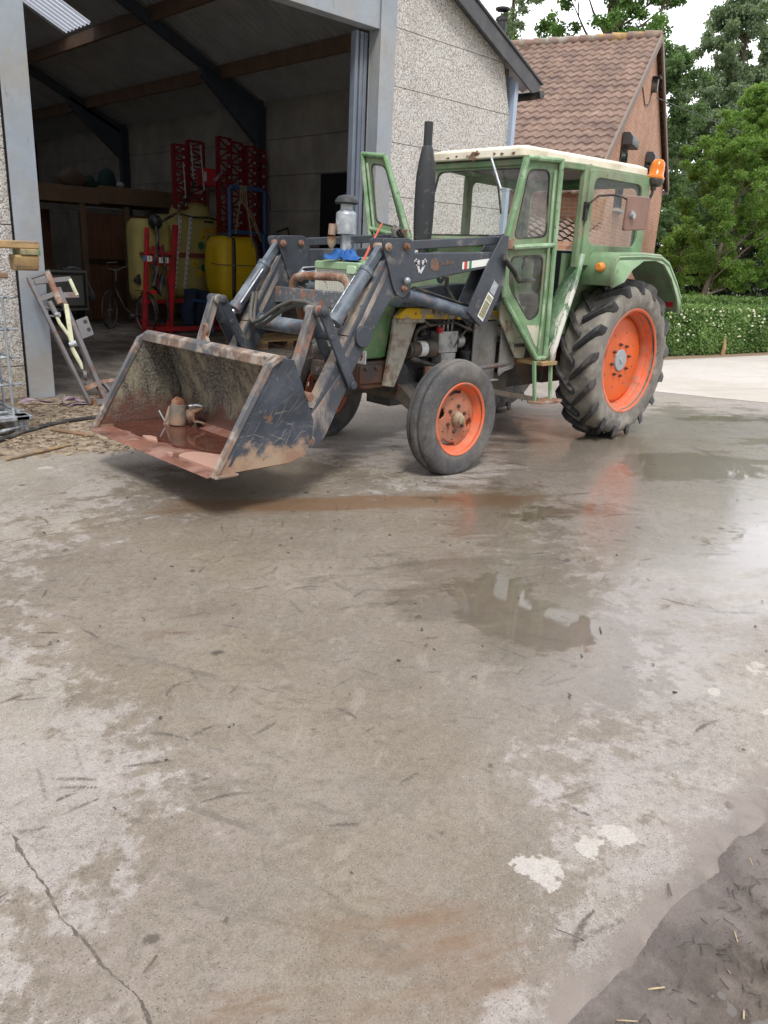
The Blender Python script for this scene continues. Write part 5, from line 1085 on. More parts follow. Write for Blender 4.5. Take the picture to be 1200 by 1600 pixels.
i0 = 0; g = MB(); g.lathe([(.03, 2.365), (.062, 2.375), (.078, 2.40), (.080, 2.435)], (bx_, by_, 0), 'z', 24); g.rot(0, Matrix.Rotation(rad(9), 3, 'Y'), (bx_, by_, 2.36)); build('beacon_base', g, m['black'], bm_, fix=False, solid=.004)
g = MB(); g.lathe([(.083, 2.425), (.083, 2.445), (.070, 2.46), (.066, 2.53), (.060, 2.575), (.040, 2.60), (.001, 2.608)], (bx_, by_, 0), 'z', 24); g.rot(0, Matrix.Rotation(rad(9), 3, 'Y'), (bx_, by_, 2.36)); build('beacon_lens', g, m['beacon'], bm_, fix=False)

# ---- front loader
ARM = [(-1.765, 1.695), (-2.84, 1.645), (-3.03, 1.66), (-3.12, 1.58), (-3.42, 1.08), (-3.72, .60), (-3.80, .40), (-3.775, .345), (-3.70, .335), (-3.64, .38), (-3.43, .74), (-3.22, 1.06), (-3.05, 1.30), (-2.92, 1.385), (-2.82, 1.435), (-2.3, 1.515), (-1.76, 1.595)]
for s in (-1, 1):
    Y0 = s * .60
    g = MB(); g.prism(ARM, 'y', Y0 - .05, Y0 + .05); arm = build('loader_arm', g, m['loader'], TR, bevel=.008)
    g = MB(); 
    for dy in (-.068, .054): g.prism(rpoly([(-3.17, 1.73), (-2.88, 1.745), (-2.83, 1.68), (-2.86, 1.36), (-2.98, 1.34), (-3.03, 1.40)], .05, 4), 'y', Y0 + dy, Y0 + dy + .014)
    bc = build('bell_crank', g, m['loader'], arm, bevel=.003)
    for (x, z, r) in ((-3.105, 1.675, .028), (-2.925, 1.685, .026), (-2.93, 1.40, .022)): g = MB(); g.cyl((x, Y0 - .085, z), (x, Y0 + .085, z), r, 14); g.cyl((x, Y0 - .10, z), (x, Y0 + .10, z), r * .55, 10); build('pin', g, m['rust'], arm, bevel=.004)
    g = MB(); g.ball((-2.925, Y0 - .095, 1.455), .026, 10); g.ball((-2.925, Y0 + .095, 1.455), .026, 10); build('grease_knob', g, m['galv'], arm)
    g = MB(); g.cyl((-3.30, Y0 - .075, 1.07), (-3.30, Y0 + .065, 1.07), .075, 24); build('boss', g, m['loader'], arm, bevel=.006)
    g = MB(); g.slab([(-3.125, Y0 - .044, 1.578), (-3.125, Y0 + .044, 1.578), (-3.424, Y0 + .044, 1.08), (-3.424, Y0 - .044, 1.08)], (-.004, 0, .002)); g.slab([(-3.428, Y0 - .044, 1.072), (-3.428, Y0 + .044, 1.072), (-3.722, Y0 + .044, .60), (-3.722, Y0 - .044, .60)], (-.004, 0, .002)); build('worn_edge', g, m['worn_edge'], arm, fix=False)
    g = MB(); g.prism([(-3.46, .86), (-3.74, .56), (-3.81, .40), (-3.78, .335), (-3.70, .325), (-3.62, .39), (-3.40, .76)], 'y', Y0 - .053, Y0 + .053); build('arm_foot', g, m['loader_dusty'], arm, bevel=.006)
    g = MB(); g.prism([(-3.02, 1.585), (-3.06, 1.60), (-3.46, .95), (-3.43, .93)], 'y', Y0 - .053, Y0 - .051); g.prism([(-3.02, 1.585), (-3.06, 1.60), (-3.46, .95), (-3.43, .93)], 'y', Y0 + .051, Y0 + .053); build('scuff', g, m['loader_dusty'], arm)
    # levelling rod
    g = MB(); g.bar((-2.92, Y0, 1.69), (-1.765, Y0, 1.785), .04, .062); g.cyl((-1.785, Y0 - .05, 1.785), (-1.785, Y0 + .05, 1.785), .026, 12); build('levelling_rod', g, m['loader'], TR, bevel=.006)
    # tilt cylinder
    a = Vector((-3.10, Y0, 1.675)); b = Vector((-3.60, Y0, 1.07)); d = (b - a).normalized(); ln = (b - a).length
    g = MB(); g.bar(a, a + d * .24, .05, .06, up=(1, 0, 0)); g.cyl(a + d * .20, a + d * (ln - .13), .048, 20); g.cyl(a + d * .20, a + d * .235, .054, 20); g.cyl(a + d * (ln - .17), a + d * (ln - .12), .056, 20); tcy = build('tilt_cylinder', g, m['loader_blue'], TR, bevel=.005)
    g = MB(); g.cyl(a + d * (ln - .14), b, .022, 14); build('rod', g, m['chrome'], tcy)
    g = MB(); off = V(0, -.055, 0) if s > 0 else V(0, .055, 0); n_ = V(d.z, 0, -d.x) * .06
    g.tube([a + d * .26 + off * .6, a + d * .28 + off + n_ * .3, a + d * .34 + off + n_ * .3, a + d * (ln - .18) + off + n_ * .3, a + d * (ln - .15) + off * .6], .008, 8); build('pipe', g, m['galv'], tcy)
    # links from the crank point to arm and bucket
    top_ = Vector((-3.68, Y0, 1.235))
    g = MB(); g.bar((-3.68, Y0 + s * -.075, 1.25), (-3.40, Y0 + s * -.075, .73), .022, .075, up=(1, 0, 0)); g.bar((-3.68, Y0 + s * .075, 1.25), (-3.40, Y0 + s * .075, .73), .022, .075, up=(1, 0, 0))
    g.cyl((-3.40, Y0 - .10, .74), (-3.40, Y0 + .10, .74), .028, 12); g.cyl((-3.60, Y0 - .09, 1.075), (-3.60, Y0 + .09, 1.075), .022, 12); g.ball((-3.68, Y0 - .09, 1.245), .036, 10, sz=(1, .5, 1)); g.ball((-3.68, Y0 + .09, 1.245), .036, 10, sz=(1, .5, 1)); lk = build('tilt_link', g, m['loader'], TR, bevel=.006)
    g = MB(); g.bar((-3.70, Y0, 1.26), (-3.90, Y0, .72), .06, .07, up=(1, 0, 0)); g.cyl((-3.695, Y0 - .06, 1.245), (-3.695, Y0 + .06, 1.245), .038, 14); build('bucket_link', g, m['loader_dusty'], TR, bevel=.008)
    # lift cylinder
    a = Vector((-2.93, s * .585, 1.375)); b = Vector((-1.97, s * .585, 1.185)); d = (b - a).normalized()
    g = MB(); g.cyl(a + d * .13, b, .047, 20); g.cyl(a + d * .11, a + d * .15, .052, 20); g.cyl(b - d * .10, b + d * .05, .056, 20); g.cyl(b + V(0, -.07, 0), b + V(0, .07, 0), .055, 16); lc = build('lift_cylinder', g, m['loader_blue'], TR, bevel=.005)
    g = MB(); g.cyl(a, a + d * .14, .026, 14); g.ball(a, .042, 12); build('rod', g, m['chrome'], lc)
    g = MB(); g.tube([a + d * .17 + V(0, 0, .05), a + d * .2 + V(0, 0, .07), b - d * .12 + V(0, 0, .062)], .008, 8); build('pipe', g, m['black'], lc)
    # post
    g = MB(); g.prism([(-1.99, 1.60), (-2.20, 1.23), (-2.02, 1.11), (-1.93, 1.15), (-1.755, 1.44), (-1.745, 1.82), (-1.83, 1.82)], 'y', s * .52, s * .535); g.prism([(-1.99, 1.60), (-2.20, 1.23), (-2.02, 1.11), (-1.93, 1.15), (-1.755, 1.44), (-1.745, 1.82), (-1.83, 1.82)], 'y', s * .665, s * .65); g.bar((-1.83, s * .592, 1.56), (-2.06, s * .592, 1.15), .11, .10, up=(1, 0, 0)); g.box(-2.0, -1.6, s * .34, s * .52, 1.26, 1.40)
    po = build('loader_post', g, m['loader'], TR, bevel=.006)
    if s < 0:
        e1 = Vector((-1.865, -.6665, 1.455)); e2 = Vector((-2.035, -.6665, 1.175)); dd = (e2 - e1).normalized(); nn = V(-dd.z, 0, dd.x) * -1
        def dec(t0, t1, w_, mt, nm, lift=0):
            c_ = [e1 + dd * t0 - nn * w_, e1 + dd * t1 - nn * w_, e1 + dd * t1 + nn * w_, e1 + dd * t0 + nn * w_]; build(nm, MB().slab([tuple(p - V(0, lift, 0)) for p in c_], (0, -.0012, 0)), mt, po)
        dec(.0, .10, .036, m['galv'], 'data_plate'); dec(.11, .33, .042, m['white'], 'data_plate'); dec(.175, .315, .034, m['label_ochre'], 'plate_print', .0014); dec(.125, .165, .034, m['label_ochre'], 'plate_print', .0014)
        g = MB()
        for k in range(6): q = e1 + dd * (.19 + k * .021); g.bar(q - nn * .028 + V(0, -.003, 0), q + nn * .028 + V(0, -.003, 0), .001, .003)
        build('plate_rule', g, m['black_ink'], po)
        ap = lambda x, z: (x, -.6515, z)
        build('sticker', MB().slab([ap(*p) for p in rpoly([(-2.285, 1.60), (-1.80, 1.655), (-1.80, 1.605), (-2.285, 1.545)], .012, 3)], (0, -.001, 0)), m['white'], arm)
        build('sticker_stripe', MB().slab([ap(-2.262, 1.6026), ap(-2.225, 1.607), ap(-2.225, 1.552), ap(-2.262, 1.5475)], (0, -.002, 0)), m['stripe_red'], arm)
        build('sticker_stripe', MB().slab([ap(-2.205, 1.609), ap(-2.175, 1.6125), ap(-2.175, 1.558), ap(-2.205, 1.5545)], (0, -.002, 0)), m['stripe_green'], arm)
        g = MB()   # scratched white antler mark
        for pts in ([(-2.755, 1.515), (-2.775, 1.56), (-2.80, 1.585), (-2.795, 1.61)], [(-2.745, 1.51), (-2.715, 1.555), (-2.70, 1.585), (-2.705, 1.612)], [(-2.775, 1.56), (-2.768, 1.60)], [(-2.72, 1.555), (-2.728, 1.60)], [(-2.785, 1.575), (-2.812, 1.598)], [(-2.712, 1.57), (-2.690, 1.60)]):
            g.tube([(x, -.6512, z) for x, z in pts], [.012, .011, .009, .005][:len(pts)], 6)
        for i, v in enumerate(g.v): g.v[i] = (v[0], -.6503 - .0016 * (v[1] < -.6512), v[2])
        build('antler_mark', g, m['emblem_white'], arm)
        build('round_emblem', MB().slab([ap(-2.60 + .052 * math.cos(a), 1.575 + .046 * math.sin(a) - .012 * (math.cos(a) > .5)) for a in np.linspace(0, 2 * PI, 24, False)], (0, -.001, 0)), m['emblem_rust'], arm)
        g = MB()
        for k in range(8): g.obox((-2.53 + k * .019, -.652, 1.582 + .0018 * k), (.011 + .004 * (k % 2), .001, .03 - .008 * (k % 3)))
        build('worn_lettering', g, m['emblem_rust'], arm)
# cross tube, guard bar and its bent pipe, hoses
g = MB(); g.cyl((-3.30, -.55, 1.07), (-3.30, .55, 1.07), .058, 24); build('cross_tube', g, m['loader_blue'], TR)
g = MB(); g.cyl((-3.79, -.56, .40), (-3.79, .56, .40), .028, 12); build('lower_tube', g, m['rust'], TR)
g = MB(); g.box(-3.165, -3.155, -.34, .60, 1.225, 1.345); g.box(-3.155, -3.075, -.34, .60, 1.335, 1.345); g.box(-3.155, -3.075, -.34, .60, 1.225, 1.235); gd = build('guard_bar', g, M('pitted guard steel', (.13, .145, .16), .55, var=.2, layers=[((.33, .33, .33), 22, .25, .6), (RUSTP, 9, .22, .6)]), TR, bevel=.006)
g = MB(); g.tube([(-3.11, .40, 1.33), (-3.11, .39, 1.39), (-3.11, .35, 1.425), (-3.11, .28, 1.44), (-3.11, -.16, 1.45), (-3.11, -.23, 1.435), (-3.11, -.27, 1.40), (-3.11, -.28, 1.33)], .030, 14); build('guard_pipe', g, m['rust'], gd)
g = MB(); g.bar((-3.10, .32, 1.23), (-3.02, .26, .80), .06, .04, up=(1, 0, 0)); g.bar((-3.10, -.2, 1.23), (-3.02, -.2, .80), .06, .04, up=(1, 0, 0)); build('guard_post', g, m['rusty_dark'], gd)
g = MB()
for dz, dx in ((0, 0), (.03, -.03)):
    g.tube([(-3.36 + dx, .53, 1.30), (-3.40 + dx, .51, 1.15 + dz), (-3.43 + dx, .47, 1.07 + dz), (-3.45 + dx, .40, 1.05 + dz), (-3.45 + dx, .28, 1.09 + dz), (-3.44 + dx, .10, 1.19 + dz), (-3.43 + dx, -.06, 1.245 + dz), (-3.43 + dx, -.22, 1.245 + dz), (-3.44, -.40, 1.20 + dz), (-3.45, -.52, 1.16)], .0155, 10)
build('hydraulic_hose', g, m['hose_grey'], TR)
for pts, r_ in (([(-1.80, -.67, 1.66), (-1.83, -.70, 1.64), (-1.68, -.69, 1.55), (-1.5, -.62, 1.47)], .022), ([(-2.28, -.50, 1.48), (-2.30, -.52, 1.40), (-2.22, -.54, 1.30), (-2.10, -.56, 1.25), (-2.02, -.57, 1.245)], .017), ([(-2.95, -.56, 1.74), (-2.94, -.54, 1.80), (-2.90, -.52, 1.82), (-2.85, -.50, 1.78), (-2.8, -.5, 1.74)], .013), ([(-2.98, -.60, 1.74), (-2.96, -.58, 1.79), (-2.90, -.56, 1.81), (-2.84, -.54, 1.77), (-2.8, -.52, 1.73)], .013), ([(-1.95, -.52, 1.57), (-2.03, -.53, 1.58), (-2.10, -.54, 1.60)], .02), ([(-2.45, -.34, 1.20), (-2.30, -.37, 1.10), (-2.0, -.36, 1.12), (-1.75, -.35, 1.05)], .010), ([(-2.3, -.3, 1.18), (-2.15, -.33, 1.12), (-1.95, -.33, 1.16), (-1.7, -.33, 1.12)], .007)):
    build('hydraulic_hose', MB().tube(pts, r_, 10), m['rubber'], TR)
g = MB(); 
for o2 in (0, .035): g.tube([(-3.17, .53, 1.03 + o2), (-3.02, .53, 1.34 + o2), (-2.90, .53, 1.46 + o2), (-2.4, .53, 1.50 + o2), (-1.9, .53, 1.55 + o2)], .008, 8)
build('steel_pipe', g, m['galv'], TR)
# ---- bucket
BS = [(-4.615, .300), (-4.60, .312), (-4.215, .945), (-4.145, .985), (-4.02, .965), (-3.985, .88), (-3.855, .56), (-3.865, .43), (-3.93, .335), (-4.05, .300)]
g = MB(); prof = [(-4.63, .290), (-4.45, .297), (-4.10, .302), (-4.0, .318), (-3.93, .36), (-3.885, .44), (-3.882, .55), (-4.0, .86), (-4.045, .955)]
outp = [(x + .012, z - .008) if z < .31 else (x + .014, z - .004) for x, z in prof]
g.prism(prof + outp[::-1], 'y', -.80, .82); bk = build('bucket', g, m['bucket_in'], TR, ang=50)
back = [(x + .016, z - .010) if z < .31 else (x + .018, z - .004) for x, z in prof[2:]]; back2 = [(x + .008, z - .002) for x, z in back]
g = MB(); g.prism(back + back2[::-1], 'y', -.798, .818); build('back_sheet', g, m['bucket_out'], bk, ang=50)
g = MB(); g.prism([(-4.60, .2985), (-4.10, .3045), (-4.0, .321), (-3.955, .345), (-3.955, .348), (-4.0, .324), (-4.10, .3075), (-4.60, .3015)], 'y', -.785, .805); build('bucket_floor', g, m['bucket_floor'], bk)
for s, yo in ((-1, -.80), (1, .82)):
    g = MB(); g.prism(BS, 'y', yo, yo + s * .014); sp = build('side_plate', g, [m['bucket_out']], bk, bevel=.003)
    g = MB(); g.prism([(-4.595, .325), (-4.22, .93), (-4.14, .97), (-4.04, .945), (-4.0, .86), (-3.905, .56), (-3.91, .45), (-3.97, .36), (-4.08, .322)], 'y', yo - s * .004, yo - s * .001); build('inner_face', g, m['bucket_in'], sp)
    g = MB(); q_ = [(-4.64, .292), (-4.605, .285), (-4.19, .935), (-4.12, .97), (-4.13, 1.0), (-4.235, .95)]; g.prism(q_, 'y', yo - s * .012, yo + s * .028); build('edge_strip', g, m['bucket_rim'], sp, bevel=.004)
    g = MB(); g.prism([(-4.52, .345), (-4.50, .345), (-4.09, .965), (-4.115, .965)], 'y', yo + s * .014, yo + s * .017); build('weld_seam', g, m['loader'], sp)
    g = MB(); g.prism([(-4.0, .90), (-3.945, .86), (-3.80, .56), (-3.78, .36), (-3.83, .315), (-3.93, .335), (-3.865, .43), (-3.855, .56)], 'y', s * .675, s * .66); g.prism([(-4.0, .90), (-3.945, .86), (-3.80, .56), (-3.78, .36), (-3.83, .315), (-3.93, .335), (-3.865, .43), (-3.855, .56)], 'y', s * .54, s * .525); build('pivot_ear', g, m['bucket_out'], bk, bevel=.004)
    g = MB(); g.cyl((-3.895, yo - s * .3, .72), (-3.895, yo + s * .03, .72), .030, 14); g.cyl((-3.80, s * .50, .40), (-3.80, s * .73, .40), .030, 14); g.cyl((-3.83, s * .70, .55), (-3.83, s * .72, .55), .02, 10); build('pivot_pin', g, m['rust'], bk, bevel=.004)
    g = MB(); g.box(-4.635, -4.47, yo + (.0 if s > 0 else -.05), yo + (.05 if s > 0 else .0), .286, .302); build('corner_tooth', g, m['bucket_rim'], bk, bevel=.003)
g = MB(); g.prism([(-4.205, .925), (-4.20, .985), (-4.165, 1.005), (-4.06, .985), (-4.03, .95), (-4.06, .925)], 'y', -.786, .806); build('top_beam', g, m['bucket_rim'], bk, bevel=.006)
g = MB(); g.prism([(-4.66, .287), (-4.655, .297), (-4.50, .309), (-4.49, .303)], 'y', -.80, .82); build('cutting_edge', g, m['bucket_floor'], bk, bevel=.002)
g = MB(); cy = .14; g.tube([(-4.07, cy + .035 * math.cos(a), 1.065 + .035 * math.sin(a)) for a in np.linspace(0, 2 * PI, 17)], .010, 8, cap=False); g.prism([(cy - .07, .985), (cy - .045, .985), (cy - .01, 1.035), (cy + .03, 1.03), (cy + .05, .985), (cy + .10, .985), (cy + .10, .975), (cy - .07, .975)], 'x', -4.085, -4.06); build('lifting_hook', g, m['rust'], bk, bevel=.003)
# standing water with an irregular shore
rs = np.random.RandomState(5); ys_ = np.linspace(-.782, .802, 70); sh = -4.47 + .05 * (fbm(ys_ * 3 + 5, ys_ * 0 + 2) - .5) * 2 + .015 * np.sin(ys_ * 25)
sh = sh + .16 * np.exp(-((ys_ + .50) / .30) ** 2)
g = MB(); g.sheet([[(sh[k], ys_[k], .3195) for k in range(70)], [(-3.965, ys_[k], .3195) for k in range(70)]]); g.sheet([[(sh[k] - .001, ys_[k], .300) for k in range(70)], [(sh[k], ys_[k], .3195) for k in range(70)]]); build('water', g, m['redwater'], bk, fix=False)
def silt(cx, cy, rx, ry, sd):
    pts = [(cx + rx * (1 + .22 * math.sin(2 * a + sd) + .12 * math.sin(5 * a + sd * 3)) * math.cos(a), cy + ry * (1 + .2 * math.sin(3 * a + sd)) * math.sin(a)) for a in np.linspace(0, 2 * PI, 28, False)]
    return MB().prism(pts, 'z', .300, .3225)
for a in ((-4.475, .235, .030, .09, 1), (-4.585, -.23, .012, .03, 3)): build('silt', silt(*a), m['pinksilt'], bk, bevel=.002)
g = MB(); pts = [(-4.585, -.30), (-4.57, -.78), (-4.40, -.78), (-4.345, -.62), (-4.36, -.40), (-4.45, -.26)]; g.prism(rpoly(pts, .08, 5), 'z', .300, .3215); build('silt', g, m['pinksilt'], bk)
# ================================================================ loose things outside
# leaning linkage frame against the left door post
fr = thing('linkage_frame', 'grey steel implement linkage frame leaning against the left door post', 'linkage frame', (-3.55, 3.13, 0))
T_ = lambda a, b, r, mt, n, nn=10: build(n, MB().tube([a, b], r, nn), mt, fr)
def flat(a, b, w, h, mt, n): return build(n, MB().bar(a, b, w, h, up=(0, -1, .4)), mt, fr, bevel=.004)
flat((-3.946, 3.637, 1.231), (-3.626, 3.127, 0.01), .035, .05, m['steelgrey'], 'side_rail'); flat((-3.675, 3.604, 1.152), (-3.456, 3.124, .01), .045, .06, m['steelgrey'], 'side_rail')
flat((-3.96, 3.637, 1.235), (-3.72, 3.67, 1.31), .03, .04, m['steelgrey'], 'top_bar')
build('pivot_tube', MB().tube([(-3.75, 3.655, 1.30), (-3.69, 3.53, 1.0)], .032, 14), m['rust'], fr)
flat((-3.90, 3.62, 1.205), (-3.52, 3.63, 1.245), .05, .022, m['steelgrey'], 'cross_bar'); flat((-3.875, 3.56, 1.04), (-3.685, 3.58, 1.11), .05, .022, m['steelgrey'], 'cross_bar'); flat((-3.69, 3.56, 1.08), (-3.48, 3.56, 1.085), .06, .026, m['steelgrey'], 'cross_bar')
build('spacer_tube', MB().tube([(-3.535, 3.62, 1.24), (-3.497, 3.555, 1.08)], .020, 10), m['cream_arm'], fr)
build('slide_tube', MB().tube([(-3.80, 3.535, 1.02), (-3.757, 3.475, .885)], .028, 12).tube([(-3.84, 3.545, .96), (-3.76, 3.50, .95)], .012, 8).tube([(-3.82, 3.51, .88), (-3.73, 3.48, .875)], .012, 8), m['steelgrey'], fr)
build('white_arm', MB().bar((-3.64, 3.51, .997), (-3.676, 3.35, .619), .02, .045, up=(1, 0, 0)), m['cream_arm'], fr, bevel=.004)
build('curved_arm', MB().tube([(-3.764, 3.465, .887), (-3.752, 3.44, .82), (-3.72, 3.41, .755), (-3.688, 3.375, .69), (-3.676, 3.35, .62)], .018, 8), m['cream_arm'], fr)
build('lower_arm', MB().tube([(-3.687, 3.335, .577), (-3.66, 3.31, .50), (-3.636, 3.27, .42), (-3.628, 3.25, .364)], [.022, .024, .02, .012], 8), m['cream_arm'], fr)
build('pin', MB().cyl((-3.70, 3.35, .60), (-3.64, 3.32, .62), .032, 12).cyl((-3.77, 3.47, .895), (-3.74, 3.44, .90), .026, 10), m['galv'], fr)
g = MB(); c = Vector((-3.50, 3.42, .765)); xa = V(.88, 0, .30).normalized(); ya = V(-.18, .35, .80).normalized()
def pl_(u, v): return tuple(c + xa * u + ya * v)
o_ = [pl_(*p) for p in rpoly([(-.075, -.10), (.06, -.10), (.075, .10), (-.06, .10)], .012, 3)]; g.slab(o_, (0, -.008, .003)); pt = build('hole_plate', g, m['steelgrey'], fr, bevel=.002)
for v in (.052, -.035): build('hole', MB().slab([pl_(.03 + .022 * math.cos(a), v + .022 * math.sin(a)) for a in np.linspace(0, 2 * PI, 18, False)], (0, -.0095, .0035)), m['black'], pt)
flat((-3.65, 3.175, .165), (-3.454, 3.20, .225), .05, .03, m['rust'], 'bottom_bar'); flat((-3.454, 3.20, .225), (-3.23, 3.20, .235), .04, .03, m['rust'], 'bottom_bar'); flat((-3.61, 3.11, .03), (-3.44, 3.11, .03), .06, .05, m['steelgrey'], 'foot_bar'); flat((-3.44, 3.20, .22), (-3.33, 3.10, .02), .03, .05, m['steelgrey'], 'side_rail')
build('screw', MB().tube([(-3.628, 3.25, .36), (-3.60, 3.20, .20)], .010, 8).cyl((-3.63, 3.235, .30), (-3.60, 3.225, .30), .05, 12), m['steelgrey'], fr)
# purple ratchet strap
rows = []
for k in range(60):
    u = k / 59; x = -4.22 + .98 * u; y = 3.40 - .25 * u + .05 * math.sin(u * 9); tw = .8 * math.sin(u * 14 + 1); z = .03 + .018 * (1 + math.sin(u * 17)); w_ = .035
    rows.append([(x, y - w_ * math.cos(tw), z - w_ * .5 * math.sin(tw)), (x, y + w_ * math.cos(tw), z + w_ * .5 * math.sin(tw))])
g = MB(); g.sheet(rows); loopp = [(-3.80 + .055 * math.cos(a) - .03 * a * .2, 3.20, .055 + .045 * math.sin(a)) for a in np.linspace(.3, 5.6, 24)] + [(-3.6, 3.17, .02), (-3.42, 3.15, .018)]
g.sheet([[(p[0], p[1] - .035, p[2]), (p[0], p[1] + .035, p[2])] for p in loopp]); st = build('lashing_strap', g, m['purple'], loc=(-3.8, 3.3, 0), solid=.004, fix=False); tag(st, 'faded purple lashing strap lying crumpled at the foot of the left door post', 'strap')
g = MB(); g.tube([(-5.6, 1.75, .022), (-5.2, 1.85, .022), (-4.93, 1.95, .022), (-4.68, 2.16, .022), (-4.49, 2.27, .022), (-4.25, 2.40, .022), (-3.88, 2.45, .022), (-3.6, 2.40, .022)], .020, 10); tag(build('garden_hose', g, m['rubber'], loc=(-4.5, 2.2, 0)), 'black rubber hose lying across the straw littered ground left of the bucket', 'hose')
g = MB(); g.tube([(-4.42, 2.16, .018), (-4.33, 1.98, .016), (-4.22, 1.76, .014)], [.016, .02, .012], 7); tag(build('wood_stick', g, m['beam'], loc=(-4.33, 1.98, 0)), 'dark brown broken stick on the dirt beside the black hose', 'stick')
g = MB(); g.tube([(-5.10, 1.33, .014), (-4.8, 1.43, .018), (-4.50, 1.55, .012)], [.010, .013, .008], 7); tag(build('wood_stick', g, m['woodpale'], loc=(-4.8, 1.43, 0)), 'long thin pale stick on the dirt in front of the black hose', 'stick')
# caged container at the left edge
ib = thing('container_cage', 'galvanised tubular container cage standing at the left edge of the picture', 'cage', (-5.2, 2.7, 0))
def bars(axis):
    pass
for z in (.20, .43, .66, .89, 1.15):
    g = MB(); g.tube([(-5.75, 2.2, z), (-4.68, 2.2, z), (-4.62, 2.22, z)], .012, 8); build('cage_bar', g, m['galv'], ib)
    g = MB(); g.tube([(-4.69, 2.12, z + .005), (-4.69, 3.25, z + .005)], .012, 8); build('cage_bar', g, m['galv'], ib)
for x in (-4.72, -4.95, -5.18, -5.41, -5.64):
    g = MB(); g.tube([(x, 2.18, .12), (x, 2.18, 1.15)], .012, 8); build('cage_bar', g, m['galv'], ib)
for y in (2.45, 2.70, 2.95, 3.2):
    g = MB(); g.tube([(-4.70, y, .12), (-4.70, y, 1.15)], .012, 8); build('cage_bar', g, m['galv'], ib)
g = MB(); g.box(-5.8, -4.80, 2.26, 3.2, .17, 1.13); build('plastic_tank', g, m['ibcwall'], ib, bevel=.06)
g = MB(); g.box(-5.8, -4.60, 2.13, 2.25, .125, .17); g.box(-4.72, -4.58, 2.13, 3.3, .125, .17); build('base_tray', g, m['galv'], ib, bevel=.01)
for (x, y) in ((-4.66, 2.20), (-4.66, 3.2), (-5.7, 2.2)):
    g = MB(); 
    for k in range(3): g.cyl((x - .04 + k * .04, y, .03), (x - .04 + k * .04, y, .13), .024, 10)
    build('foot', g, m['galv'], ib)
g = MB(); g.tube([(-5.8, 2.16, .045), (-4.85, 2.16, .045), (-4.62, 2.19, .075)], .016, 8); g.tube([(-4.66, 2.2, .045), (-4.66, 3.25, .045)], .016, 8); build('skid_rail', g, m['galv'], ib)
# timber lying on the container
tb = thing('timber_plank', 'weathered timber plank with a green painted end block lying on the container cage', 'plank', (-4.9, 2.2, 1.16))
g = MB(); g.box(-5.7, -4.40, 2.12, 2.30, 1.535, 1.60); build('plank', g, m['woodpale'], tb, bevel=.012)
g = MB(); g.box(-4.56, -4.40, 2.115, 2.305, 1.49, 1.536); build('painted_end', g, M('green painted wood', (.12, .22, .10), .7, var=.3, layers=[((.40, .31, .18), 9, .4, .6)]), tb, bevel=.006)
g = MB(); g.prism(rpoly([(2.12, 1.49), (2.30, 1.49), (2.27, 1.365), (2.15, 1.365)], .03, 3), 'x', -4.60, -4.41); build('end_block', g, m['woodpale'], tb, bevel=.006)
g = MB(); g.box(-5.7, -5.2, 2.1, 2.4, 1.165, 1.535); g.box(-5.7, -4.66, 2.16, 2.22, 1.30, 1.345); build('support_block', g, m['beam'], tb, bevel=.01)
# in the bucket
cl = thing('pipe_clamp', 'rusty pipe clamp with a short grey tube standing in the bucket water', 'clamp', (-4.08, .52, .305))
c = Vector((-4.10, .515, .32)); ax_ = Vector((.10, .05, .95)).normalized()
g = MB(); g.tube([c, c + ax_ * .02, c + ax_ * .15, c + ax_ * .155], [.062, .068, .062, .055], 20); build('tube', g, M('grey greasy tube', (.17, .155, .125), .55, var=.2, layers=[((.33, .22, .15), 6, .35, 1)]), cl)
g = MB(); g.tube([c + ax_ * .145, c + ax_ * .165, c + ax_ * .185 + V(.012, -.010, 0), c + ax_ * .198 + V(.02, -.016, 0)], [.056, .056, .046, .02], 16); build('collar', g, m['rust'], cl, bevel=.006)
g = MB(); g.tube([(-4.15, .585, .31), (-4.13, .60, .38), (-4.10, .60, .44), (-4.07, .58, .465), (-4.05, .55, .455)], .020, 8); g.prism([(-4.18, .315), (-4.14, .305), (-4.09, .45), (-4.13, .455)], 'y', .575, .60); build('strap_iron', g, m['rust'], cl, bevel=.004)
g = MB(); g.tube([(-4.19, .63, .42), (-4.17, .585, .345)], .006, 6); build('bolt', g, m['galv'], cl)
c2 = thing('bent_bracket', 'bent rusty bracket with a bolt lying beside the pipe clamp in the bucket', 'bracket', (-4.03, .38, .305))
rows = []
for x, z in ((-3.99, .455), (-4.03, .45), (-4.075, .435), (-4.085, .40), (-4.075, .365), (-4.04, .36), (-4.00, .345), (-3.975, .318)): rows.append([(x + .02, .45, z), (x, .31, z + .012)])
g = MB(); g.sheet(rows); build('bent_strap', g, m['rust'], c2, solid=.016)
g = MB(); g.cyl((-4.03, .375, .315), (-4.03, .375, .46), .012, 10); g.cyl((-4.03, .375, .315), (-4.03, .375, .335), .024, 6); build('bolt', g, m['rust'], c2)
g = MB(); g.tube([(-4.06, .40, .475), (-4.03, .36, .49), (-3.99, .34, .48)], .010, 8); g.ball((-4.05, .39, .483), .02, 8, sz=(1.4, 1, .6)); build('wing_nut', g, m['galv'], c2)
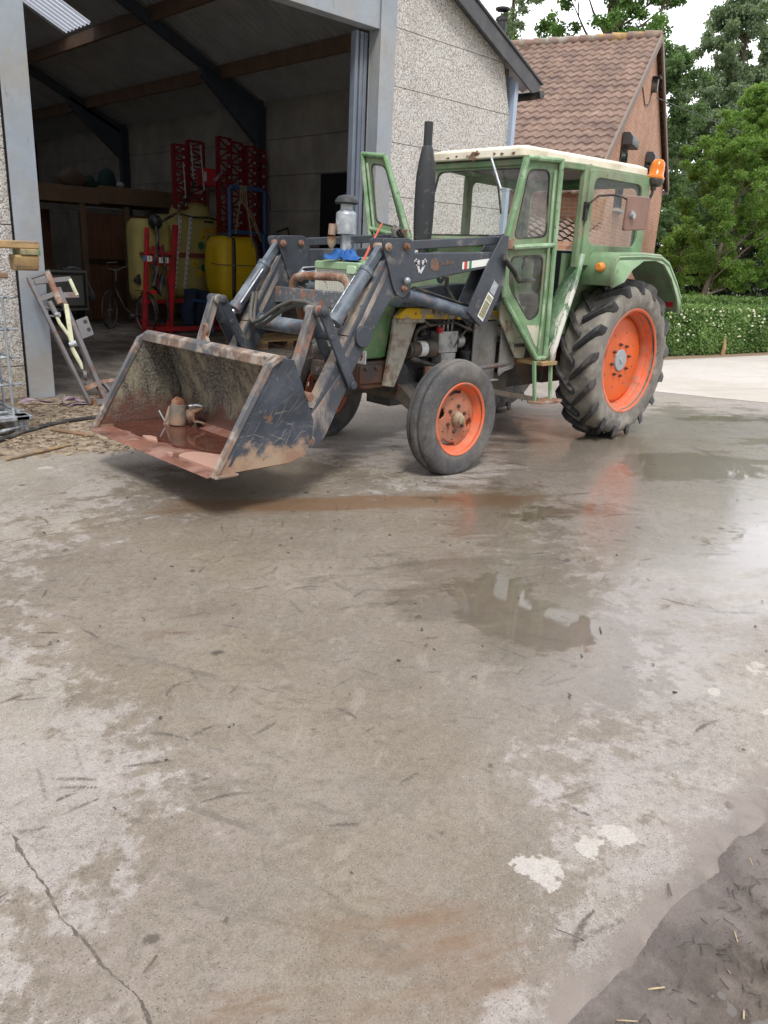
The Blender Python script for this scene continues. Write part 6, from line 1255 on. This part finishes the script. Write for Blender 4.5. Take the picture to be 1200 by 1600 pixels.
# blue cloth round the pre-cleaner pipe, red cord
rs = np.random.RandomState(8); rows = []
for i in range(9):
    r = .045 + i / 8 * .10; row = []
    for k in range(41):
        a = 2 * PI * k / 40; fold = .022 * math.sin(5 * a + i * .35) * (i / 8) + .012 * math.sin(11 * a + 1) + .012 * rs.randn() * .5
        z = 1.575 + .075 * math.exp(-((r - .06) / .055) ** 2) + fold * .75 + .012; rr = r * (1 + .28 * math.sin(3 * a + .7) * i / 8)
        row.append((-2.91 + rr * math.cos(a) * .8, -.0 + rr * math.sin(a) * 1.05, max(1.575 if abs(rr) < .3 else 1.5, z - .02)))
    row[-1] = row[0]; rows.append(row)
g = MB(); g.sheet(rows); tag(build('blue_cloth', g, m['bluecloth'], loc=(-2.91, 0, 1.57), solid=.004, fix=True, ang=30), 'bright blue crumpled cloth stuffed round the grey pipe on the tractor nose', 'cloth')
g = MB(); g.tube([(-2.55, -.02, 1.86), (-2.68, -.03, 1.68), (-2.80, -.05, 1.515), (-2.86, -.08, 1.46), (-3.02, -.06, 1.22), (-3.06, -.03, 1.10)], [.007, .010, .010, .008, .010, .010], 8); tag(build('red_cord', g, m['redrod'], loc=(-2.8, -.05, 1.5)), 'orange red stiff cord sticking up across the grille', 'cord')

# ================================================================ inside the barn
# wooden loft
lf = thing('timber_loft', 'dark brown timber loft with a deep front beam at the back of the barn', 'loft', (1, 12.6, 0))
g = MB(); g.box(-2.5, 1.0, 12.46, 12.54, 2.41, 2.74); build('front_beam', g, m['beam'], lf, bevel=.01); g = MB(); g.box(1.0, 3.6, 12.45, 12.53, 2.45, 2.80); build('front_beam', g, m['beam'], lf, bevel=.01)
for x in (.62, 1.62, 2.7): g = MB(); g.box(x - .06, x + .06, 12.48, 12.6, 0, 2.41); build('post', g, m['beam'], lf, bevel=.01)
g = MB(); g.box(-2.5, 3.6, 12.54, 15.5, 2.5, 2.54); build('deck', g, m['beam'], lf)
g = MB()
for k in range(7): g.box(.70 + k * .28, .70 + k * .28 + .275, 12.60, 12.63, 0, 2.26 - .02 * (k % 2))
build('board_wall', g, m['board'], lf, bevel=.004); g = MB(); g.box(.70, 2.66, 12.58, 12.60, 1.18, 1.30); build('board_wall', g, M('darker board', (.05, .028, .018), .8, var=.2), lf)
g = MB(); g.box(-2.5, .56, 12.52, 12.57, 2.24, 2.36); g.box(.68, 1.56, 12.56, 12.60, 2.24, 2.34); build('pale_rail', g, M('grey rail', (.14, .125, .105), .8, var=.2), lf)
g = MB(); g.box(-2.5, .6, 14.2, 14.25, 0, 2.4); build('rear_boards', g, m['board'], lf)
def lump(name, label, cat, c, s, mt, sd):
    rs = np.random.RandomState(sd); g = MB(); g.ball((0, 0, 0), 1, 16); g.v = [(c[0] + v[0] * s[0] * (1 + .12 * math.sin(5 * v[2] + sd) + .06 * rs.randn()), c[1] + v[1] * s[1], c[2] + max(-.55, v[2]) * s[2] * (1 + .05 * rs.randn())) for v in g.v]
    return tag(build(name, g, mt, loc=c, ang=80), label, cat)
lump('sack', 'slumped brown sack on the timber loft', 'sack', (.55, 12.75, 2.87), (.30, .22, .22), M('brown sack', (.12, .085, .06), .9, var=.2), 1)
lump('green_bundle', 'dark green cloth bundle on the loft next to the brown sack', 'bundle', (.92, 12.75, 2.83), (.16, .15, .16), M('dark green cloth', (.02, .05, .035), .9, var=.2), 2)
lump('green_tarp', 'dark green folded tarp lying on the loft beam further right', 'tarp', (1.32, 12.75, 2.89), (.22, .18, .26), M('teal tarp', (.012, .045, .045), .8, var=.2), 3)
lump('white_bowl', 'small pale round bowl on the loft beam beside the green tarp', 'bowl', (1.55, 12.62, 2.85), (.10, .10, .07), m['whitecloth'], 4)
cb = thing('cabinet', 'dull grey metal cabinet with a frame front in the dark left of the barn', 'cabinet', (-.1, 12.1, 0))
g = MB(); g.box(-.75, .38, 11.95, 12.4, .25, 1.06); build('carcass', g, m['cabinet'], cb, bevel=.01)
g = MB(); g.ring([(-.7, 11.94, .30), (.34, 11.94, .30), (.34, 11.94, 1.02), (-.7, 11.94, 1.02)], [(-.64, 11.94, .36), (.28, 11.94, .36), (.28, 11.94, .96), (-.64, 11.94, .96)], (0, .02, 0)); build('frame', g, m['darksteel'], cb, bevel=.004)
for x in (-.65, .28): g = MB(); g.box(x, x + .06, 11.97, 12.38, 0, .25); build('leg', g, m['darksteel'], cb)
rows = [[(.0 + .55 * u + .03 * math.sin(9 * v_), 12.0 + .38 * v_, 1.075 - max(0, u - .55) * 1.35 + .035 * math.sin(7 * u + 5 * v_) + .03 * math.sin(13 * v_)) for v_ in np.linspace(0, 1, 14)] for u in np.linspace(0, 1, 16)]
tag(build('draped_cloth', MB().sheet(rows), m['whitecloth'], loc=(.3, 12.1, 1.0), solid=.01, fix=False), 'greyish white cloth draped over the corner of the grey cabinet', 'cloth')
# bicycle
bi = thing('bicycle', 'black city bicycle with a red rear reflector parked in the barn', 'bicycle', (.36, 10.0, 0))
rw0 = Vector((.42, 9.55, .36)); fw0 = Vector((.22, 10.65, .36)); R_ = .36
def wheel(c, d, nm):
    d = Vector(d).normalized(); z = V(0, 0, 1)
    P = lambda r, a: c + d * r * math.cos(a) + z * r * math.sin(a)
    A_ = np.linspace(0, 2 * PI, 41)
    w = build(nm, MB().tube([P(R_ - .02, a) for a in A_], .011, 8, cap=False), m['steelgrey'], bi); g = MB(); g.tube([P(R_, a) for a in A_], .018, 8, cap=False); build('tyre', g, m['rubber'], w)
    g = MB(); [g.tube([P(.02, a + .4), P(R_ - .02, a)], .0022, 4) for a in np.linspace(0, 2 * PI, 29)]; build('spokes', g, m['steelgrey'], w); g = MB(); n_ = d.cross(z); g.cyl(c - n_ * .05, c + n_ * .05, .022, 10); build('hub', g, m['steelgrey'], w)
wheel(rw0, (.05, -1, 0), 'rear_wheel'); wheel(fw0, (-.75, -.65, 0), 'front_wheel')
bb = Vector((.38, 9.98, .30)); stt = Vector((.41, 9.80, .86)); hd = Vector((.27, 10.42, .93)); hd2 = Vector((.27, 10.46, .78))
g = MB(); g.tube([hd2, (.32, 10.2, .42), bb], .018, 8); g.tube([bb, stt], .016, 8); g.tube([bb, rw0], .011, 8); g.tube([stt - V(0, 0, .14), rw0], .010, 8); g.tube([hd, hd2], .02, 8); build('frame', g, m['black'], bi)
g = MB(); g.tube([hd2, (.24, 10.58, .6), fw0 + V(.04, 0, 0)], .014, 8); build('fork', g, m['black'], bi)
g = MB(); g.tube([hd, hd + V(-.01, -.03, .20)], .014, 8); h0 = hd + V(-.01, -.03, .20); g.tube([h0 + V(-.12, -.30, .16), h0 + V(-.22, -.12, .14), h0 + V(-.16, .02, .04), h0, h0 + V(.14, .05, .04), h0 + V(.22, -.1, .10), h0 + V(.20, -.28, .10)], .012, 8); build('handlebar', g, m['steelgrey'], bi)
g = MB(); g.tube([stt, stt + V(0, 0, .10)], .013, 8); g.tube([stt + V(0, .12, .12), stt + V(0, .02, .13), stt + V(.0, -.10, .14)], [.03, .07, .10], 10); build('saddle', g, m['black'], bi, ang=60)
g = MB(); g.tube([rw0 + V(.02, 0, .02) + V(.05, -1, 0).normalized() * (R_ + .035) * math.cos(a) + V(0, 0, (R_ + .035) * math.sin(a)) for a in np.linspace(-.2, 2.6, 18)], .022, 6); build('mudguard', g, m['black'], bi)
g = MB(); g.obox(rw0 + V(.01, -.30, .43), (.15, .03, .055)); build('reflector', g, M('red reflector', (.7, .02, .03), .25, var=.1), bi, bevel=.006); g = MB(); [g.tube([rw0 + V(dx, -.28, .42), rw0 + V(dx, .28, .44)], .007, 6) for dx in (-.06, 0, .06)]; g.tube([rw0 + V(.06, 0, 0), rw0 + V(.06, 0, .43)], .006, 6); build('carrier', g, m['black'], bi)
g = MB(); g.cyl(bb + V(-.06, 0, 0), bb + V(.06, 0, 0), .03, 10); g.tube([bb + V(.06, 0, 0), bb + V(.08, .1, -.14), bb + V(.14, .1, -.14)], .01, 6); g.lathe([(.09, 0), (.095, .004)], bb + V(.05, 0, 0), 'x', 20); build('crank', g, m['steelgrey'], bi)
# beige sprayer
sp = thing('crop_sprayer', 'olive beige tank crop sprayer on a red frame standing in the barn', 'sprayer', (1.4, 10.2, 0))
def rbox(x0, x1, y0, y1, z0, z1, r):
    g = MB(); lp = rpoly([(x0, y0), (x1, y0), (x1, y1), (x0, y1)], r, 5); n = len(lp); cx, cy = (x0 + x1) / 2, (y0 + y1) / 2; V_ = []
    for z, k in ((z0, .72), (z0 + r * .35, .90), (z0 + r, 1), (z1 - r, 1), (z1 - r * .35, .93), (z1, .78)): V_ += [(cx + (x - cx) * k, cy + (y - cy) * k, z) for x, y in lp]
    f = [tuple(range(n)), tuple(range(5 * n, 6 * n))] + [(i * n + k, i * n + (k + 1) % n, (i + 1) * n + (k + 1) % n, (i + 1) * n + k) for i in range(5) for k in range(n)]
    return g.add(V_, f)
g = rbox(.36, 1.15, 9.66, 10.2, .55, 2.10, .2); h2 = rbox(1.18, 2.66, 9.9, 11.0, .62, 2.24, .26); g.add(h2.v, h2.f); tk = build('tank', g, m['tankbeige'], sp, ang=50)
g = MB(); g.lathe([(.42, 2.20), (.42, 2.30), (.36, 2.43), (.22, 2.50), (.001, 2.52)], (1.92, 10.35, 0), 'z', 24); build('tank_dome', g, m['tankbeige'], tk, ang=50); g = MB(); g.tube([(1.42, 9.86, 2.24), (1.7, 9.86, 2.20), (2.0, 9.87, 2.22), (2.6, 9.9, 2.14)], .016, 6); build('strap', g, m['black'], tk)
def strip(a, b, w_, mt, nm, ticks=0, y=9.875):
    a = Vector((a[0], y, a[1])); b = Vector((b[0], y, b[1])); g = MB(); g.bar(a, b, .012, w_, up=(1, 0, 0)); s_ = build(nm, g, mt, tk)
    if ticks:
        g = MB()
        for k in range(ticks): q = lerp(a, b, (k + .5) / ticks); g.obox(q + V(w_ * .22, -.007, 0), (.022, .003, .028))
        build('scale_mark', g, m['black_ink'], s_)
strip((1.41, 2.20), (1.23, .84), .085, m['tape'], 'level_scale', 14); strip((1.65, 2.19), (1.46, .84), .07, m['tape'], 'level_scale', 14)
g = MB(); g.box(1.25, 2.67, 9.872, 9.89, 1.43, 1.52); g.box(.4, 1.1, 9.645, 9.66, 1.44, 1.50); build('strap', g, m['band'], tk)
def disc(x, z, r, mt, y=9.885, n=20, nm='sticker', par=None): return build(nm, MB().slab([(x + r * math.cos(a), y, z + r * math.sin(a)) for a in np.linspace(0, 2 * PI, n, False)], (0, -.004, 0)), mt, par or tk)
for (x, z, mt) in ((1.93, 1.84, 'sticker_yellow'), (1.87, 1.67, 'sticker_green'), (2.03, 1.63, 'sticker_blue'), (1.72, 1.32, 'sticker_yellow'), (1.93, 1.24, 'sticker_green'), (1.81, 1.13, 'sticker_yellow')): disc(x, z, .072, m[mt])
for (x, z) in ((1.93, 1.84), (1.72, 1.32)):
    g = MB(); P3 = [(x + .04 * math.cos(a), 9.879, z - .005 + .04 * math.sin(a)) for a in (PI / 2, PI * 7 / 6, PI * 11 / 6)]; P4 = [(x + .022 * math.cos(a), 9.879, z - .005 + .022 * math.sin(a)) for a in (PI / 2, PI * 7 / 6, PI * 11 / 6)]; g.ring(P3, P4, (0, -.002, 0)); build('warning_triangle', g, m['black_ink'], tk)
text('R', .17, m['black_ink'], tk, 'letter', frame_mat((2.07, 9.882, 1.80), (1, 0, 0), (0, 0, 1)))
g = MB(); [g.box(1.94 + k * .062, 1.99 + k * .062, 9.878, 9.884, 1.93, 2.03 - .025 * (k % 2)) for k in range(6)]; build('orange_print', g, m['sticker_orange'], tk); g = MB(); g.box(1.95, 2.18, 9.878, 9.884, 2.115, 2.15); build('dark_print', g, m['black_ink'], tk)
g = MB(); g.bar((.47, 9.45, 1.94), (.30, 9.42, .0), .07, .07); g.bar((1.06, 9.45, 2.02), (.82, 9.40, .0), .085, .085); g.bar((.43, 9.45, 1.50), (1.0, 9.45, 1.50), .06, .06); g.bar((.42, 9.45, 1.36), (.95, 9.45, 1.32), .05, .12); g.bar((.60, 9.44, 1.62), (.62, 9.44, .9), .06, .08); g.bar((.72, 9.44, 1.62), (.92, 9.44, .7), .05, .06); g.box(.3, 2.3, 9.35, 9.47, .05, .13); g.bar((.9, 9.42, .10), (.9, 10.9, .10), .08, .08); g.bar((2.2, 9.42, .10), (2.2, 10.9, .10), .08, .08); g.bar((.3, 9.42, .60), (2.4, 9.9, .62), .07, .07); g.bar((2.2, 9.9, .1), (2.3, 9.95, .62), .07, .07); build('frame', g, m['redpaint'], sp, bevel=.006)
g = MB(); g.box(.34, .40, 9.405, 9.412, 1.34, 1.44); build('plate_blue_edge', g, m['sticker_blue'], sp); g = MB(); g.box(.40, .52, 9.405, 9.412, 1.34, 1.44); p_ = build('number_plate', g, m['plate_white'], sp); text('1', .09, m['black_ink'], p_, 'plate_digit', frame_mat((.46, 9.402, 1.39), (1, 0, 0), (0, 0, 1)))
g = MB(); g.box(.66, .86, 9.40, 9.405, 1.32, 1.42); p_ = build('number_plate', g, m['plate_white'], sp); text('703', .095, m['black_ink'], p_, 'plate_digit', frame_mat((.76, 9.398, 1.37), (1, 0, 0), (0, 0, 1)))
g = MB(); g.ball((.72, 9.6, 2.05), .14, 10); g.tube([(.7, 9.55, 2.0), (.66, 9.42, 1.8), (.64, 9.42, 1.55), (.55, 9.42, 1.2)], .035, 8); g.tube([(.8, 9.55, 2.05), (1.2, 9.6, 2.25), (1.6, 9.8, 2.60), (1.75, 9.9, 2.85)], .028, 8); g.tube([(.60, 9.36, 1.25), (.5, 9.36, .9), (.62, 9.36, .75), (.70, 9.36, 1.1)], .05, 8); g.tube([(.70, 9.3, 1.65), (.76, 9.3, .25)], .02, 6); build('hose', g, m['black'], sp)
def boom(x0, x1, y, z0, z1, par, mt, n=8, nm='spray_boom'):
    g = MB(); 
    for x in (x0, x1): g.bar((x, y, z0), (x, y, z1), .07, .07)
    for k in range(n + 1):
        z = lerp(z0, z1, k / n); g.bar((x0, y, z), (x1, y, z), .04, .04)
        if k < n: g.bar((x0 if k % 2 else x1, y, z), (x1 if k % 2 else x0, y, lerp(z0, z1, (k + 1) / n)), .025, .03)
    b = build(nm, g, mt, par)
    for k in range(n): build('nozzle', MB().ball((lerp(x0, x1, .8), y - .05, lerp(z0, z1, (k + .5) / n)), .028, 6), m['whitecloth'], b)
    return b
boom(1.38, 1.62, 10.0, 2.35, 3.50, sp, m['reddark']); boom(1.78, 2.12, 10.15, 2.5, 3.62, sp, m['reddark'])
g = MB(); g.tube([(1.74, 9.95, 3.52), (1.78, 9.95, 2.9)], .014, 8); g.tube([(1.55, 9.94, 3.2), (1.60, 9.94, 2.4)], .012, 8); build('rod', g, m['galv'], sp)
g = MB(); g.box(1.84, 2.16, 9.72, 9.95, 2.80, 3.12); cbx = build('control_box', g, m['redpaint'], sp, bevel=.01); g = MB(); g.box(1.87, 1.93, 9.712, 9.719, 2.88, 3.05); build('control_sticker', g, m['tape'], cbx)
g = MB(); g.bar((2.16, 9.9, 3.02), (2.60, 9.9, 3.06), .06, .06); g.bar((2.52, 9.9, .6), (2.56, 9.9, 3.10), .10, .10); build('mast', g, m['redpaint'], sp, bevel=.006)
g = MB(); g.bar((1.82, 9.3, .35), (1.82, 9.3, .80), .03, .03); g.bar((2.1, 9.3, .35), (2.12, 9.3, .80), .03, .03); [g.bar((1.82, 9.3, z), (2.1, 9.3, z), .025, .025) for z in (.40, .52, .64)]; g.tube([(1.82, 9.3, .38), (1.9, 9.25, .22), (2.1, 9.25, .3)], .014, 6); g.bar((1.82, 9.3, .6), (1.85, 9.46, .12), .03, .03); g.bar((2.1, 9.3, .6), (2.08, 9.46, .12), .03, .03); build('step_ladder', g, m['redpaint'], sp)
rows = [[(1.25 + .52 * u + .03 * math.sin(8 * v_), 9.55 + .05 * math.sin(11 * u + 2 * v_), .86 - .72 * v_ - .10 * abs(u - .4)) for v_ in np.linspace(0, 1, 12)] for u in np.linspace(0, 1, 18)]
tag(build('navy_cloth', MB().sheet(rows), m['navy'], loc=(1.5, 9.55, .5), solid=.012, fix=False), 'dark navy cloth hanging below the beige sprayer tank', 'cloth')
# yellow sprayer
sy = thing('crop_sprayer', 'small bright yellow tank sprayer on a blue pipe frame behind the loader', 'sprayer', (2.0, 9.0, 0))
g = MB(); cx, cy = 2.14, 9.15; lp = rpoly([(-.5, -.36), (.5, -.36), (.5, .36), (-.5, .36)], .20, 6); n = len(lp); V_ = []
for z, k in ((.64, .62), (.72, .80), (.90, .93), (1.25, 1.0), (1.34, 1.005), (1.60, .97), (1.76, .90), (1.84, .80), (1.87, .62)): V_ += [(cx + x * k, cy + y * k, z) for x, y in lp]
g.add(V_, [tuple(range(n)), tuple(range(8 * n, 9 * n))] + [(i * n + k, i * n + (k + 1) % n, (i + 1) * n + (k + 1) % n, (i + 1) * n + k) for i in range(8) for k in range(n)]); tk = build('tank', g, m['tankyellow'], sy, ang=50)
prof_ = [(1.84, .80), (1.76, .90), (1.60, .97), (1.34, 1.005), (1.25, 1.0), (.90, .93), (.72, .80)]
for xo, mt in ((-.22, 'scale_brown'), (.36, 'scale_brown')):
    g = MB(); g.sheet([[(cx + (xo - .05) * k, cy - .36 * k - .006, z), (cx + (xo + .05) * k, cy - .36 * k - .006, z)] for z, k in prof_]); sc = build('level_strip', g, m[mt], tk, solid=.006, fix=False)
    g = MB()
    for q in range(12): z = .85 + q * .08; k = np.interp(z, [a for a, b in prof_[::-1]], [b for a, b in prof_[::-1]]); g.obox((cx + (xo + .02) * k, cy - .36 * k - .011, z), (.022, .003, .028))
    build('scale_mark', g, m['black_ink'], sc)
g = MB(); g.box(cx - .40, cx + .40, cy - .375, cy - .34, 1.325, 1.345); g.tube([(cx - .40, cy - .37, 1.335), (cx - .52, cy - .30, 1.34), (cx - .75, cy - .40, 1.36)], .010, 6); build('seam_strap', g, m['beam'], tk)
g = MB(); [g.box(cx + .0 + k * .07, cx + .03 + k * .07, cy - .355, cy - .325, .96, 1.02) for k in range(2)]; build('dark_print', g, m['black_ink'], tk)
g = MB(); g.cyl((cx - .1, cy, 1.86), (cx - .1, cy, 1.93), .2, 20); build('tank_lid', g, m['black'], tk, bevel=.01)
g = MB(); g.tube([(1.88, 8.85, 1.85), (1.88, 8.85, 2.70), (1.92, 8.85, 2.76), (2.65, 8.85, 2.76), (2.70, 8.85, 2.70), (2.70, 8.85, .1)], .042, 10); g.tube([(1.88, 8.80, 1.95), (2.50, 8.80, 1.96), (2.62, 8.78, 1.90), (2.66, 8.75, 1.2), (2.66, 8.75, .05)], .036, 10); g.tube([(2.70, 8.85, 1.9), (3.1, 8.9, 1.95), (3.3, 9.2, 1.9), (3.4, 9.3, 1.2)], .03, 10); g.tube([(1.45, 8.85, .05), (1.45, 8.85, .62), (2.45, 8.85, .62), (2.45, 8.85, .05)], .034, 10); g.tube([(1.45, 9.65, .05), (1.45, 9.65, .62), (2.45, 9.65, .62), (2.45, 9.65, .05)], .034, 10); g.tube([(1.45, 8.85, .62), (1.45, 9.65, .62)], .03, 8); g.tube([(2.45, 8.85, .62), (2.45, 9.65, .62)], .03, 8); build('pipe_frame', g, m['bluepaint'], sy)
g = MB()
for k, (x1, z1) in enumerate(((1.95, 1.9), (2.45, 1.95), (2.55, 1.8), (2.35, 1.7))): g.tube([(2.10 + .04 * k, 8.80, 2.80), (2.08 + .05 * k, 8.78, 2.5), (lerp(2.1, x1, .6), 8.76, 2.25), (x1, 8.76, z1)], .013, 6)
build('hose', g, M('tan hose', (.30, .24, .15), .6, var=.2), sy); g = MB(); g.tube([(2.7, 8.8, 2.7), (2.78, 8.78, 2.6), (2.78, 8.78, 2.1), (2.72, 8.78, 1.95)], .012, 6); g.tube([(3.0, 8.85, 2.0), (3.3, 8.9, 2.1), (3.45, 9.0, 1.9)], .02, 6); build('hose', g, m['black'], sy)
for (a, b_, y) in ((2.22, 2.50, 9.75), (2.56, 2.84, 9.85), (2.92, 3.14, 9.80), (3.20, 3.44, 9.9)): boom(a, b_, y, 1.45, 3.72 - (a - 2.2) * .12, sy, m['reddark'], 11)
g = MB(); g.tube([(1.86, 9.7, 2.7), (1.80, 9.7, 3.48)], .014, 8); g.bar((2.1, 9.7, 2.9), (2.3, 9.75, 3.1), .04, .05); build('rod', g, m['galv'], sy); g = MB(); g.box(1.5, 3.4, 9.6, 9.75, .62, .72); g.box(2.2, 2.3, 9.66, 9.8, .0, 1.6); g.box(3.1, 3.2, 9.7, 9.8, 0, 1.6); build('boom_support', g, m['reddark'], sy)
# pallet
pa = thing('pallet', 'worn wooden pallet on the barn floor behind the loader', 'pallet', (1.6, 7.1, 0))
for k in range(5): g = MB(); g.box(1.0, 2.2, 6.55 + k * .26, 6.55 + k * .26 + .12, .125, .147); build('slat', g, m['woodpale'], pa, bevel=.003)
for x in (1.0, 1.55, 2.08):
    g = MB(); g.box(x, x + .12, 6.55, 7.71, .10, .124); g.box(x, x + .12, 6.55, 7.71, 0, .02); build('stringer', g, m['woodpale'], pa)
    for y in (6.55, 7.07, 7.57): g = MB(); g.box(x, x + .12, y, y + .14, .021, .099); build('block', g, m['beam'], pa, bevel=.004)

# ================================================================ small litter (uncountable)
def flakes(name, n, zone, size, mat, label, cat, seed, asp=.16, zf=None, curl=.35):
    rs = np.random.RandomState(seed); P = []
    while len(P) < n:
        x, y = zone(rs); P.append((x, y))
    P = np.array(P); a = rs.uniform(0, PI, n); L = size * rs.uniform(.3, 1.5, n); w = L * asp * rs.uniform(.6, 1.4, n); dz = rs.uniform(-curl, curl, n) * L * .5
    z = (zf(P[:, 0], P[:, 1]) if zf else .01) + rs.uniform(.003, .012, n)
    d = np.stack([np.cos(a), np.sin(a)], 1); nn = np.stack([-d[:, 1], d[:, 0]], 1); c = []
    for su, sv in ((-1, -1), (1, -1), (1, 1), (-1, 1)):
        q = P + d * (su * L / 2)[:, None] + nn * (sv * w / 2)[:, None]; c.append(np.column_stack([q, z + su * dz + np.abs(dz) + sv * w * .15]))
    top = np.stack(c, 1); bot = top.copy(); bot[:, :, 2] -= (w * .35)[:, None]
    co_ = np.concatenate([top, bot], 1).reshape(-1, 3); b = np.arange(n)[:, None] * 8
    q = np.concatenate([b + np.array([[0, 1, 2, 3]]), b + np.array([[7, 6, 5, 4]]), b + np.array([[0, 4, 5, 1]]), b + np.array([[1, 5, 6, 2]]), b + np.array([[2, 6, 7, 3]]), b + np.array([[3, 7, 4, 0]])], 1).reshape(-1, 4)
    me = raw_mesh(name, co_, q); me.materials.append(mat); o = bpy.data.objects.new(name, me); COL.objects.link(o); return tag(o, label, cat, kind='stuff')
dz_ = lambda X, Y: gz(X, Y)
def zone_dirt(rs):
    while True:
        x, y = rs.uniform(-6.2, -2.7), rs.uniform(.9, 3.75)
        if f_dirt(np.array(x), np.array(y)) > rs.uniform(.1, .9): return x, y
flakes('straw_litter', 260, zone_dirt, .05, m['straw'], 'loose straw scattered over the dirt left of the bucket', 'straw', 31, zf=dz_)
flakes('chaff_litter', 2000, zone_dirt, .026, m['chaff'], 'brown wood chips and chaff on the dirt left of the bucket', 'chaff', 32, .3, zf=dz_)
def zone_mud(rs):
    while True:
        x, y = rs.uniform(-6.2, -4.2), rs.uniform(-5.4, -4.24)
        if fbm(np.array(x * 2.6), np.array(y * 2.6), 6) * 2 - .72 > rs.uniform(-.35, .45): return x, y
mzz = lambda X, Y: np.maximum(mz(X, Y), -.026)
flakes('mud_litter', 1800, zone_mud, .022, m['mudclod'], 'dark rotting plant litter floating on the muddy puddle at the lower right', 'litter', 33, .11, zf=lambda X, Y: mzz(X, Y) - .004, curl=.3)
flakes('straw_bits', 150, zone_mud, .036, m['straw'], 'short pale straw pieces in the mud at the lower right', 'straw', 34, .09, zf=lambda X, Y: mzz(X, Y) - .004)
def zone_yard(rs): return rs.uniform(-6.6, -1), rs.uniform(-4.15, .6)
flakes('yard_litter', 170, zone_yard, .012, m['mudclod'], 'tiny dark crumbs of dirt scattered on the concrete', 'crumbs', 35, .5, zf=lambda X, Y: gz(X, Y) - .004)
flakes('yard_twigs', 22, zone_yard, .05, m['chaff'], 'thin dark twigs and straw bits scattered on the concrete', 'twigs', 36, .07, zf=lambda X, Y: gz(X, Y) - .002)
def rock(name, label, c, r, mt, sd, sz=(1, .8, .6)):
    rs = np.random.RandomState(sd); g = MB(); g.ball((0, 0, 0), 1, 10); g.v = [(c[0] + v[0] * r * sz[0] * (1 + .25 * math.sin(3 * v[1] * 2 + sd)), c[1] + v[1] * r * sz[1] * (1 + .2 * math.sin(4 * v[0] + sd)), c[2] + v[2] * r * sz[2]) for v in g.v]
    return tag(build(name, g, mt, loc=c, ang=60), label, name.replace('_', ' '))
print('script done')
